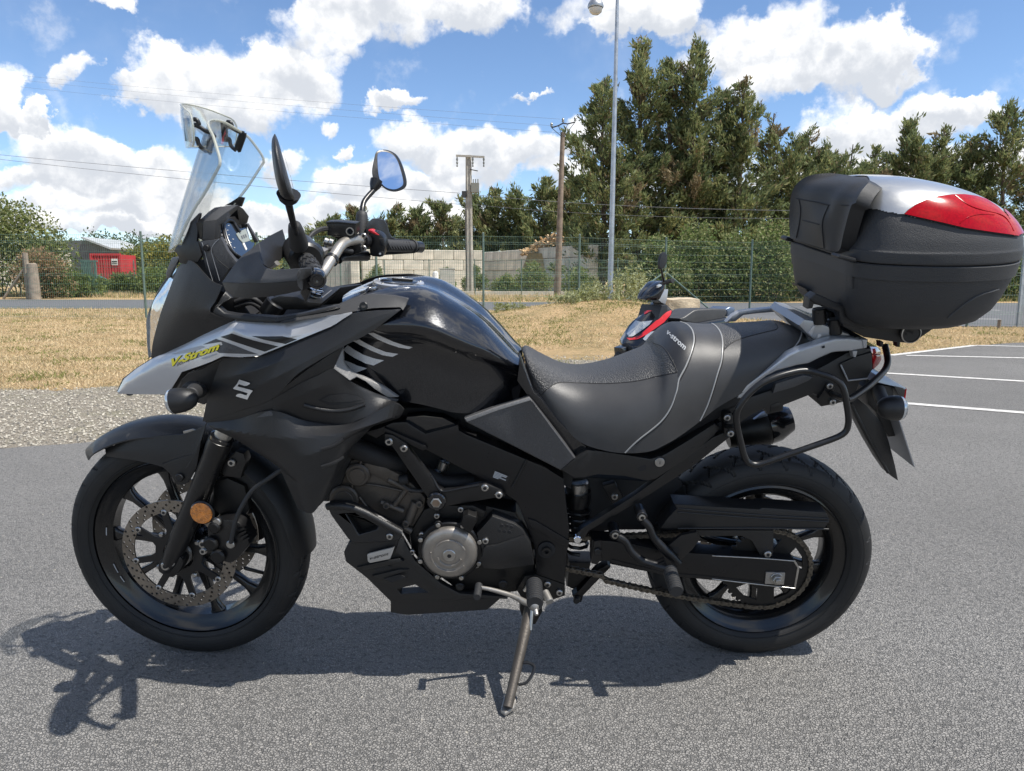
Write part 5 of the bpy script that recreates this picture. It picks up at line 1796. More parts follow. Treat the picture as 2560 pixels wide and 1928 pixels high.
plate('rear_brake_caliper', moto, K.engb, '4', [(1180, 830), (1330, 800), (1440, 880), (1420, 950), (1220, 930)], -.07, .05, bev=.008)
# muffler on the far side
a, b_ = pt('c', 60, 1160, -.2), pt('c', 470, 1060, -.2)
mu = lathe('muffler', moto, K.engb, [(0, .04), (.05, .055), ((b_ - a).length - .02, .062), ((b_ - a).length, .05)], axis_m(a, b_), 40)
c = b_ + (b_ - a).normalized() * .055
lathe('muffler_tip', moto, K.gloss, [(0, .058), (.03, .055), (.07, .036), (.07, .02)], axis_m(b_ - (b_ - a).normalized() * .01, c), 40)
plate('heat_shield', moto, K.blue, 'c', [(320, 1020), (400, 960), (440, 945), (455, 985), (380, 1010)], -.15, .01, bev=.003)

# ---------------------------------------------------------------- body panels
# fuel tank: a loft through measured stations (top line, lower line) with a knee recess
TK = [((430, 300), (400, 1000), .86), ((600, 232), (600, 1100), 1.0), ((790, 195), (800, 1230), 1.03), ((945, 180), (960, 1262), 1.04), ((1130, 180), (1130, 1290), 1.06), ((1290, 222), (1300, 1330), 1.06),
      ((1440, 300), (1450, 1368), 1.02), ((1590, 392), (1600, 1375), .95), ((1735, 500), (1750, 1340), .86), ((1890, 655), (1900, 1290), .74), ((2020, 795), (2050, 1240), .60), ((2085, 850), (2150, 1205), .50)]
TW = [(0, 0), (.012, .045), (.04, .082), (.12, .125), (.24, .162), (.345, .184), (.42, .178), (.50, .158), (.62, .147), (.8, .148), (1, .15)]
tw_pts = [Vector((f, w, 0)) for f, w in TW]
SEC = resample(tw_pts, 44)
rows_ = []
for T, B, k in TK:
    rows_.append([P('b', T[0] + (B[0] - T[0]) * q.x, T[1] + (B[1] - T[1]) * q.x, max(0, q.y) * k, BIKE) for q in SEC])
NU = 72
grid = [resample([r[j] for r in rows_], NU) for j in range(44)]
for c_ in grid[0]: c_.y = 0
G = [[grid[j][i] for j in range(43, 0, -1)] + [grid[j][i].copy() for j in range(44)] for i in range(NU)]
for i in range(NU):
    for j in range(44, 87): G[i][j] = Vector((G[i][j].x, -G[i][j].y, G[i][j].z))
V = [q for r in G for q in r]
F = grid_faces(87, NU)
F += [tuple(range(87)), tuple((NU - 1) * 87 + j for j in range(87))]
tank = mk('fuel_tank', V, F, K.tank, moto, 50); fixn(tank)
bt = bvh_of([tank], MBIKE)

# filler cap, laid on the tank top
ctr = pt('b', 945, 178, 0); ctr.y = 0
bl = BVHTree.FromPolygons(V, F)
h1 = bl.ray_cast(ctr + Vector((0, 0, .1)), Vector((0, 0, -1)))
zc = h1[0].z
ca = Matrix.Translation((ctr.x, 0, zc)) @ basis(Vector((.06, 0, 1)).normalized()).to_4x4()
capo = lathe('filler_cap', moto, K.silver, [(-.004, .062), (.004, .062), (.0055, .060), (.0055, .047), (.004, .046)], ca, 56)
lathe('cap_lid', capo, K.gloss, [(.003, .0455), (.0065, .0445), (.008, .040), (.008, 0)], ca, 48)
for k in range(5):
    a = k * 1.2566 + .3; q = ca @ Vector((.0535 * math.cos(a), .0535 * math.sin(a), .005)); cyl('cap_bolt', capo, K.steel, q, q + ca.to_3x3() @ Vector((0, 0, .002)), .0035, 10)
b = MB(); b.box((0, 0, 0), (.05, .012, .006)); o = b.build('cap_hinge', K.gloss, capo); o.matrix_local = ca @ Matrix.Translation((.01, 0, .010))
for st_ in ([(662, 635), (715, 630), (790, 665), (900, 715), (1000, 748), (1076, 765), (1040, 782), (950, 768), (850, 735), (750, 690)],
            [(530, 710), (585, 692), (640, 725), (730, 770), (830, 810), (945, 828), (890, 855), (800, 840), (700, 800), (600, 750)],
            [(440, 790), (480, 748), (540, 790), (620, 835), (720, 870), (812, 888), (715, 935), (640, 915), (540, 865), (470, 820)],
            [(440, 885), (500, 905), (570, 938), (655, 962), (550, 1005), (500, 960)]):
    decal('tank_stripe', tank, K.stripe, bt, 'b', st_, .0012, 16)

# pewter kinked trim beside the tank
plate('tank_trim', moto, K.trim, 'b', [(432, 755, .200), (437, 905, .203), (475, 965, .203), (560, 1020, .198), (690, 1070, .192), (820, 1140, .183), (945, 1228, .172), (848, 1234, .182), (720, 1150, .195), (640, 1085, .202), (560, 1045, .208), (495, 1078, .214), (345, 965, .224), (390, 860, .212)], t=.010, bev=.002)
# shoulder panel with its push rivet
shp = plate('shoulder_panel', moto, K.case, 'b', [(-140, 528, .195), (0, 490, .192), (180, 455, .186), (300, 425, .18), (355, 392, .172), (440, 350, .160), (540, 310, .15), (650, 284, .142), (760, 280, .142), (900, 290, .152), (1040, 320, .160), (1012, 385, .172), (985, 432, .186), (958, 402, .182), (800, 405, .188), (690, 412, .19), (560, 435, .192), (400, 462, .196), (250, 488, .199), (0, 525, .2), (-140, 548, .2)], t=.008, bev=.003)
mirrored(shp, moto)
q = pt('b', 625, 390, .184); cyl('rivet', shp, K.matt, q, q + Vector((0, -.004, .001)), .0095, 24); cyl('rivet_centre', shp, K.dark, q + Vector((0, -.004, 0)), q + Vector((0, -.005, .001)), .005, 16)
plate('tank_collar', moto, K.gloss, 'b', [(630, 280, .10), (640, 235, .085), (680, 205, .075), (735, 192, .066), (745, 205, .068), (690, 225, .078), (655, 262, .09)], t=.01, bev=.003)

# silver beak
beak_rows = [[(50, 800, .0), (110, 690, .012), (230, 592, .032), (370, 505, .06), (600, 400, .10), (800, 305, .14), (1000, 210, .172), (1130, 152, .186), (1400, 174, .184), (1560, 178, .184), (1800, 140, .19), (2100, 98, .198), (2205, 76, .199)],
             [(51, 806, .008), (150, 712, .036), (280, 635, .066), (430, 555, .092), (640, 455, .125), (850, 355, .163), (1010, 280, .190), (1125, 235, .204), (1250, 285, .205), (1500, 302, .205), (1800, 262, .205), (2060, 182, .205), (2208, 80, .2)],
             [(54, 816, .013), (180, 770, .046), (320, 735, .075), (470, 690, .10), (650, 560, .136), (830, 480, .168), (960, 420, .19), (1070, 370, .204), (1220, 380, .207), (1440, 390, .207), (1750, 290, .207), (2040, 196, .206), (2209, 83, .2005)],
             [(58, 828, .012), (200, 833, .044), (350, 835, .072), (515, 835, .098), (640, 628, .136), (800, 575, .168), (920, 530, .188), (1020, 482, .203), (1180, 492, .208), (1350, 480, .209), (1700, 338, .209), (2020, 208, .207), (2212, 86, .201)]]
beak = sheet('beak', moto, K.silver, 'a', beak_rows, .004, nu=110, nv=28, ang=24, linu=True)
mirrored(beak, moto)
bb_ = bvh_of([beak], MBIKE)
plate('beak_lip', moto, K.plas, 'a', [(46, 800, 0), (95, 690, .008), (220, 592, .028), (360, 505, .056), (380, 512, .058), (235, 602, .030), (110, 702, .012), (62, 806, .006), (75, 828, .01), (60, 826, .006)], t=.012, bev=.001)
plate('beak_under', moto, K.plas, 'a', [(515, 835), (560, 830), (640, 700), (700, 640), (900, 540), (640, 628)], .09, .05, bev=.003)
for s_, y_ in (((130, 838), .03), ((440, 832), .07)):
    plate('beak_clip', beak, K.plas, 'a', [(s_[0], s_[1] - 6), (s_[0] + 55, s_[1] - 6), (s_[0] + 50, s_[1] + 8), (s_[0] + 6, s_[1] + 8)], y_, .01, bev=.001)
for nm, m_, poly in (('black_stripe', K.ink, [(1000, 305), (1105, 272), (1200, 305), (1300, 335), (1420, 365), (1535, 392), (1410, 440), (1330, 415), (1240, 385), (1120, 345)]),
                     ('black_stripe', K.ink, [(1285, 296), (1440, 300), (1570, 298), (1708, 326), (1600, 370), (1500, 350), (1400, 330)]),
                     ('graphite_field', K.grey, [(840, 375), (960, 322), (1030, 345), (1140, 385), (1250, 430), (1350, 465), (1150, 458), (990, 452), (940, 420), (1020, 375), (1010, 350)]),
                     ('graphite_field', K.lgrey, [(545, 465), (680, 420), (820, 385), (860, 395), (760, 440), (660, 455)]),
                     ('graphite_field', K.lgrey, [(820, 500), (960, 455), (970, 465), (850, 512)])):
    decal(nm, beak, m_, bb_, 'a', poly, .0006, 22)
for off_, m_, bo in ((.0010, K.ink, .062), (.0020, K.yellow, .04)):
    letters('lettering', beak, m_, bb_, 'a', 'V-Strom', (528, 583), (133, -47.5), (3, -92), off_, bold=bo, shear=.3)
letters('lettering', beak, K.ink, bb_, 'a', 'SPORT ADVENTURE TOURER', (600, 575), (25.8, -10.6), (3, -33), .0010, bold=.01)

# upper fairing with the emblem
upf = sheet('side_fairing', moto, K.plas, 'a', [
    [(1010, 500, .180), (1180, 500, .196), (1350, 487, .201), (1700, 342, .203), (2000, 216, .202), (2205, 98, .198), (2400, 66, .192), (2560, 58, .188), (2655, 50, .183)],
    [(935, 700, .165), (1150, 660, .200), (1350, 600, .216), (1620, 500, .224), (1880, 375, .220), (2080, 280, .213), (2270, 180, .205), (2460, 110, .196), (2656, 51, .184)],
    [(870, 910, .150), (1080, 850, .186), (1300, 780, .214), (1580, 640, .232), (1880, 480, .232), (2100, 365, .222), (2300, 250, .210), (2480, 150, .198), (2658, 53, .185)],
    [(835, 1085, .145), (1000, 1040, .168), (1200, 975, .196), (1480, 872, .224), (1700, 655, .236), (1900, 525, .233), (2130, 392, .222), (2380, 262, .206), (2660, 56, .186)]], .005, nu=56, nv=27, ang=9, lin=True)
mirrored(upf, moto)
bu = bvh_of([upf], MBIKE)
# chrome emblem: two mirrored hooked strokes
em = decal('emblem', upf, K.emb, bu, 'm', [(635, 375), (1195, 565), (1185, 605), (1060, 690), (920, 712), (800, 680), (612, 612), (535, 735), (1300, 940), (1325, 965), (1180, 1150), (1045, 1415), (450, 1245), (485, 1172), (560, 1122), (700, 1105), (830, 1145), (1000, 1200), (1072, 1075), (340, 870), (318, 830), (480, 660)], .0030, 45)
em['label'] = 'chrome emblem of two hooked strokes'

# dark panel behind the turn signal
plate('inner_cowl', moto, K.plas, 'a', [(640, 700, .12), (690, 650, .13), (850, 590, .15), (1000, 520, .165), (1180, 500, .172), (1000, 660, .158), (900, 860, .145), (850, 932, .138), (770, 905, .12), (600, 830, .10)], t=.02, bev=.003)

mid = sheet('fairing_insert', moto, K.plas, 'a', [
    [(1480, 880, .222), (1600, 812, .230), (1750, 725, .232), (1900, 660, .229), (2041, 600, .222), (2191, 714, .213), (2350, 792, .200), (2500, 852, .190), (2640, 880, .180)],
    [(1484, 930, .222), (1650, 880, .229), (1850, 800, .232), (2040, 740, .224), (2160, 760, .214), (2290, 800, .208), (2420, 850, .198), (2540, 885, .190), (2630, 895, .182)],
    [(1490, 1015, .224), (1650, 1045, .215), (1800, 1080, .213), (2000, 1105, .213), (2150, 1110, .218), (2280, 1065, .222), (2400, 1012, .220), (2510, 958, .217), (2605, 915, .215)]], .005, nu=48, nv=18, ang=9, lin=True)
mirrored(mid, moto)
fct = plate('fairing_facet', moto, K.plas, 'a', [(1478, 874, .2225), (1590, 765, .232), (1800, 605, .231), (1980, 485, .225), (2128, 392, .218), (2092, 480, .218), (2046, 602, .2205), (1900, 668, .227), (1750, 735, .230), (1600, 822, .228), (1490, 895, .221)], t=.02, bev=.002)
mirrored(fct, moto)
cbr = plate('cowl_bridge', moto, K.plas, 'a', [(850, 1085, .148), (1000, 1035, .166), (1200, 970, .193), (1478, 868, .221), (1500, 1005, .221), (1330, 1035, .206), (1150, 1070, .182), (880, 1102, .15)], t=.01, bev=.002)
bm_ = bvh_of([mid], MBIKE)
decal('intake_mesh', mid, K.dark, bm_, 'a', [(1900, 885), (1990, 835), (2150, 818), (2260, 838), (2335, 878), (2325, 905), (2200, 925), (2000, 935)], .0008, 20)
decal('intake_gauze', mid, K.grain, bm_, 'a', [(1930, 882), (2010, 840), (2150, 826), (2250, 845), (2318, 880), (2200, 900), (2010, 905)], .0014, 20)
tube('intake_lip', mid, K.plas, [on_surface(bm_, 'a', x, y, .001, BIKE.Ri) for x, y in ((1770, 930), (1900, 965), (2050, 985), (2200, 970), (2330, 925)) if on_surface(bm_, 'a', x, y, .001, BIKE.Ri)], .005)

low_ = sheet('lower_cowl', moto, K.plas, 'a', [
    [(875, 1095, .150), (1150, 1062, .182), (1470, 985, .226), (1800, 1082, .217), (2150, 1112, .222), (2400, 1012, .222), (2600, 914, .218), (2692, 975, .203)],
    [(890, 1130, .158), (1200, 1190, .208), (1500, 1230, .240), (1800, 1230, .244), (2100, 1195, .244), (2350, 1125, .237), (2560, 1060, .226), (2655, 1050, .2)],
    [(1150, 1255, .178), (1400, 1345, .216), (1600, 1390, .240), (1800, 1395, .254), (1980, 1330, .254), (2130, 1260, .244), (2264, 1185, .228), (2400, 1130, .2)],
    [(1540, 1500, .204), (1650, 1600, .228), (1720, 1650, .244), (1800, 1660, .254), (1920, 1600, .254), (2050, 1500, .249), (2130, 1410, .238), (2205, 1330, .222)],
    [(1716, 1890, .22), (1740, 1900, .227), (1770, 1912, .238), (1804, 1927, .246), (1852, 1925, .250), (1900, 1872, .250), (1940, 1830, .244), (1972, 1791, .236)]], .006, nu=52, nv=36, ang=9, lin=True)
mirrored(low_, moto)
blw = bvh_of([low_], MBIKE)
q = on_surface(blw, '3', 622, 432, .0005, BIKE.Ri)
if q: cyl('cowl_bolt', low_, K.matt, q, q + Vector((0, -.004, 0)), .012, 24); cyl('socket', low_, K.dark, q + Vector((0, -.004, 0)), q + Vector((0, -.0048, 0)), .006, 12)
for y in (600, 720, 820): 
    L_ = [on_surface(blw, '3', x, yy, .001, BIKE.Ri) for x, yy in ((150, y + 20), (230, y - 5), (300, y - 50))]
    if all(L_): tube('vent_slat', low_, K.plas, L_, .0045, 6)
for pl_ in ([(1010, 1075), (1470, 985), (1486, 1018), (1330, 1050), (1130, 1082)],):
    decal('cowl_facet', low_, K.grey, blw, 'a', [(1330, 1050), (1430, 990), (1470, 984), (1486, 1020), (1478, 1030)], .0008, 30)

# cockpit side, headlight
cow = sheet('headlight_cowl', moto, K.plas, '1', [
    [(597, 1150, .10), (625, 1125, .115), (665, 1105, .13), (710, 1130, .148), (755, 1180, .165), (810, 1235, .18), (870, 1262, .19)],
    [(545, 1290, .098), (590, 1270, .12), (640, 1270, .142), (690, 1290, .158), (740, 1310, .172), (790, 1330, .184), (835, 1345, .192)],
    [(490, 1440, .085), (545, 1440, .112), (600, 1440, .135), (655, 1435, .152), (710, 1430, .166), (760, 1425, .180), (800, 1425, .192)],
    [(446, 1610, .066), (500, 1608, .09), (570, 1595, .112), (680, 1560, .138), (790, 1505, .162), (870, 1478, .180), (935, 1468, .186)],
    [(437, 1700, .050), (505, 1690, .076), (594, 1650, .096), (727, 1587, .136), (860, 1522, .168), (915, 1494, .179), (950, 1480, .183)]], .005, nu=40, nv=30, ang=26)
mirrored(cow, moto)
hl = [[(1138, 565, .09), (1100, 690, .088), (1062, 800, .08), (1018, 950, .066), (990, 1060, .054), (972, 1132, .045)],
      [(1125, 570, .06), (1062, 690, .058), (1010, 800, .052), (985, 950, .042), (972, 1060, .034), (968, 1134, .028)],
      [(1118, 575, .03), (1042, 690, .03), (975, 800, .026), (962, 950, .02), (958, 1060, .016), (965, 1136, .012)],
      [(1115, 578, .0), (1032, 690, 0), (955, 870, 0), (952, 970, 0), (955, 1060, 0), (964, 1137, 0)]]
hd = sheet('headlight', moto, K.lens, '9', hl, .01, nu=26, nv=14)
mirrored(hd, moto)
plate('headlight_rim', moto, K.matt, '9', [(1140, 565, .093), (1155, 575, .098), (1120, 690, .094), (1080, 830, .084), (1030, 990, .07), (1000, 1100, .058), (978, 1145, .05), (966, 1135, .046), (990, 1050, .056), (1030, 930, .068), (1075, 790, .082), (1112, 660, .09)], t=.01, bev=.001)
plate('headlight_core', moto, K.dark, '1', [(600, 1160), (700, 1120), (800, 1300), (700, 1600), (470, 1640), (520, 1400)], .04, .08, bev=.004)

plate('inner_fairing', moto, K.dark, 'a', [(760, 440), (860, 330), (1130, 180), (1500, 190), (2000, 150), (2350, 300), (2400, 700), (2500, 1000), (2200, 1090), (1500, 1080), (1000, 1070), (870, 1075), (905, 860), (760, 880), (720, 700), (760, 600)], .10, .20, bev=.004)
plate('airbox', moto, K.dark, '3', [(560, 420), (740, 330), (1000, 330), (1140, 370), (1590, 240), (1700, 380), (1920, 680), (1880, 900), (1700, 800), (1500, 720), (1100, 530), (700, 490)], .085, .17, bev=.004)
# windscreen, edge bead and the clip-on deflector
def screen_surface(name, centre, edge, w_e, v, n, par, m, t=.003, pw=2.5):
    C = resample([P(v, x, y, 0, BIKE) for x, y in centre], n); E_ = resample([P(v, x, y, w, BIKE) for x, y, w in edge], n)
    nu = 25; G = []
    for k_, (c, e) in enumerate(zip(C, E_)):
        row = []; sk = max(0, k_ / (n - 1) - .88) / .12; ws = math.sqrt(1 - .42 * sk ** 2)
        for j in range(nu):
            u = (-1 + 2 * j / (nu - 1)) * ws; f = abs(u) ** pw
            q = c.lerp(e, f); row.append(Vector((q.x, -e.y * u, q.z)))
        G.append(row)
    V, F = shell(G, nu, n, Vector((t, 0, 0)))
    o = mk(name, V, F, m, par, 60); fixn(o)
    return o, G


scr, SG = screen_surface('windscreen', [(578, 1050), (600, 960), (640, 825), (690, 655), (745, 470), (790, 335), (826, 246)],
                         [(600, 1000, .12), (640, 905, .127), (700, 790, .134), (765, 690, .139), (825, 580, .144), (865, 505, .148), (888, 450, .148)], .17, '1', 30, moto, K.screen)
bead = [SG[i][0] for i in range(len(SG))] + SG[-1][1:-1] + [SG[i][-1] for i in range(len(SG) - 1, -1, -1)]
tube('screen_bead', scr, K.edge, bead, .0034, 7, 1)
dfl, DG = screen_surface('wind_deflector', [(688, 420), (680, 370), (668, 290), (657, 210), (651, 160), (652, 148)],
                         [(690, 408, .115), (697, 385, .125), (696, 330, .13), (690, 270, .132), (682, 225, .125), (668, 190, .105)], .13, '1', 16, moto, K.screen)
bead = [DG[i][0] for i in range(len(DG))] + DG[-1][1:-1] + [DG[i][-1] for i in range(len(DG) - 1, -1, -1)]
tube('deflector_bead', dfl, K.edge, bead, .0018, 6, 1, closed=True)
for pad_, foot_, arms_, w_, m_ in (
        ([(180, 437), (235, 425), (262, 440), (285, 620), (305, 800), (300, 838), (212, 820)], [(598, 722), (640, 715), (700, 700), (725, 730), (716, 760), (640, 1048), (610, 1050), (545, 960), (560, 930)],
         [[(362, 455), (415, 470), (450, 535), (430, 555)], [(370, 545), (470, 590), (545, 640), (620, 680), (700, 725)], [(392, 778), (425, 790), (440, 860), (490, 930), (580, 990)]], .085, K.matt),
        ([(798, 497), (912, 490), (915, 600), (912, 838), (830, 830)], [(1108, 690), (1230, 682), (1225, 750), (1135, 1000), (1100, 1010), (1036, 905)],
         [[(915, 500), (975, 510), (1005, 575), (985, 590)], [(920, 560), (1000, 600), (1090, 655), (1200, 690)], [(912, 780), (960, 790), (970, 860), (1000, 920), (1070, 975)]], -.095, K.matt)):
    br_ = plate('deflector_bracket', moto, m_, 'q', pad_, w_, .008, bev=.002)
    plate('bracket_foot', br_, m_, 'q', foot_, w_, .006, bev=.002)
    for a_ in arms_: tube('bracket_arm', br_, m_, [(x, y, w_ - .004) for x, y in a_], .0048, v='q', sm=3)
scb = plate('screen_bracket', moto, K.matt, 'n', [(575, 250, .11), (602, 265, .112), (590, 330, .115), (555, 430, .12), (560, 600, .125), (540, 780, .13), (570, 800, .134), (640, 1050, .14), (560, 1180, .14), (380, 1230, .13), (215, 1200, .12), (190, 1060, .115), (110, 960, .108), (165, 860, .112), (240, 880, .118), (330, 660, .12), (440, 420, .118), (500, 330, .113)], t=.012, bev=.003)
plate('screen_lower', moto, K.grey, '1', [(523, 1185, .06), (560, 1090, .08), (590, 1085, .10), (604, 1100, .11), (545, 1215, .07), (530, 1212, .062)], t=.012, bev=.003)

# dash
hood = plate('dash_hood', moto, K.case, 'n', [(660, 415, .128), (790, 290, .105), (985, 135, .05), (1100, 115, .02), (1200, 104, .005), (1300, 103, -.01), (1110, 230, .06), (910, 378, .122)], t=.012, bev=.002)  # lighter plastic on hood top and side paints in their sunlit tone
plate('hood_front', hood, K.matt, 'n', [(530, 700, .122), (545, 440, .12), (640, 340, .105), (760, 240, .085), (880, 160, .06), (965, 130, .04), (985, 136, .046), (790, 290, .104), (660, 415, .127), (640, 765, .128)], t=.012, bev=.002)
plate('hood_side', hood, K.case, 'n', [(660, 415, .1285), (910, 378, .1225), (880, 752, .128), (640, 768, .131)], t=.012, bev=.003)
plate('hood_inner', hood, K.grain, 'n', [(910, 378, .122), (1110, 230, .06), (1300, 105, -.012), (1318, 160, -.02), (1180, 285, .03), (1095, 385, .085), (975, 478, .112), (978, 560, .112), (978, 700, .118), (950, 740, .12), (880, 752, .127)], t=.008, bev=.002)
plate('hood_far', hood, K.grain, 'n', [(1300, 103, -.012), (1400, 170, -.06), (1512, 315, -.10), (1480, 445, -.10), (1390, 468, -.08), (1330, 470, -.06), (1340, 350, -.05), (1310, 240, -.03), (1325, 165, -.022)], t=.008, bev=.002)
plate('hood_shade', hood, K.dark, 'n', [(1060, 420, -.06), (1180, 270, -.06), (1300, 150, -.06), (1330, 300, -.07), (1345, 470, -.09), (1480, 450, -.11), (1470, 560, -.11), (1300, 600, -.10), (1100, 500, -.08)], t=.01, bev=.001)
plate('dash_core', moto, K.dark, 'n', [(660, 430), (900, 400), (930, 480), (950, 720), (1040, 900), (1220, 1130), (1100, 1300), (900, 1300), (650, 800)], .06, .16, bev=.004)
plate('screen_bracket', moto, K.matt, 'n', [(1060, 110), (1190, 40), (1340, -60), (1440, -40), (1380, 130), (1300, 105), (1180, 100)], -.13, .01, bev=.002)
plate('dash_rail', moto, K.grey, 'n', [(1470, 450), (1502, 450), (1700, 775), (1690, 800), (1630, 812)], -.11, .01, bev=.002)
dsp = plate('dash_side', moto, K.grey, 'n', [(570, 800), (635, 770), (880, 752), (970, 737), (995, 705), (1050, 810), (1120, 960), (1290, 1172), (1330, 1240), (1240, 1260), (1150, 1312), (1080, 1420), (1000, 1540), (860, 1580), (790, 1592), (690, 1200)], .130, .014, bev=.002)
bolt(dsp, 'n', 735, 905, .1305, .0075, K.matt)
for pts in ([(965, 740), (900, 800), (860, 850), (815, 945), (850, 1090), (910, 1300), (975, 1530)], [(640, 800), (690, 960), (760, 1250), (858, 1572)]):
    tube('dash_highlight', dsp, K.rail, [(x, y, .1302) for x, y in pts], .0008, v='n', sm=3)  # thin pale lines paint the highlights along the creases
tube('dash_groove', dsp, K.dark, [(835, 955, .1302), (920, 1110, .1302), (1020, 1200, .1302), (1150, 1308, .1302)], .0009, v='n', sm=3)
DN = Vector((.88, 0, .47)).normalized(); DC = pt('n', 1250, 750, .03)


def on_dial(x, y, off=0.0):
    d = BIKE.Wi.to_3x3() @ ray('n', x, y); o = BIKE.Wi @ EYE
    c = DC + DN * off
    return o + d * ((c - o).dot(DN) / d.dot(DN))


def dial_plate(name, par, m, pts, off, t):
    A = [on_dial(x, y, off) for x, y in pts]; n = len(A)
    V = A + [q - DN * t for q in A]
    F = [tuple(range(n)), tuple(reversed(range(n, 2 * n)))] + [(i, i + n, (i + 1) % n + n, (i + 1) % n) for i in range(n)]
    o = mk(name, V, F, m, par, smooth=False); fixn(o); return o


face = dial_plate('dial', moto, K.glass, smooth_closed([(1000, 500), (1060, 440), (1110, 395), (1160, 380), (1240, 415), (1320, 510), (1380, 545), (1470, 530), (1520, 640), (1565, 790), (1640, 815), (1600, 900), (1500, 1010), (1400, 1090), (1300, 1160), (1190, 1060), (1090, 880), (1020, 680)], 3), 0, .012)
for pts in ([(1050, 480), (1085, 425), (1150, 390), (1230, 415), (1300, 520), (1362, 615)], [(1050, 480), (1045, 560), (1075, 700), (1130, 850), (1230, 1000), (1370, 1085)]):
    tube('dial_ring', face, K.matt, [on_dial(x, y, .002) for x, y in pts], .0042)
tube('dial_ring', face, K.steel, [on_dial(x, y, .002) for x, y in ((1085, 470), (1090, 560), (1115, 680), (1180, 850), (1260, 980), (1380, 1060))], .0011)
for x, y in ((1000, 590), (1020, 660), (1075, 760), (1110, 830)):
    dial_plate('dash_button', face, K.trim, [(x - 8, y - 22), (x + 10, y - 18), (x + 18, y + 16), (x, y + 14)], .004, .004)
lc_ = dial_plate('lcd_screen', face, K.lcd, [(1290, 640), (1370, 592), (1470, 545), (1512, 650), (1550, 770), (1420, 812), (1350, 740)], .0012, .001)
for k_ in range(3):
    dial_plate('lcd_digit', lc_, K.dgrey, [(1380 + k_ * 36, 680 - k_ * 14), (1402 + k_ * 36, 672 - k_ * 14), (1424 + k_ * 36, 735 - k_ * 14), (1402 + k_ * 36, 742 - k_ * 14)], .0016, .0004)
dial_plate('lcd_bar', face, K.white, [(1415, 820), (1445, 808), (1500, 930), (1480, 950)], .0012, .001)
for x, y, a in ((1130, 570, 0), (1155, 660, .1), (1235, 740, .3), (1150, 480, -.4), (1190, 800, .4), (1260, 900, .7)): dial_plate('dial_tick', face, K.white, [(x - 13, y - 3 - 13 * a), (x + 13, y - 3 + 13 * a), (x + 13, y + 4 + 13 * a), (x - 13, y + 4 - 13 * a)], .0010, .0005)
# cockpit rim and what shows below the bars
rimp = plate('cockpit_rim', moto, K.plas, 'd', [(15, 972, .186), (60, 905, .186), (90, 870, .18), (130, 800, .172), (170, 745, .165), (235, 812, .165), (150, 860, .176), (100, 905, .184), (160, 955, .188), (270, 975, .188), (400, 985, .188), (560, 992, .188), (690, 1002, .188), (790, 1012, .19), (660, 1052, .192), (400, 1045, .192), (200, 1020, .191)], t=.02, bev=.004)
plate('cockpit_rim', moto, K.plas, 'd', [(690, 1000, .19), (900, 970, .189), (1080, 930, .186), (1260, 890, .182), (1300, 912, .186), (1100, 960, .19), (900, 1000, .194), (650, 1052, .194)], t=.02, bev=.004)
plate('far_cowl', moto, K.plas, 'd', [(60, 860), (300, 760), (700, 740), (1000, 740), (1150, 722), (1330, 702), (1510, 678), (1420, 800), (1260, 900), (900, 985), (500, 1000), (200, 960)], -.15, .02, bev=.004)
plate('head_shroud', moto, K.dark, 'd', [(20, 700), (300, 800), (420, 1000), (150, 980)], .05, .10, bev=.004)
for y0 in (850, 900): tube('cable', moto, K.grip, [(270, y0, .05), (420, y0 - 40, .05), (520, y0 + 20, .04), (560, y0 + 80, .02)], .006, v='d')
cyl('head_tube', moto, K.matt, pt('d', 600, 985, .085), pt('d', 690, 850, .085), .0265, 30)
plate('triple_clamp', moto, K.engb, 'd', [(600, 830), (700, 790), (880, 800), (1000, 850), (1120, 862), (1110, 900), (1000, 930), (760, 930), (640, 900)], .10, .20, bev=.008)
tc_ = plate('top_clamp', moto, K.alu, 'd', [(800, 862, .06), (835, 822, .06), (888, 800, .06), (960, 812, .06), (1040, 826, .06), (1112, 822, .06), (1118, 858, .06), (1060, 868, .06), (960, 872, .06)], t=.12, bev=.006)
q = pt('d', 1058, 800, .05)
for k_, (r_, h_, m_) in enumerate(((.0165, .006, K.chrome), (.0145, .012, K.matt), (.0165, .018, K.chrome), (.012, .026, K.chrome))):
    lathe('clamp_nut', tc_, m_, [(h_ - .006, r_ * .9), (h_ - .004, r_), (h_ - .001, r_), (h_, r_ * .85), (h_, 0)], axis_m(q, q + Vector((.1, 0, .3))), 24)
plate('lever_shield', moto, K.plas, 'd', [(935, 700, .40), (1010, 740, .41), (985, 800, .40), (962, 858, .39), (935, 810, .39), (905, 760, .39)], t=.015, bev=.004)

# ---------------------------------------------------------------- handlebar
hb = tube('handlebar', moto, K.bar, [(1085, 620, .05), (1130, 565, .02), (1180, 490, -.01), (1245, 390, -.05), (1300, 305, -.085), (1350, 262, -.115), (1420, 240, -.145), (1500, 245, -.185), (1590, 250, -.23), (1740, 270, -.27)], .0135, 18, v='d')
for q0, q1 in (((1150, 420), (1265, 475)),):
    a, b_ = pt('d', 1232, 412, -.045), pt('d', 1205, 455, -.03)
    lathe('cable_tie', hb, K.matt, [(-.004, .015), (-.004, .018), (.006, .018), (.006, .015)], axis_m((a + b_) / 2, a), 24, closed=True)
tube('handlebar_left', moto, K.matt, [(1085, 620, .05), (1050, 520, .09), (1000, 440, .14), (965, 415, .2)], .012, 14, v='d').name = 'handlebar_end'
cyl('bar_clamp', hb, K.matt, pt('d', 1520, 245, -.19), pt('d', 1560, 247, -.21), .020, 24)
bolt(hb, 'd', 1538, 198, -.185, .008, K.steel); bolt(hb, 'd', 1538, 318, -.185, .008, K.steel)
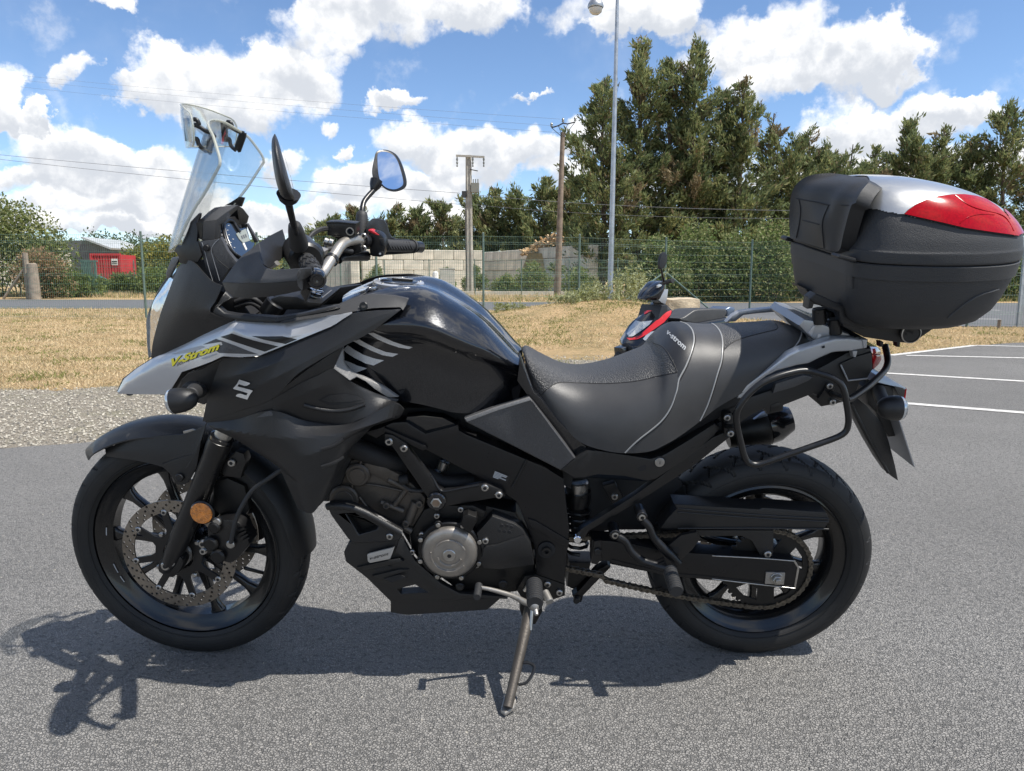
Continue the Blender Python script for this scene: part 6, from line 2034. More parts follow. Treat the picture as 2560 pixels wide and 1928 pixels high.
# right grip, switches, brake
swr = plate('switch_box', moto, K.matt, 'd', [(1582, 165), (1640, 150), (1705, 180), (1745, 235), (1752, 320), (1722, 402), (1660, 405), (1600, 390), (1592, 300)], -.215, .045, bev=.007, sm=2)
plate('kill_switch', swr, K.redp, 'd', [(1580, 140), (1612, 138), (1650, 160), (1690, 190), (1660, 192), (1610, 168), (1590, 158)], -.212, .035, bev=.004)
plate('starter_button', swr, K.dark, 'd', [(1690, 225), (1735, 225), (1740, 300), (1700, 300)], -.211, .01, bev=.003); plate('rocker', swr, K.dark, 'd', [(1680, 352), (1730, 350), (1735, 390), (1690, 395)], -.211, .01, bev=.002)
plate('switch_mark', swr, K.white, 'd', [(1688, 366), (1708, 364), (1709, 382), (1690, 384)], -.2105, .001, bev=0)
gr_ = cyl('grip', moto, K.grip, pt('d', 1742, 290, -.265), pt('d', 2030, 303, -.375), .0168, 30, bev=.15)
for k in range(9):
    p0, p1 = pt('d', 1775 + k * 26, 255, -.262 - k * .0098), pt('d', 1815 + k * 26, 330, -.262 - k * .0098 - .005)
    tube('grip_rib', gr_, K.grip, [p0 + Vector((0, -.0, 0)), p0.lerp(p1, .5) + Vector((0, -.005, 0)), p1], .0022, 5, 3)
lathe('grip_flange', gr_, K.grip, [(0, .017), (0, .0195), (.008, .0195), (.010, .017)], axis_m(pt('d', 2010, 302, -.367), pt('d', 2030, 303, -.375)), 28, closed=True)
cyl('bar_end', moto, K.gloss, pt('d', 2035, 305, -.377), pt('d', 2112, 310, -.405), .0165, 28, bev=.3)
mc = plate('brake_reservoir', moto, K.matt, 'd', [(1168, 60), (1275, 58), (1460, 76), (1458, 200), (1290, 208), (1175, 196)], -.12, .05, bev=.005)
plate('reservoir_lid', mc, K.matt, 'd', [(1166, 58), (1275, 55), (1463, 74), (1463, 92), (1275, 76), (1166, 80)], -.1185, .053, bev=.002)
q = pt('d', 1403, 153, -.1195); i_ = BIKE.inward; lathe('sight_rim', mc, K.steel, [(0, .0075), (0, .0105), (.002, .0105), (.002, .0075)], axis_m(q, q - i_), 24, closed=True); cyl('sight_glass', mc, K.glass, q, q - i_ * .0012, .008, 20, bev=0)
cyl('lid_screw', mc, K.dark, pt('d', 1205, 135, -.1195), pt('d', 1205, 135, -.1195) - i_ * .0008, .003, 10, bev=0)
plate('master_cylinder', moto, K.engb, 'd', [(1200, 195), (1460, 205), (1500, 250), (1520, 360), (1400, 400), (1320, 370), (1290, 240)], -.16, .04, bev=.006)
tube('brake_lever', moto, K.matt, [(1290, 440, -.14), (1330, 410, -.16), (1450, 400, -.20), (1570, 395, -.24)], [.010, .014], v='d')
for dy in (0, 14): tube('brake_hose', moto, K.grip, [(950, 300 + dy, -.02), (985, 230 + dy, -.04), (1040, 165 + dy, -.06), (1110, 128 + dy, -.09), (1175, 118 + dy, -.12)], .0045, v='d')
for x, y, r in ((1170, 255, .010), (1215, 265, .011), (1165, 330, .008)): cyl('fitting', moto, K.steel, pt('d', x - 20, y - 8, -.09), pt('d', x + 22, y + 8, -.09), r, 12)
tube('wiring', moto, K.grip, [(1120, 470, -.02), (1110, 400, -.03), (1180, 330, -.06), (1300, 330, -.10), (1420, 350, -.14)], .006, v='d')
ghr = plate('hand_guard', moto, K.plas, 'd', [(1555, 100, -.25), (1585, 55, -.27), (1620, 28, -.29), (1680, 27, -.31), (1740, 45, -.33), (1765, 90, -.34), (1785, 170, -.35), (1810, 210, -.36), (1850, 228, -.375), (1990, 238, -.40), (1990, 250, -.40), (1740, 240, -.33), (1560, 170, -.26)], t=.012, bev=.003)
plate('guard_lower', ghr, K.plas, 'd', [(1740, 330), (2000, 330), (2040, 370), (1740, 388)], -.39, .01, bev=.003)
# left grip and switches
cyl('switch_box', moto, K.matt, pt('d', 900, 330, .17), pt('d', 975, 440, .245), .037, 30, bev=.15)
plate('switch_housing', moto, K.matt, 'd', [(795, 350), (850, 290), (940, 275), (1040, 305), (1090, 380), (1085, 460), (1000, 480), (880, 500), (810, 470)], .20, .05, bev=.008, sm=2)
for x in (820, 845): plate('switch_mark', moto, K.white, 'd', [(x - 6, 325), (x + 8, 318), (x + 12, 332), (x, 338)], .201, .001, bev=0)
plate('clutch_perch', moto, K.alu, 'd', [(1040, 310), (1090, 330), (1150, 350), (1130, 400), (1080, 380)], .15, .04, bev=.005)
gl = cyl('grip', moto, K.grip, pt('d', 968, 432, .235), pt('d', 1072, 600, .385), .0172, 30, bev=.1)
lathe('grip_flange', gl, K.grip, [(0, .017), (0, .028), (.008, .029), (.012, .018)], axis_m(pt('d', 966, 430, .232), pt('d', 1072, 600, .385)), 32, closed=True)
ga, gb = pt('d', 968, 432, .235), pt('d', 1072, 600, .385); gm = axis_m(ga, gb); gL = (gb - ga).length
for k in range(14):
    a0 = k * .45
    tube('grip_rib', gl, K.grip, [gm @ Vector((.0178 * math.cos(a), .0178 * math.sin(a), z)) for a, z in ((a0, gL * .2), (a0 + .35, gL * .32), (a0, gL * .45), (a0 + .35, gL * .6), (a0, gL * .75))], .0016, 5, 3)
lathe('bar_end', moto, K.gloss, [(0, .016), (.004, .0178), (.030, .0185), (.044, .0185), (.050, .0165), (.052, .013), (.049, .012), (.049, .009), (.051, .0085), (.0505, .004), (.049, 0)], axis_m(pt('d', 1058, 578, .365), pt('d', 1084, 660, .432)), 40)
# left hand guard
hgl = sheet('hand_guard', moto, K.case, 'd', [
    [(500, 265, .27), (512, 340, .31), (512, 415, .345), (530, 470, .375), (560, 507, .393), (640, 535, .412), (760, 530, .432), (900, 521, .448)],
    [(400, 345, .285), (420, 420, .325), (430, 480, .355), (450, 525, .38), (490, 560, .402), (600, 585, .42), (750, 585, .44), (905, 570, .455)],
    [(300, 430, .305), (310, 490, .335), (320, 535, .36), (350, 580, .385), (420, 610, .408), (560, 625, .426), (740, 622, .446), (890, 605, .458)],
    [(140, 655, .335), (180, 656, .35), (240, 658, .368), (300, 660, .385), (400, 662, .408), (560, 662, .43), (740, 650, .448), (872, 640, .458)]], .005, nu=34, nv=14, ang=25)
plate('guard_lower', hgl, K.grain, 'd', [(138, 655, .333), (300, 661, .386), (470, 664, .420), (700, 655, .445), (872, 641, .458), (925, 738, .452), (780, 770, .440), (600, 800, .425), (420, 812, .40), (245, 808, .365), (170, 735, .34)], t=.006, bev=.002)
plate('guard_wing', hgl, K.plas, 'd', [(728, 134, .175), (752, 215, .175), (775, 330, .18), (795, 372, .185), (690, 450, .24), (600, 520, .33), (540, 480, .37), (512, 415, .344), (512, 340, .309), (503, 263, .268), (600, 200, .22)], t=.006, bev=.002)
plate('guard_flap', hgl, K.plas, 'd', [(900, 521, .448), (960, 517, .44), (1018, 516, .43), (1024, 580, .43), (985, 600, .432), (935, 640, .44), (930, 700, .444), (925, 738, .452), (880, 690, .458), (868, 640, .458), (880, 575, .458)], t=.006, bev=.002)
plate('guard_mount', hgl, K.dark, 'd', [(880, 575), (1000, 540), (1030, 640), (990, 720), (930, 740), (880, 690)], .41, .02, bev=.003)
plate('clutch_lever', moto, K.alu, 'd', [(575, 500), (640, 455), (660, 455), (690, 490), (640, 520), (600, 525)], .27, .02, bev=.004)
plate('clutch_lever', moto, K.alu, 'd', [(680, 540), (715, 520), (725, 545), (700, 560)], .28, .02, bev=.003)

# mirrors
def mirror_shell():
    lv = [(1190, 1196, 331, .02), (1171, 1216, 365, .055), (1166, 1238, 430, .078), (1172, 1262, 510, .086), (1184, 1285, 590, .088), (1200, 1305, 655, .082), (1216, 1318, 695, .066), (1236, 1322, 718, .04), (1262, 1316, 732, .015)]
    R_ = []
    for x0, x1, y, hw in lv:
        a, b_ = pt('1', x0, y, .40), pt('1', x1, y, .40); c = (a + b_) / 2; h = (b_ - a) * .5
        row = []
        for k in range(24):
            an = 2 * math.pi * k / 24; cs, sn = math.cos(an), math.sin(an)
            e = lambda q: math.copysign(abs(q) ** .75, q)
            row.append(c + h * e(cs) * .8 + Vector((.30 * hw * e(sn), -hw * e(sn), -.02 * hw * e(sn))))
        R_.append(row)
    cols_ = [resample([r[j] for r in R_], 26) for j in range(24)]
    V = [cols_[j][i] for i in range(26) for j in range(24)]
    F = grid_faces(24, 26, wrap=True) + [tuple(reversed(range(24))), tuple(25 * 24 + j for j in range(24))]
    o = mk('mirror', V, F, K.plas, moto, 50); fixn(o); return o


ml = mirror_shell()
plate('mirror_glass', ml, K.mirr, '1', [(1232, 400, .40), (1262, 500, .40), (1290, 590, .40), (1312, 690, .40), (1314, 712, .40), (1292, 600, .40), (1265, 505, .40)], t=.001, bev=0)
tube('mirror_stem', ml, K.matt, [(1272, 730, .385), (1285, 790, .37), (1312, 900, .33), (1330, 960, .29), (1345, 1010, .25)], [.0075, .0065, .0065, .0065], v='1')
lathe('stem_boot', ml, K.grip, [(0, .0185), (.01, .0195), (.05, .0155), (.068, .0125), (.072, .009)], axis_m(pt('1', 1342, 1015, .26), pt('1', 1315, 892, .31)), 24)
lathe('mirror_neck', ml, K.matt, [(0, .022), (.012, .017), (.02, .009)], axis_m(pt('1', 1278, 700, .392), pt('1', 1276, 745, .385)), 20)


def wm(x, y): return -.40 + (1990 - x) / 200 * .055 - (430 - y) / 260 * -.0 - (660 - y) / 240 * .05


oml = smooth_closed([(1800, 480), (1815, 438), (1862, 427), (1915, 445), (1952, 485), (1982, 560), (1996, 632), (1980, 668), (1932, 686), (1880, 676), (1838, 645), (1800, 618), (1786, 560)], 4)
mr_ = plate('mirror', moto, K.matt, '1', [(x, y, wm(x, y)) for x, y in oml], t=.02, bev=.005)
gml = smooth_closed([(1822, 470), (1835, 445), (1868, 441), (1912, 456), (1942, 492), (1966, 560), (1980, 628), (1965, 655), (1925, 670), (1878, 660), (1846, 630), (1828, 575)], 4)
plate('mirror_glass', mr_, K.mirr, '1', [(x, y, wm(x, y) + .0012) for x, y in gml], t=.002, bev=0)
tube('mirror_stem', mr_, K.matt, [(1815, 630, -.37), (1800, 672, -.36), (1765, 712, -.34), (1738, 750, -.32), (1728, 800, -.30), (1726, 850, -.29), (1724, 930, -.28)], .0075, v='1')
lathe('stem_boot', mr_, K.grip, [(0, .0165), (.05, .0165), (.06, .014), (.064, .009)], axis_m(pt('1', 1724, 945, -.28), pt('1', 1727, 805, -.30)), 24)
lathe('mirror_neck', mr_, K.matt, [(0, .019), (.015, .016), (.03, .009)], axis_m(pt('1', 1818, 620, -.375), pt('1', 1790, 690, -.355)), 20)

# front turn signal
ax0, ax1 = pt('a', 522, 905, .262), pt('a', 770, 865, .262)
ts = lathe('turn_signal', moto, K.plas, [(.006, .0265), (.012, .0282), (.028, .0275), (.044, .0245), (.056, .0185), (.063, .010), (.065, 0)], axis_m(ax0, ax1), 36)
lathe('signal_lens', ts, K.lens, [(-.004, 0), (-.003, .012), (.001, .021), (.007, .0273), (.012, .0283)], axis_m(ax0, ax1), 36)
cyl('signal_stalk', ts, K.grip, pt('a', 725, 835, .255), pt('a', 775, 800, .165), .0155, 24, r2=.020)
plate('stalk_pad', ts, K.grip, 'a', [(640, 760), (690, 735), (780, 745), (840, 790), (845, 850), (800, 880), (740, 850), (670, 810)], .165, .02, bev=.006, sm=2)

# ---------------------------------------------------------------- seat
SS = [((15, 345), (22, 360), .03), ((48, 335), (66, 560), .085), ((150, 398), (150, 680), .118), ((300, 468), (285, 850), .142), ((450, 482), (420, 985), .160), ((640, 448), (605, 1046), .180),
      ((800, 390), (765, 1060), .188), ((905, 342), (905, 1045), .190), ((960, 262), (1000, 1003), .188), ((1062, 182), (1100, 945), .180), ((1180, 178), (1240, 843), .170), ((1300, 190), (1370, 742), .160),
      ((1500, 186), (1560, 628), .150), ((1700, 176), (1720, 505), .135), ((1830, 170), (1850, 380), .112), ((1930, 210), (1945, 325), .080), ((2005, 300), (2006, 306), .03)]
NS, NT = 170, 40
rows_ = []
for T, B, wb in SS:
    A, C = P('5', *T, 0, BIKE), P('5', *B, wb, BIKE); A.y = 0
    row = []
    for j in range(NT):
        th = math.pi / 2 * j / (NT - 1); e = .74
        s_, c_ = math.sin(th) ** e, math.cos(th) ** e
        row.append(Vector((C.x + (A.x - C.x) * c_, -wb * s_, C.z + (A.z - C.z) * c_)))
    rows_.append(row)
grid = [resample([r[j] for r in rows_], NS) for j in range(NT)]
V, F, MI = [], [], []
NW = 2 * NT - 1
for i in range(NS):
    for j in range(NT - 1, 0, -1): V.append(grid[j][i])
    for j in range(NT): V.append(Vector((grid[j][i].x, -grid[j][i].y, grid[j][i].z)))
F = grid_faces(NW, NS)
BIKEW = MBIKE


def to_px5(q):
    w = MBIKE @ Vector((q.x, -abs(q.y), q.z)) - EYE
    c, s = math.cos(PITCH), math.sin(PITCH)
    dep = w.y * c - w.z * s; up = w.y * s + w.z * c
    u, v = 1280 + FPX * w.x / dep, 964 - FPX * up / dep
    return (u - 1300) * 2.765, (v - 750) * 2.765


def inside(p, poly):
    x, y = p; c = False; n = len(poly)
    for i in range(n):
        (x1, y1), (x2, y2) = poly[i], poly[i - 1]
        if (y1 > y) != (y2 > y) and x < (x2 - x1) * (y - y1) / (y2 - y1) + x1: c = not c
    return c


Z_GRIP = [(-60, 200), (140, 672), (165, 640), (205, 602), (255, 575), (310, 568), (400, 573), (600, 578), (800, 562), (950, 528), (1086, 500), (1070, 455), (1048, 412), (1015, 355), (975, 318), (915, 296), (880, 200), (500, 100)]
Z_BOL = [(915, 296), (975, 318), (1015, 355), (1048, 412), (1070, 455), (1086, 500), (1098, 548), (1140, 470), (1180, 380), (1200, 285), (1192, 215), (1150, 165), (1072, 142), (1000, 60), (900, 200)]
Z_PBAND = [(1300, 152), (1352, 178), (1388, 228), (1402, 300), (1403, 352), (1440, 318), (1476, 290), (1462, 250), (1420, 205), (1360, 168), (1330, 100)]
Z_PTOP = [(1430, 205), (1462, 250), (1476, 285), (1560, 255), (1700, 222), (1770, 205), (1782, 185), (1760, 162), (1700, 140), (1600, 60), (1400, 60), (1360, 165)]
for f in F:
    c = (V[f[0]] + V[f[1]] + V[f[2]] + V[f[3]]) / 4
    p = to_px5(c)
    MI.append(1 if inside(p, Z_GRIP) or inside(p, Z_PBAND) or inside(p, Z_PTOP) else 2 if inside(p, Z_BOL) else 0)
n0 = len(V)
F.append(tuple(range(NW))); MI.append(0); F.append(tuple((NS - 1) * NW + j for j in reversed(range(NW)))); MI.append(0)
for i in range(NS - 1): F.append((i * NW, (i + 1) * NW, (i + 1) * NW + NW - 1, i * NW + NW - 1)); MI.append(2)
seat = mk('seat', V, F, [K.leath, K.text_, K.leath2], moto, 60, mi=MI); fixn(seat)
bs = bvh_of([seat], MBIKE)
for pts in ([(1075, 146), (1112, 152), (1152, 168), (1182, 195), (1199, 235), (1202, 285), (1190, 340), (1170, 400), (1140, 470), (1098, 550), (1085, 620), (1062, 695), (1040, 748), (1005, 805), (960, 855), (900, 905), (835, 955), (775, 1008), (727, 1057)],
            [(1305, 156), (1335, 168), (1362, 190), (1385, 225), (1398, 270), (1400, 330), (1392, 420), (1365, 510), (1340, 595), (1318, 665), (1295, 730), (1270, 785), (1244, 836)],
            [(1895, 162), (1925, 178), (1943, 210), (1945, 240), (1930, 280), (1900, 322), (1870, 350), (1852, 372)]):
    piping('piping', seat, K.pipe, bs, '5', pts, .0018, n=70)
for pts in ([(140, 668), (165, 638), (205, 602), (255, 575), (310, 569), (400, 573), (600, 578), (800, 562), (950, 528), (1086, 500)], [(1092, 560), (1082, 640), (1060, 720), (1020, 800), (960, 870), (860, 950), (800, 1000)],
            [(1405, 350), (1440, 318), (1476, 290), (1560, 258), (1700, 222), (1768, 205), (1782, 185), (1765, 165)], [(1086, 500), (1070, 455), (1048, 412), (1015, 355), (975, 318), (918, 296)],
            [(1408, 330), (1400, 430), (1372, 520), (1330, 660), (1300, 740), (1255, 830)], [(1210, 240), (1212, 290), (1180, 400), (1150, 475), (1108, 555)]):
    piping('seam', seat, K.dark, bs, '5', pts, .0012, n=60)
letters('lettering', seat, K.lgrey, bs, '5', 'v-strom', (1010, 230), (40, 37), (25, -45), .0009, bold=.03, shear=.1)

# seat cowl, side panel
plate('seat_base', moto, K.gloss, '5', [(0, 400), (95, 640), (150, 690), (260, 830), (400, 970), (480, 1030), (600, 1052), (560, 1075), (450, 1050), (375, 1095), (240, 880), (72, 690), (-20, 560)], .150, .05, bev=.003)
spn = plate('side_panel', moto, K.grey, '3', [(1140, 410, .158), (1365, 330, .16), (1590, 262, .162), (1618, 296, .166), (1760, 480, .170), (1912, 682, .172), (1862, 725, .171), (1812, 770, .17), (1480, 600, .165), (1150, 432, .159)], t=.02, bev=.005, seg=3)
mirrored(spn, moto)
plate('panel_edge_glint', spn, K.trim, '3', [(1145, 408, .1585), (1365, 327, .1605), (1590, 260, .1625), (1606, 278, .1645), (1375, 350, .1625), (1160, 430, .1605)], t=.004, bev=.001)  # lighter strip paints the light caught by the panel's top edge
scw = plate('seat_cowl', moto, K.plas, '4', [(250, 430, .170), (340, 358, .172), (412, 312, .172), (470, 312, .172), (560, 325, .172), (700, 346, .170), (800, 362, .166), (850, 352, .164), (905, 328, .160), (1050, 240, .148), (1195, 145, .136), (1230, 170, .134), (1180, 245, .136), (1000, 380, .146), (835, 488, .155), (780, 500, .158), (640, 470, .164), (480, 460, .168), (392, 480, .17), (335, 482, .17)], t=.03, bev=.005)
mirrored(scw, moto)
plate('cowl_facet', scw, K.plas, '4', [(252, 430, .1715), (340, 360, .1735), (412, 315, .1735), (420, 330, .1735), (360, 375, .1735), (300, 425, .172)], t=.004, bev=.001)
q = pt('4', 857, 380, .162); o_ = -BIKE.inward
lk = cyl('seat_lock', scw, K.dark, q, q + o_ * .002, .0155, 30); cyl('lock_ring', lk, K.steel, q + o_ * .002, q + o_ * .005, .0118, 28); cyl('lock_core', lk, K.alu, q + o_ * .005, q + o_ * .006, .0072, 20)
b = MB(); b.box(q + o_ * .0063, (.0016, .001, .007)); b.build('key_slot', K.dark, lk)
q = pt('4', 748, 412, .163); cyl('plug', scw, K.dark, q, q + o_ * .0025, .0105, 26)
plate('seat_underside', moto, K.dark, '5', [(500, 1000), (700, 1010), (900, 970), (1240, 790), (1500, 620), (1620, 560), (1600, 680), (1400, 800), (1260, 890), (960, 1070), (600, 1080)], .115, .23, bev=.004)
# subframe
sbf = plate('subframe', moto, K.matt, '4', [(335, 835), (378, 792), (700, 590), (1000, 370), (1185, 232), (1255, 200), (1290, 230), (1050, 420), (800, 580), (620, 690), (425, 805), (395, 852), (352, 872)], .140, .022, bev=.003)
bolt(sbf, '4', 352, 848, .142, .0105, K.chrome, L=.012, hexed=False)
plate('subframe', moto, K.matt, '4', [(335, 835), (700, 590), (1185, 232), (1290, 230), (800, 580), (425, 805)], -.12, .022, bev=.003)
plate('rear_housing', moto, K.dark, '4', [(1180, 160), (1300, 100), (1340, 40), (1300, 210), (1240, 250), (1190, 245)], .12, .24, bev=.006)
for x, y in ((1271, 108), (1292, 205)): bolt(moto, '4', x, y, .15, .0078)
plate('rail_bracket', moto, K.matt, '4', [(1250, 85), (1300, 80), (1330, 150), (1320, 215), (1255, 215)], .146, .02, bev=.004)
plate('hose_guide', moto, K.matt, '4', [(1030, 290), (1070, 285), (1060, 300), (1010, 330)], .145, .01, bev=.002)
tail = plate('tail_cowl', moto, K.plas, 'c', [(-40, 905), (300, 800), (480, 740), (700, 640), (880, 560), (1000, 500), (1200, 385), (1300, 350), (1440, 340), (1455, 540), (1400, 640), (1330, 670), (1290, 780), (1180, 860), (1090, 880), (965, 900), (925, 800), (885, 783), (610, 890), (605, 945), (455, 978), (425, 925), (300, 985), (120, 1110), (10, 1150)], .115, .22, bev=.012)
plate('tail_side', tail, K.plas, 'c', [(1140, 490), (1300, 420), (1440, 380), (1450, 540), (1395, 625), (1215, 655), (1190, 620)], .122, .012, bev=.004)
tube('tail_edge', tail, K.rail, [(1142, 500, .1225), (1212, 650, .1235), (1390, 630, .1225)], .0022, v='c', sm=1)
plate('tail_pad', tail, K.matt, 'c', [(480, 880), (560, 850), (600, 880), (600, 930), (470, 960)], .118, .05, bev=.008)
# grab rails
grl = plate('grab_rail', moto, K.rail, 'c', [(163, 822, .152), (180, 752, .150), (400, 590, .148), (650, 402, .146), (745, 358, .145), (1000, 275, .140), (1100, 250, .138), (1220, 246, .136), (1345, 260, .134), (1400, 300, .133), (1395, 345, .134), (1240, 372, .137), (1105, 380, .139), (1060, 388, .14), (940, 440, .143), (840, 490, .145), (740, 505, .147), (540, 560, .149), (440, 610, .150), (330, 690, .151), (215, 820, .152)], t=.028, bev=.006, seg=3)
plate('rail_top', grl, K.silver, 'c', [(180, 752, .1505), (400, 590, .1485), (650, 402, .1465), (745, 358, .1455), (760, 372, .147), (660, 425, .148), (410, 615, .150), (200, 772, .152)], t=.004, bev=.001)
plate('rail_inner', moto, K.grey, 'c', [(500, 772, .13), (528, 680, .13), (790, 598, .13), (885, 618, .13), (835, 655, .13), (700, 715, .13)], t=.012, bev=.003)
plate('rail_screw_hole', grl, K.dark, 'c', [(968, 330, .1445), (990, 318, .1445), (995, 338, .1445), (972, 346, .1445)], t=.002, bev=0)
for x in (1370, 1275): plate('rail_lug', grl, K.rail, 'c', [(x - 22, 370 if x < 1300 else 262), (x + 30, 370 if x < 1300 else 262), (x + 14, 432 if x < 1300 else 345), (x - 10, 432 if x < 1300 else 345)], .137, .02, bev=.004)
plate('far_grab_rail', moto, K.rail, '5', [(1425, 155), (1470, 108), (1520, 82), (1620, 68), (1740, 57), (1795, 68), (1945, 132), (2010, 140), (2000, 175), (1935, 200), (1890, 145), (1760, 86), (1640, 96), (1545, 108), (1490, 152)], -.135, .022, bev=.005)
ctr_ = plate('rail_bridge', moto, K.rail, 'c', [(748, 128), (800, 72), (905, 88), (1010, 130), (1230, 210), (1245, 246), (1180, 262), (1010, 264), (910, 286), (870, 250), (830, 215)], .105, .21, bev=.01)
for a_ in ([(835, 200), (880, 135), (905, 130), (870, 240)], [(905, 285), (930, 210), (965, 215), (935, 288)]): plate('bridge_rib', ctr_, K.silver, 'c', a_, .108, .21, bev=.003)
# pannier rail
prl = tube('pannier_rail', moto, K.matt, [(860, 562, .225), (960, 588, .232), (1060, 622, .24), (1140, 680, .245), (1178, 760, .248), (1195, 850, .25), (1212, 960, .25), (1215, 1050, .25), (1190, 1130, .25), (1110, 1185, .25), (900, 1262, .25), (600, 1365, .25), (420, 1428, .25), (330, 1445, .25), (262, 1418, .25), (222, 1340, .25), (188, 1200, .25), (162, 1080, .25), (155, 985, .25), (180, 900, .25), (260, 790, .248), (380, 685, .243), (540, 612, .236), (700, 568, .228), (790, 556, .225)], .0072, 14, 4, closed=True, v='c')
tube('rail_strut', prl, K.matt, [(1060, 775, .13), (1120, 800, .18), (1190, 830, .245)], .0075, v='c')
tube('rail_strut', prl, K.matt, [(1200, 830, .248), (1250, 812, .235), (1400, 705, .18), (1540, 575, .11), (1582, 500, .08), (1585, 430, .06), (1560, 310, .04)], .0078, 14, v='c')
tube('rail_strut', prl, K.matt, [(60, 1075, .15), (100, 1080, .19), (150, 1075, .245)], .0075, v='c')
rp_ = plate('rail_plate', moto, K.matt, 'c', [(985, 740), (1015, 690), (1060, 680), (1090, 720), (1130, 840), (1110, 870), (960, 898), (930, 820)], .125, .012, bev=.003)
bolt(rp_, 'c', 1035, 700, .128, .0075); bolt(rp_, 'c', 1062, 852, .128, .0075)
# tail light, mudguard, plate, rear signal
tl = plate('tail_light', moto, K.red, 'c', [(1442, 402, .09), (1528, 408, .04), (1535, 450, .03), (1510, 500, .05), (1455, 552, .09)], t=.06, bev=.006)
plate('tail_lens', tl, K.pink, 'c', [(1420, 338, .09), (1490, 332, .04), (1520, 350, .02), (1535, 405, .03), (1442, 400, .09)], t=.06, bev=.006)
mg = plate('mudguard', moto, K.plas, 'c', [(1225, 850, .085), (1300, 815, .085), (1390, 890, .08), (1500, 1010, .075), (1560, 1110, .07), (1600, 1220, .065), (1660, 1450, .06), (1690, 1602, .055), (1640, 1570, .06), (1590, 1530, .065), (1500, 1400, .07), (1400, 1230, .08), (1280, 1000, .085)], t=.035, bev=.004)
tube('mudguard_edge', mg, K.plas, [(1240, 870, .087), (1300, 990, .088), (1450, 1270, .078), (1590, 1520, .066)], .004, v='c')
plate('plate_bracket', moto, K.plas, 'c', [(1380, 730), (1440, 690), (1640, 700), (1690, 1010), (1700, 1180), (1600, 1190), (1540, 1110), (1480, 960), (1400, 880)], .05, .10, bev=.008)
tlt = plate('plate_light', moto, K.rail, 'c', [(1460, 645, .06), (1500, 612, .06), (1590, 622, .05), (1755, 718, .04), (1768, 732, .04), (1750, 745, .04), (1660, 705, .06), (1440, 662, .065)], t=.10, bev=.004)
plate('plate_light_body', tlt, K.plas, 'c', [(1660, 705, .06), (1762, 726, .04), (1742, 836, .04), (1705, 826, .05), (1650, 720, .06)], t=.10, bev=.004)
plate('reflector', tlt, K.red, 'c', [(1742, 735, .042), (1770, 728, .04), (1756, 826, .04), (1734, 832, .042)], t=.09, bev=.002)
a, b_ = pt('c', 1685, 1030, .10), pt('c', 1824, 1460, .10)
V = [Vector((q.x + dx, y_, q.z)) for dx in (0, .003) for q in (a, b_) for y_ in (-.105, .105)]
npl = mk('number_plate', V, [(0, 2, 3, 1), (4, 5, 7, 6), (0, 1, 5, 4), (2, 6, 7, 3), (0, 4, 6, 2), (1, 3, 7, 5)], K.numpl, moto, smooth=False); fixn(npl)
V2_ = [Vector((q.x + (.0032 if k else .0048), q.y * .99, q.z)) for k in (0, 1) for q in V[4:]]
ax0, ax1 = pt('c', 1748, 912, .16), pt('c', 1490, 905, .16)
rs = lathe('turn_signal', moto, K.plas, [(.008, .0275), (.016, .030), (.034, .0290), (.050, .024), (.062, .014), (.066, 0)], axis_m(ax0, ax1), 36)
lathe('signal_lens', rs, K.lens, [(-.002, 0), (0, .014), (.004, .024), (.010, .0285), (.016, .0302)], axis_m(ax0, ax1), 36)
tube('signal_stalk', rs, K.grip, [(1500, 740, .06), (1520, 800, .09), (1560, 880, .14)], .016, v='c')
# passenger foot pegs
for x, y in ((750, 722), (585, 832)):
    q = pt('4', x, y, .175); bs_ = cyl('peg_boss', moto, K.matt, q + BIKE.inward * .05, q, .0135, 26); lathe('boss_washer', bs_, K.steel, [(0, .0045), (.001, .0085), (.002, .0085), (.003, .0045)], axis_m(q, q - BIKE.inward), 20, closed=True)
tube('peg_hanger', moto, K.frame, [(752, 735, .17), (790, 775, .172), (820, 840, .175), (870, 900, .178), (930, 960, .18), (975, 1005, .18)], [.010, .0095, .011, .012, .010], 12, v='4')
tube('peg_hanger', moto, K.frame, [(600, 840, .17), (650, 870, .172), (685, 930, .178), (750, 985, .185), (830, 1015, .195), (890, 1035, .2)], [.010, .0095, .010, .011, .012], 12, v='4')
plate('heel_plate', moto, K.matt, '4', [(870, 935), (920, 890), (990, 832), (1088, 812), (1112, 852), (1060, 920), (990, 985), (950, 1000)], .165, .01, bev=.003)
for pts in ([(945, 900), (975, 905), (985, 930), (965, 945), (940, 930)],): plate('heel_slot', moto, K.dark, '4', pts, .1655, .002, bev=0)
plate('peg_bracket', moto, K.frame, '4', [(775, 1030), (860, 1005), (890, 990), (915, 1040), (880, 1060), (850, 1040)], .205, .02, bev=.004)


def ribbed_peg(name, p0, p1, r, n, par):
    L = (p1 - p0).length; prof = [(0, r * .7)]
    for k in range(n):
        t0 = L * (.02 + .96 * k / n); prof += [(t0, r * .86), (t0 + L / n * .18, r), (t0 + L / n * .62, r), (t0 + L / n * .80, r * .86)]
    prof += [(L, r * .86), (L, 0)]
    return lathe(name, par, K.grip, prof, axis_m(p0, p1), 22)


ribbed_peg('passenger_peg', pt('4', 918, 1042, .20), pt('4', 962, 1178, .285), .0175, 9, moto)
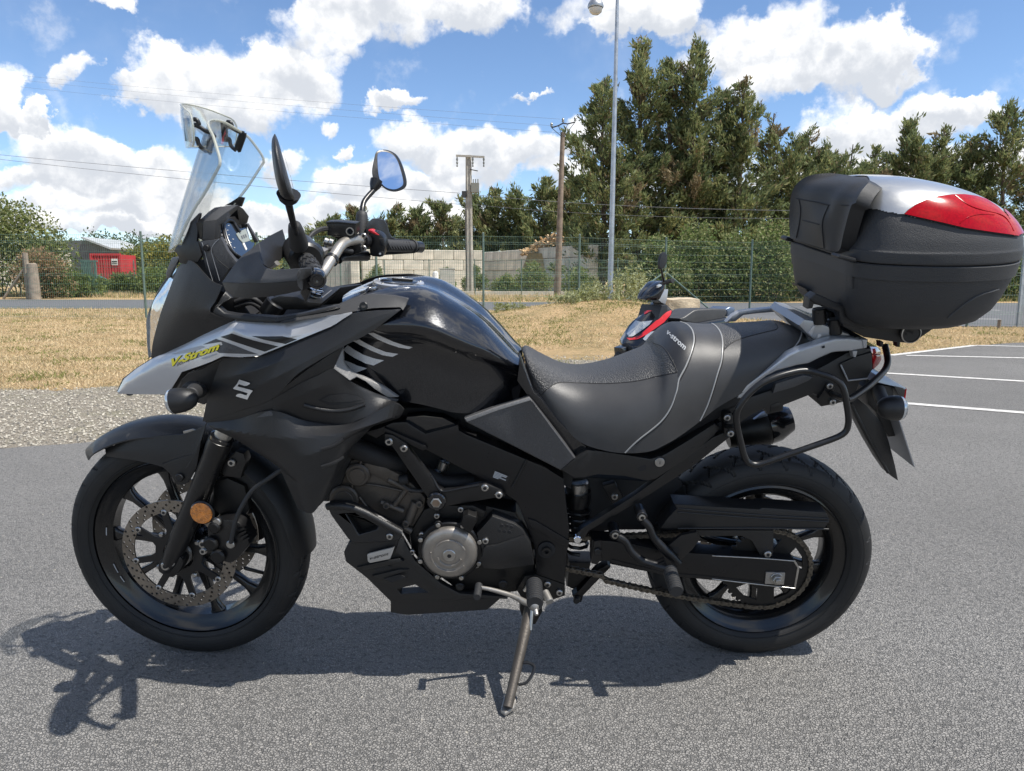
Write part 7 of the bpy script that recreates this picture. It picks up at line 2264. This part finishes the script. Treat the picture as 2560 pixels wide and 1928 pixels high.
# rider peg, shift lever, side stand
tube('peg_spring', moto, K.steel, [(1560, 1600, .16), (1620, 1520, .165), (1650, 1560, .17)], .006, v='3')
plate('peg_mount', moto, K.engb, '3', [(1560, 1500), (1640, 1490), (1840, 1560), (1840, 1640), (1720, 1680), (1540, 1660), (1500, 1600)], .150, .03, bev=.006)
bolt(moto, '3', 1718, 1555, .153, .0085); bolt(moto, '3', 1800, 1612, .153, .0085)
ribbed_peg('rider_peg', pt('3', 1625, 1550, .19), pt('3', 1632, 1690, .275), .0205, 9, moto)
lathe('peg_feeler', moto, K.alu, [(0, .016), (.006, .014), (.012, .006), (.024, .005), (.026, 0)], axis_m(pt('g', 1972, 95, .265), pt('g', 1978, 128, .285)), 20)
cyl('peg_pivot', moto, K.alu, pt('3', 1700, 1610, .17), pt('3', 1735, 1680, .20), .010, 18)
sl = tube('shift_lever', moto, K.alu, [(1245, 1578, .215), (1300, 1588, .205), (1380, 1608, .195), (1480, 1640, .185), (1560, 1680, .175), (1600, 1690, .165)], [.0045, .0055, .006, .0065, .008, .009], 12, v='3')
ribbed_peg('shift_rubber', pt('3', 1242, 1562, .20), pt('3', 1228, 1648, .255), .0095, 8, sl)


def stand_pt(v, x, y, z): return BIKE.Ri @ gnd(v, x, y, z)


foot = stand_pt('g', 1872, 470, .02)
topp = pt('g', 1955, 105, .155)
ss = tube('side_stand', moto, K.eng, [topp, topp.lerp(foot, .12), topp.lerp(foot, .5), foot], [.016, .0135, .0125, .0115], 18, 3)
fp = [stand_pt('g', *q, z) for q, z in (((1845, 492), .004), ((1858, 440), .012), ((1880, 432), .014), ((1904, 452), .012), ((1898, 482), .004), ((1862, 505), .004))]
up_ = BIKE.Ri.to_3x3() @ Vector((0, 0, .010))
V = fp + [q + up_ for q in fp]; n = 6
fo = mk('stand_foot', V, [tuple(reversed(range(n))), tuple(range(n, 2 * n))] + [(i, (i + 1) % n, (i + 1) % n + n, i + n) for i in range(n)], K.alu, ss, smooth=False); fixn(fo)
md = fo.modifiers.new('bevel', 'BEVEL'); md.width = .003; md.segments = 2
ln_ = topp - foot
hk = [foot + ln_ * t + Vector((dx, -.005, 0)) for t, dx in ((.23, .012), (.25, .03), (.32, .040), (.40, .042), (.44, .03), (.445, .012))]
tube('stand_hook', ss, K.matt, hk, .0038, 8)
plate('stand_pivot', moto, K.engb, 'g', [(1925, 60), (1990, 60), (2000, 120), (1975, 165), (1935, 170), (1915, 110)], .15, .03, bev=.006)
tube('stand_spring', moto, K.steel, [pt('g', 1965, 70, .165)] + [topp.lerp(foot, .22) + Vector((.012, -.004, 0))], .005, 8, 0)
for x, y in ((2060, 45), (2125, 75)): bolt(moto, 'g', x, y, .12, .0085, K.engb)

# belly pan with its openings
bpn = plate('belly_pan', moto, K.plas, '3', [(340, 1266, .175), (500, 1250, .18), (690, 1240, .17), (780, 1400, .162), (860, 1480, .16), (960, 1558, .16), (1030, 1600, .16), (1100, 1632, .16), (1300, 1650, .16), (1440, 1652, .155), (1390, 1657, .155), (1300, 1735, .15), (741, 1771, .15), (629, 1752, .15), (629, 1677, .155), (470, 1520, .165), (395, 1460, .17), (318, 1400, .175), (304, 1335, .176)], t=.03, bev=.003,
            holes=[[(668, 1592, .158), (800, 1560, .158), (892, 1615, .158), (700, 1625, .158)]])
plate('pan_rib', bpn, K.plas, '3', [(395, 1440, .176), (600, 1395, .178), (690, 1380, .175), (720, 1400, .175), (560, 1440, .176), (420, 1470, .172)], t=.014, bev=.003)
for pts in ([(500, 1445), (600, 1420), (640, 1440), (540, 1470)], [(580, 1520), (690, 1490), (740, 1510), (640, 1545)]):
    plate('pan_opening', bpn, K.dark, '3', pts, .1725, .002, bev=0)
plate('pan_rib', bpn, K.plas, '3', [(500, 1500, .172), (690, 1455, .17), (760, 1455, .166), (700, 1480, .17), (560, 1525, .171)], t=.01, bev=.003)
plate('pan_flank', bpn, K.plas, '3', [(690, 1242, .172), (712, 1236, .17), (800, 1395, .166), (980, 1552, .164), (1110, 1622, .163), (1440, 1645, .158), (1440, 1662, .158), (1090, 1650, .164), (930, 1580, .166), (770, 1420, .168), (660, 1330, .176)], t=.012, bev=.004)
pup = plate('pan_upper', moto, K.plas, '3', [(185, 1015), (215, 1005), (330, 1010), (450, 1052), (560, 1110), (708, 1195), (712, 1215), (690, 1250), (600, 1265), (370, 1275), (330, 1240), (215, 1080)], .178, .03, bev=.003, holes=[[(322, 1070), (440, 1100), (545, 1158), (530, 1180), (410, 1215)]])
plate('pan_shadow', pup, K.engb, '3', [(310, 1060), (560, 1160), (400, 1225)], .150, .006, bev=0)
tube('pan_rim', pup, K.plas, [(190, 1020, .178), (225, 1012, .18), (330, 1018, .182), (445, 1058, .182), (560, 1120, .18), (700, 1198, .176)], .009, v='3')
plate('pan_edge_glint', pup, K.trim, '3', [(445, 1054, .183), (560, 1092, .182), (708, 1192, .178), (712, 1212, .1775), (690, 1208, .179), (560, 1140, .182)], t=.006, bev=.002)  # pale strip painted as the highlight on the pan's upper edge
bolt(pup, '3', 624, 1222, .180, .0085)
bdg = plate('badge', bpn, K.cases, '3', [(466, 1352, .181), (480, 1344, .181), (655, 1300, .181), (640, 1345, .181), (625, 1382, .181), (485, 1410, .181), (470, 1398, .181)], t=.004, bev=.001)
letters('lettering', bdg, K.ink, bvh_of([bdg], MBIKE), '3', 'v-strom', (480, 1388), (41, -10.5), (5, -30), .0006, bold=.02, shear=.15)
plate('exhaust_shield', moto, K.engb, '3', [(250, 1050), (420, 1080), (640, 1240), (380, 1260)], .10, .12, bev=.01)

# ---------------------------------------------------------------- top case with its carrier
cz = pt('6', 500, 1100, 0)
MCASE = MBIKE @ Matrix.Translation((1.03, 0, .985))
CASE = Frame(MBIKE, MCASE)
tcase = empty('top_case', MCASE, 'black plastic top case with silver lid and big red reflector behind the seat', 'top case')
mnt = plate('carrier', moto, K.plas, '6', [(268, 1245), (282, 1150), (332, 1112), (600, 1235), (900, 1350), (1362, 1352), (1300, 1420), (1185, 1500), (1105, 1530), (985, 1518), (740, 1480), (560, 1390), (545, 1330), (520, 1270), (480, 1240), (320, 1205), (308, 1240)], .135, .035, bev=.006)
plate('carrier_tray', mnt, K.plas, '6', [(720, 1290), (900, 1350), (1362, 1352), (1300, 1420), (1185, 1500), (1105, 1530), (985, 1518), (760, 1480)], .10, .20, bev=.008)
plate('carrier_lip', mnt, K.grain, '6', [(278, 1160), (332, 1115), (565, 1218), (575, 1300), (750, 1370), (760, 1420), (545, 1360), (522, 1262), (330, 1195)], .141, .01, bev=.004)
q = pt('6', 1112, 1440, .140); o_ = -BIKE.inward
clk = cyl('carrier_lock', mnt, K.plas, q, q + o_ * .008, .0215, 36); lathe('lock_rim', clk, K.steel, [(.0, .0215), (.009, .0228), (.010, .0205), (.0085, .0205)], axis_m(q, q + o_), 36, closed=True)
for a_ in ([(1080, 1425), (1120, 1420), (1125, 1432), (1090, 1436)], [(1072, 1442), (1090, 1440), (1096, 1462), (1080, 1462)], [(1105, 1440), (1150, 1425), (1135, 1458), (1122, 1440)]):
    plate('lock_mark', clk, K.dark, '6', a_, .1488, .0006, bev=0)
for x, y, r in ((360, 1310, .013), (490, 1395, .013)):
    cyl('carrier_foot', mnt, K.matt, pt('6', x, y - 75, .10), pt('6', x, y + 55, .10), .016, 24); cyl('carrier_foot', mnt, K.matt, pt('6', x + 80, y - 60, -.02), pt('6', x + 80, y + 40, -.02), .016, 24)
plate('carrier_foot', mnt, K.matt, '6', [(620, 1490), (680, 1470), (770, 1500), (760, 1545), (640, 1530)], .12, .24, bev=.004)
for x in (1020, 880): plate('carrier_peg', mnt, K.plas, '6', [(x - 15, 1515), (x + 18, 1518), (x + 14, 1560), (x - 10, 1560)], .10, .02, bev=.003)

# body shape: plan outline (x from the front wall, lateral half width), scaled by height
PLAN = [(0, 0), (0, .11), (.001, .170), (.012, .205), (.045, .236), (.10, .254), (.17, .262), (.24, .256), (.31, .234), (.365, .196), (.402, .145), (.420, .085), (.427, 0)]
pl_ = resample([Vector((x, w, 0)) for x, w in PLAN], 110)
X0 = .838


def ring(z, sx0, sx1, sw, lift=0.0):
    """Outline at height z: front wall at sx0, rear end at sx1, half width factor sw; both halves."""
    out = []
    sx1 = X0 + (sx1 - X0) * .957
    L = sx1 - sx0
    half = [(sx0 + q.x / .427 * L, q.y * sw) for q in pl_]
    for x, w in half: out.append(Vector((x - 1.03, -w, z - .985 + lift * (x - sx0))))
    for x, w in half[-2:0:-1]: out.append(Vector((x - 1.03, w, z - .985 + lift * (x - sx0))))
    return out


def loft_rings(name, R, m, par, cap0=True, cap1=True, mi=None, ang=30):
    n = len(R[0]); V = [q for r in R for q in r]; F = grid_faces(n, len(R), wrap=True)
    if cap0: F.append(tuple(reversed(range(n))))
    if cap1: F.append(tuple((len(R) - 1) * n + j for j in range(n)))
    o = mk(name, V, F, m, par, ang, mi=(mi + [0] * (cap0 + cap1)) if mi else None); fixn(o); return o


base = [ring(*a) for a in ((.966, X0 + .075, X0 + .30, .62), (.972, X0 + .045, X0 + .34, .76), (.986, X0 + .026, X0 + .368, .86), (1.01, X0 + .014, X0 + .392, .92), (1.04, X0 + .008, X0 + .408, .955), (1.075, X0 + .003, X0 + .420, .98), (1.088, X0 + .002, X0 + .423, .985), (1.0885, X0 - .003, X0 + .428, .999), (1.118, X0 - .004, X0 + .432, 1.008), (1.1205, X0 - .001, X0 + .429, 1.0))]
cb_ = loft_rings('case_base', base, K.case, tcase)
TOPZ = [(1.1225, X0 - .002, X0 + .430, 1.003), (1.126, X0 - .004, X0 + .433, 1.01), (1.146, X0 - .003, X0 + .434, 1.01), (1.150, X0 + .000, X0 + .432, 1.004), (1.172, X0 + .006, X0 + .426, .985), (1.19, X0 + .010, X0 + .414, .962), (1.205, X0 + .014, X0 + .400, .94), (1.222, X0 + .018, X0 + .380, .905), (1.238, X0 + .022, X0 + .353, .86), (1.254, X0 + .028, X0 + .318, .80), (1.268, X0 + .036, X0 + .276, .72), (1.279, X0 + .048, X0 + .232, .61), (1.287, X0 + .066, X0 + .190, .46), (1.2915, X0 + .085, X0 + .160, .26)]
lid = [ring(*a) for a in TOPZ]
# finer rings
lid2 = []
for j in range(len(lid[0])):
    lid2.append(resample([r[j] for r in lid], 130))
lid = [[lid2[j][i] for j in range(len(lid2))] for i in range(130)]
cl_ = loft_rings('case_lid', lid, K.case, tcase, ang=40)
bc = bvh_of([cb_, cl_], MCASE)
slv = [(683, 382), (700, 330), (740, 262), (790, 200), (795, 180), (775, 168), (700, 142), (560, 118), (470, 112), (600, 92), (780, 80), (1060, 85), (1200, 100), (1400, 145), (1600, 225), (1750, 310), (1880, 420), (1960, 540), (2002, 636), (1940, 628), (1560, 570), (1070, 462), (900, 428)]


def to_px6(q):
    w = MCASE @ Vector((q.x, -abs(q.y), q.z)) - EYE
    c, s = math.cos(PITCH), math.sin(PITCH)
    dep = w.y * c - w.z * s; up = w.y * s + w.z * c
    return (1280 + FPX * w.x / dep - 1940) * 3.332, (964 - FPX * up / dep - 400) * 3.332


slv_x = slv[:4] + [(792, 190), (770, 150), (700, 100), (600, -200), (2400, -200), (2400, 640)] + slv[-5:]
LV, LF = GEO[cl_.name]
LF = [tuple(f) for f in LF]
GEO['rf_probe'] = ([q for q in (on_surface(bc, '6', x, y, 0, CASE.Ri) for x, y in ((1990, 632), (1975, 631), (1960, 630))) if q], [])
nrm_ = [Vector() for _ in LV]
for f in LF:
    n = (LV[f[1]] - LV[f[0]]).cross(LV[f[-1]] - LV[f[0]])
    c = sum((LV[i] for i in f), Vector()) / len(f)
    if n.dot(c - Vector((.03, 0, .14))) < 0: n = -n
    for i in f: nrm_[i] += n
cen_ = {f: sum((LV[i] for i in f), Vector()) / len(f) for f in LF}
z_lo = min(q.z for q in GEO['rf_probe'][0]); z_hi = lambda u: z_lo + .026 + max(0, 1990 - u) / 90 * .026
wrap = [f for f in LF if len(f) == 4 and to_px6(cen_[f])[0] > 1890 and cen_[f].x > .12 and z_lo < cen_[f].z < z_hi(to_px6(cen_[f])[0])]
wset = set(wrap)
keep = [f for f in LF if len(f) == 4 and f not in wset and inside(to_px6(cen_[f]), slv_x) and not (cen_[f].x > .12 and cen_[f].z < z_lo)] + [f for f in LF if len(f) > 4 and LV[f[0]].z > .25]
ids = sorted({i for f in keep for i in f}); ix = {q: k for k, q in enumerate(ids)}
sv_ = mk('silver_panel', [LV[i] + nrm_[i].normalized() * .0022 for i in ids], [tuple(ix[i] for i in f) for f in keep], K.cases, cl_, 50)
fixn(sv_)
ids = sorted({i for f in wrap for i in f}); ix = {q: k for k, q in enumerate(ids)}
fixn(mk('reflector', [LV[i] + nrm_[i].normalized() * .0045 for i in ids], [tuple(ix[i] for i in f) for f in wrap], K.red, cl_, 50))
rf_ = decal('reflector', cl_, K.red, bc, '6', [(1066, 458), (1100, 425), (1160, 385), (1240, 348), (1340, 318), (1460, 303), (1560, 302), (1660, 316), (1740, 340), (1830, 400), (1900, 465), (1950, 530), (1985, 590), (2006, 638), (1940, 628), (1800, 608), (1560, 570), (1300, 510)], .0050, 18, fr=CASE)
decal('reflector_border', rf_, K.dark, bc, '6', [(1058, 460), (1098, 420), (1158, 379), (1238, 341), (1340, 311), (1460, 296), (1562, 295), (1664, 309), (1746, 334), (1838, 396), (1908, 462), (1958, 528), (1993, 588), (2012, 644), (1940, 636), (1800, 615), (1560, 577), (1300, 517)], .0032, 18, fr=CASE)
for pts in ([(1480, 312), (1580, 385), (1700, 430), (1830, 460), (1900, 500), (1960, 600)], [(1520, 535), (1580, 490), (1680, 465), (1800, 470)]):
    L_ = [on_surface(bc, '6', x, y, .0056, CASE.Ri) for x, y in pts]; L_ = [q for q in L_ if q]
    if len(L_) > 1: tube('reflector_ridge', rf_, K.red, L_, .0008, 6)
# far side: same panels mirrored in the lid
fixn(mirrored(rf_, cl_, 'reflector'))
# backrest pad on the front wall, wrapping on to the lid
pad_rows = [[(135, 660, -.10), (128, 500, -.11), (140, 330, -.105), (170, 240, -.095), (230, 175, -.085), (320, 135, -.07), (470, 118, -.05)],
            [(170, 672, -.075), (180, 500, -.085), (195, 330, -.08), (230, 250, -.07), (290, 195, -.06), (400, 160, -.045), (560, 130, -.03)],
            [(280, 708, -.01), (285, 520, -.01), (300, 345, -.008), (330, 270, -.002), (400, 210, .01), (520, 168, .02), (660, 145, .03)],
            [(400, 745, .06), (385, 540, .06), (440, 376, .065), (470, 300, .07), (530, 235, .08), (620, 190, .09), (740, 162, .09)],
            [(460, 765, .10), (470, 560, .10), (510, 378, .115), (545, 305, .12), (600, 250, .125), (680, 205, .13), (775, 172, .12)],
            [(530, 775, .13), (560, 580, .14), (610, 380, .16), (640, 310, .165), (690, 262, .165), (745, 222, .16), (795, 190, .145)],
            [(560, 740, .165), (590, 600, .18), (650, 390, .20), (682, 380, .205), (700, 330, .205), (740, 262, .195), (792, 200, .17)]]


def pad_surface():
    R = [resample([P('6', *p, CASE) + Vector((-.006, 0, .003)) for p in r], 30) for r in pad_rows]
    cols_ = [resample([r[i] for r in R], 34) for i in range(30)]
    G = [[cols_[i][j] for i in range(30)] for j in range(34)]
    V, F = shell(G, 30, 34, Vector((.03, 0, -.012)))
    o = mk('backrest', V, F, K.grain, tcase, 50); fixn(o); return o


pad = pad_surface()
bpd = bvh_of([pad], MCASE)
for pts in ([(170, 322), (300, 345), (440, 376), (560, 378), (660, 380)], [(440, 378), (400, 470), (386, 540), (392, 640), (402, 735)], [(190, 325), (205, 400), (200, 500), (170, 650)], [(222, 502), (290, 520), (360, 538)]):
    L_ = [on_surface(bpd, '6', x, y, .0004, CASE.Ri) for x, y in pts]; L_ = [q for q in L_ if q]
    if len(L_) > 1: tube('pad_groove', pad, K.dark, L_, .0014, 6)
for w0, x0, y0 in ((.19, 590, 830), (-.19, 150, 680)):
    plate('hinge', tcase, K.plas, '6', [(x0 - 70, y0 - 22), (x0 - 50, y0 - 40), (x0 + 80, y0 - 8), (x0 + 85, y0 + 18), (x0 + 60, y0 + 22), (x0 - 65, y0 - 5)], w0 + .02, .04, CASE, bev=.004)
for w0, p_ in ((.186, [(628, 950), (650, 958), (652, 1078), (630, 1068)]), (-.19, [(148, 775), (165, 780), (175, 885), (152, 875)])):
    plate('case_rib', cb_, K.case, '6', p_, w0, .02, CASE, bev=.003)
arc = [on_surface(bc, '6', x, y, .0002, CASE.Ri) for x, y in ((1430, 1315), (1520, 1240), (1600, 1180), (1700, 1125), (1800, 1095), (1850, 1080))]
arc = [q for q in arc if q]
if len(arc) > 1: tube('case_crease', cb_, K.case, arc, .003, 8)
plate('case_latch', tcase, K.plas, '6', [(250, 1075), (330, 1105), (320, 1125), (255, 1095)], -.05, .1, CASE, bev=.003)

# ================================================================== THE SCOOTER BEHIND
sp0 = at('s', 1640, 780, 6.75)
MS = Matrix.Translation((sp0.x, 6.75, 0)) @ Matrix.Rotation(rad(30), 4, 'Z')
SCO = Frame(MS, MS)
sco = empty('scooter', MS, 'black and red scooter parked behind the motorcycle seat', 'scooter')
nose = sheet('front_shield', sco, K.gloss, '8', [
    [(1030, 690, -.06), (900, 830, -.10), (790, 930, -.13), (705, 1060, -.14), (676, 1118, -.13), (690, 1180, -.10), (728, 1246, -.08)],
    [(1060, 690, -.01), (930, 850, -.02), (830, 980, -.02), (740, 1090, -.02), (705, 1150, -.01), (715, 1210, -.01), (748, 1262, 0)],
    [(1100, 692, .04), (1020, 850, .07), (940, 985, .09), (850, 1110, .10), (790, 1180, .10), (780, 1230, .09), (790, 1275, .08)],
    [(1150, 705, .08), (1110, 850, .13), (1060, 960, .16), (990, 1080, .18), (900, 1190, .18), (870, 1240, .17), (860, 1290, .15)],
    [(1180, 720, .10), (1240, 780, .15), (1225, 830, .18), (1160, 940, .21), (1080, 1060, .22), (1000, 1190, .21), (960, 1290, .19)]], .02, SCO, nu=40, nv=30, ang=40)
bn = bvh_of([nose], MS)
decal('shield_stripe', nose, K.redp, bn, '8', [(1238, 775), (1225, 830), (1150, 915), (1050, 985), (960, 1050), (860, 1100), (770, 1112), (735, 1085), (800, 1088), (880, 1060), (990, 960), (1100, 865), (1180, 800)], .004, 24, fr=SCO)
decal('shield_stripe', nose, K.redp, bn, '8', [(1150, 730), (1060, 765), (985, 805), (935, 825), (928, 790), (945, 765), (965, 785), (1040, 745)], .004, 24, fr=SCO)
decal('headlight', nose, K.lens, bn, '8', [(840, 895), (900, 910), (1025, 895), (990, 940), (900, 1010), (810, 1070), (765, 1075), (742, 1040), (775, 970)], .006, 24, fr=SCO)
decal('turn_lens', nose, K.lens, bn, '8', [(1070, 1010), (1060, 1050), (1000, 1100), (940, 1118), (918, 1100), (950, 1060), (1010, 1020)], .006, 24, fr=SCO)
decal('shield_mouth', nose, K.dark, bn, '8', [(690, 1150), (740, 1140), (800, 1200), (790, 1250), (730, 1240)], .003, 30, fr=SCO)
decal('shield_print', nose, K.lgrey, bn, '8', [(975, 740), (1005, 735), (995, 760), (968, 765)], .003, 30, fr=SCO)
cwl = sheet('handlebar_cowl', sco, K.gloss, '8', [
    [(912, 630, 0), (930, 580, -.03), (965, 520, -.05), (1020, 470, -.06), (1080, 446, -.05), (1110, 446, -.03)],
    [(915, 640, .03), (960, 590, .05), (1010, 540, .06), (1060, 500, .07), (1100, 475, .08), (1140, 455, .08)],
    [(935, 658, .05), (1010, 640, .09), (1070, 600, .11), (1110, 560, .12), (1140, 520, .12), (1155, 480, .12)],
    [(970, 662, .05), (1060, 668, .08), (1100, 655, .10), (1130, 600, .11), (1150, 560, .11), (1158, 520, .11)]], .02, SCO, nu=26, nv=18)
mirrored(cwl, sco)
plate('cowl_signal', cwl, K.lens, '8', [(1082, 505), (1110, 488), (1128, 500), (1115, 520), (1085, 530)], .135, .02, SCO, bev=.003)
plate('steering_column', sco, K.rail, '8', [(1090, 665), (1150, 560), (1200, 545), (1190, 640), (1170, 712), (1130, 700)], .06, .12, SCO, bev=.01)
cyl('grip', sco, K.grip, P('8', 1145, 475, .16, SCO), P('8', 1248, 450, .32, SCO), .019, 20)
mir = plate('mirror', sco, K.plas, '8', [(1105, 300), (1108, 220), (1125, 165), (1152, 138), (1172, 145), (1186, 195), (1180, 265), (1150, 310), (1122, 325)], .26, .03, SCO, bev=.008, sm=3)
tube('mirror_stem', mir, K.matt, [(1120, 320, .255), (1128, 370, .24), (1142, 430, .2), (1146, 470, .17)], .009, fr=SCO, v='8')
mir2 = plate('mirror', sco, K.plas, '8', [(1105, 300), (1125, 165), (1172, 145), (1186, 195), (1150, 310)], -.30, .03, SCO, bev=.008, sm=3)
plate('scooter_seat', sco, K.leath, '8', [(1330, 870), (1380, 850), (1480, 780), (1530, 768), (1700, 760), (1830, 764), (1850, 800), (1820, 880), (1790, 920), (1500, 930), (1340, 900)], .13, .26, SCO, bev=.03, seg=3)
plate('rear_rack', sco, K.blue, '8', [(1830, 768), (1880, 738), (1930, 742), (1944, 770), (1930, 810), (1880, 840), (1845, 850), (1850, 800)], .11, .22, SCO, bev=.03, seg=3)
plate('rear_body', sco, K.gloss, '8', [(1310, 900), (1500, 915), (1850, 850), (1900, 900), (1800, 1050), (1600, 1180), (1450, 1250), (1320, 1200)], .15, .30, SCO, bev=.04, seg=3)
plate('floor_board', sco, K.plas, '8', [(980, 1280), (1100, 1330), (1450, 1330), (1500, 1250), (1600, 1300), (1500, 1420), (1050, 1420), (960, 1350)], .15, .30, SCO, bev=.02)
plate('leg_shield', sco, K.plas, '8', [(1130, 720), (1190, 720), (1200, 800), (1120, 1100), (1080, 1330), (960, 1340), (1000, 1150)], .14, .28, SCO, bev=.02)
for xx in (P('8', 790, 1400, 0, SCO).x, P('8', 1640, 1400, 0, SCO).x):
    mtx = Matrix.Translation((xx, 0, .225)) @ LAT
    wv_ = bpy.data.objects.new('wheel', None); col.objects.link(wv_); wv_.parent = sco
    lathe('tyre', wv_, K.rub, [(-.035, .13), (-.05, .16), (-.05, .19), (-.03, .218), (0, .225), (.03, .218), (.05, .19), (.05, .16), (.035, .13)], mtx, 48)
    lathe('rim', wv_, K.rim, [(-.035, .13), (-.02, .11), (-.03, .04), (.03, .04), (.02, .11), (.035, .13)], mtx, 40)
tube('front_fork', sco, K.matt, [Vector((P('8', 790, 1400, 0, SCO).x, -.07, .225)), Vector((P('8', 900, 1180, 0, SCO).x, -.06, .5))], .02, 12)
plate('scooter_fender', sco, K.gloss, '8', [(690, 1200), (760, 1170), (860, 1190), (900, 1260), (880, 1290), (780, 1270), (700, 1290)], .06, .12, SCO, bev=.02)
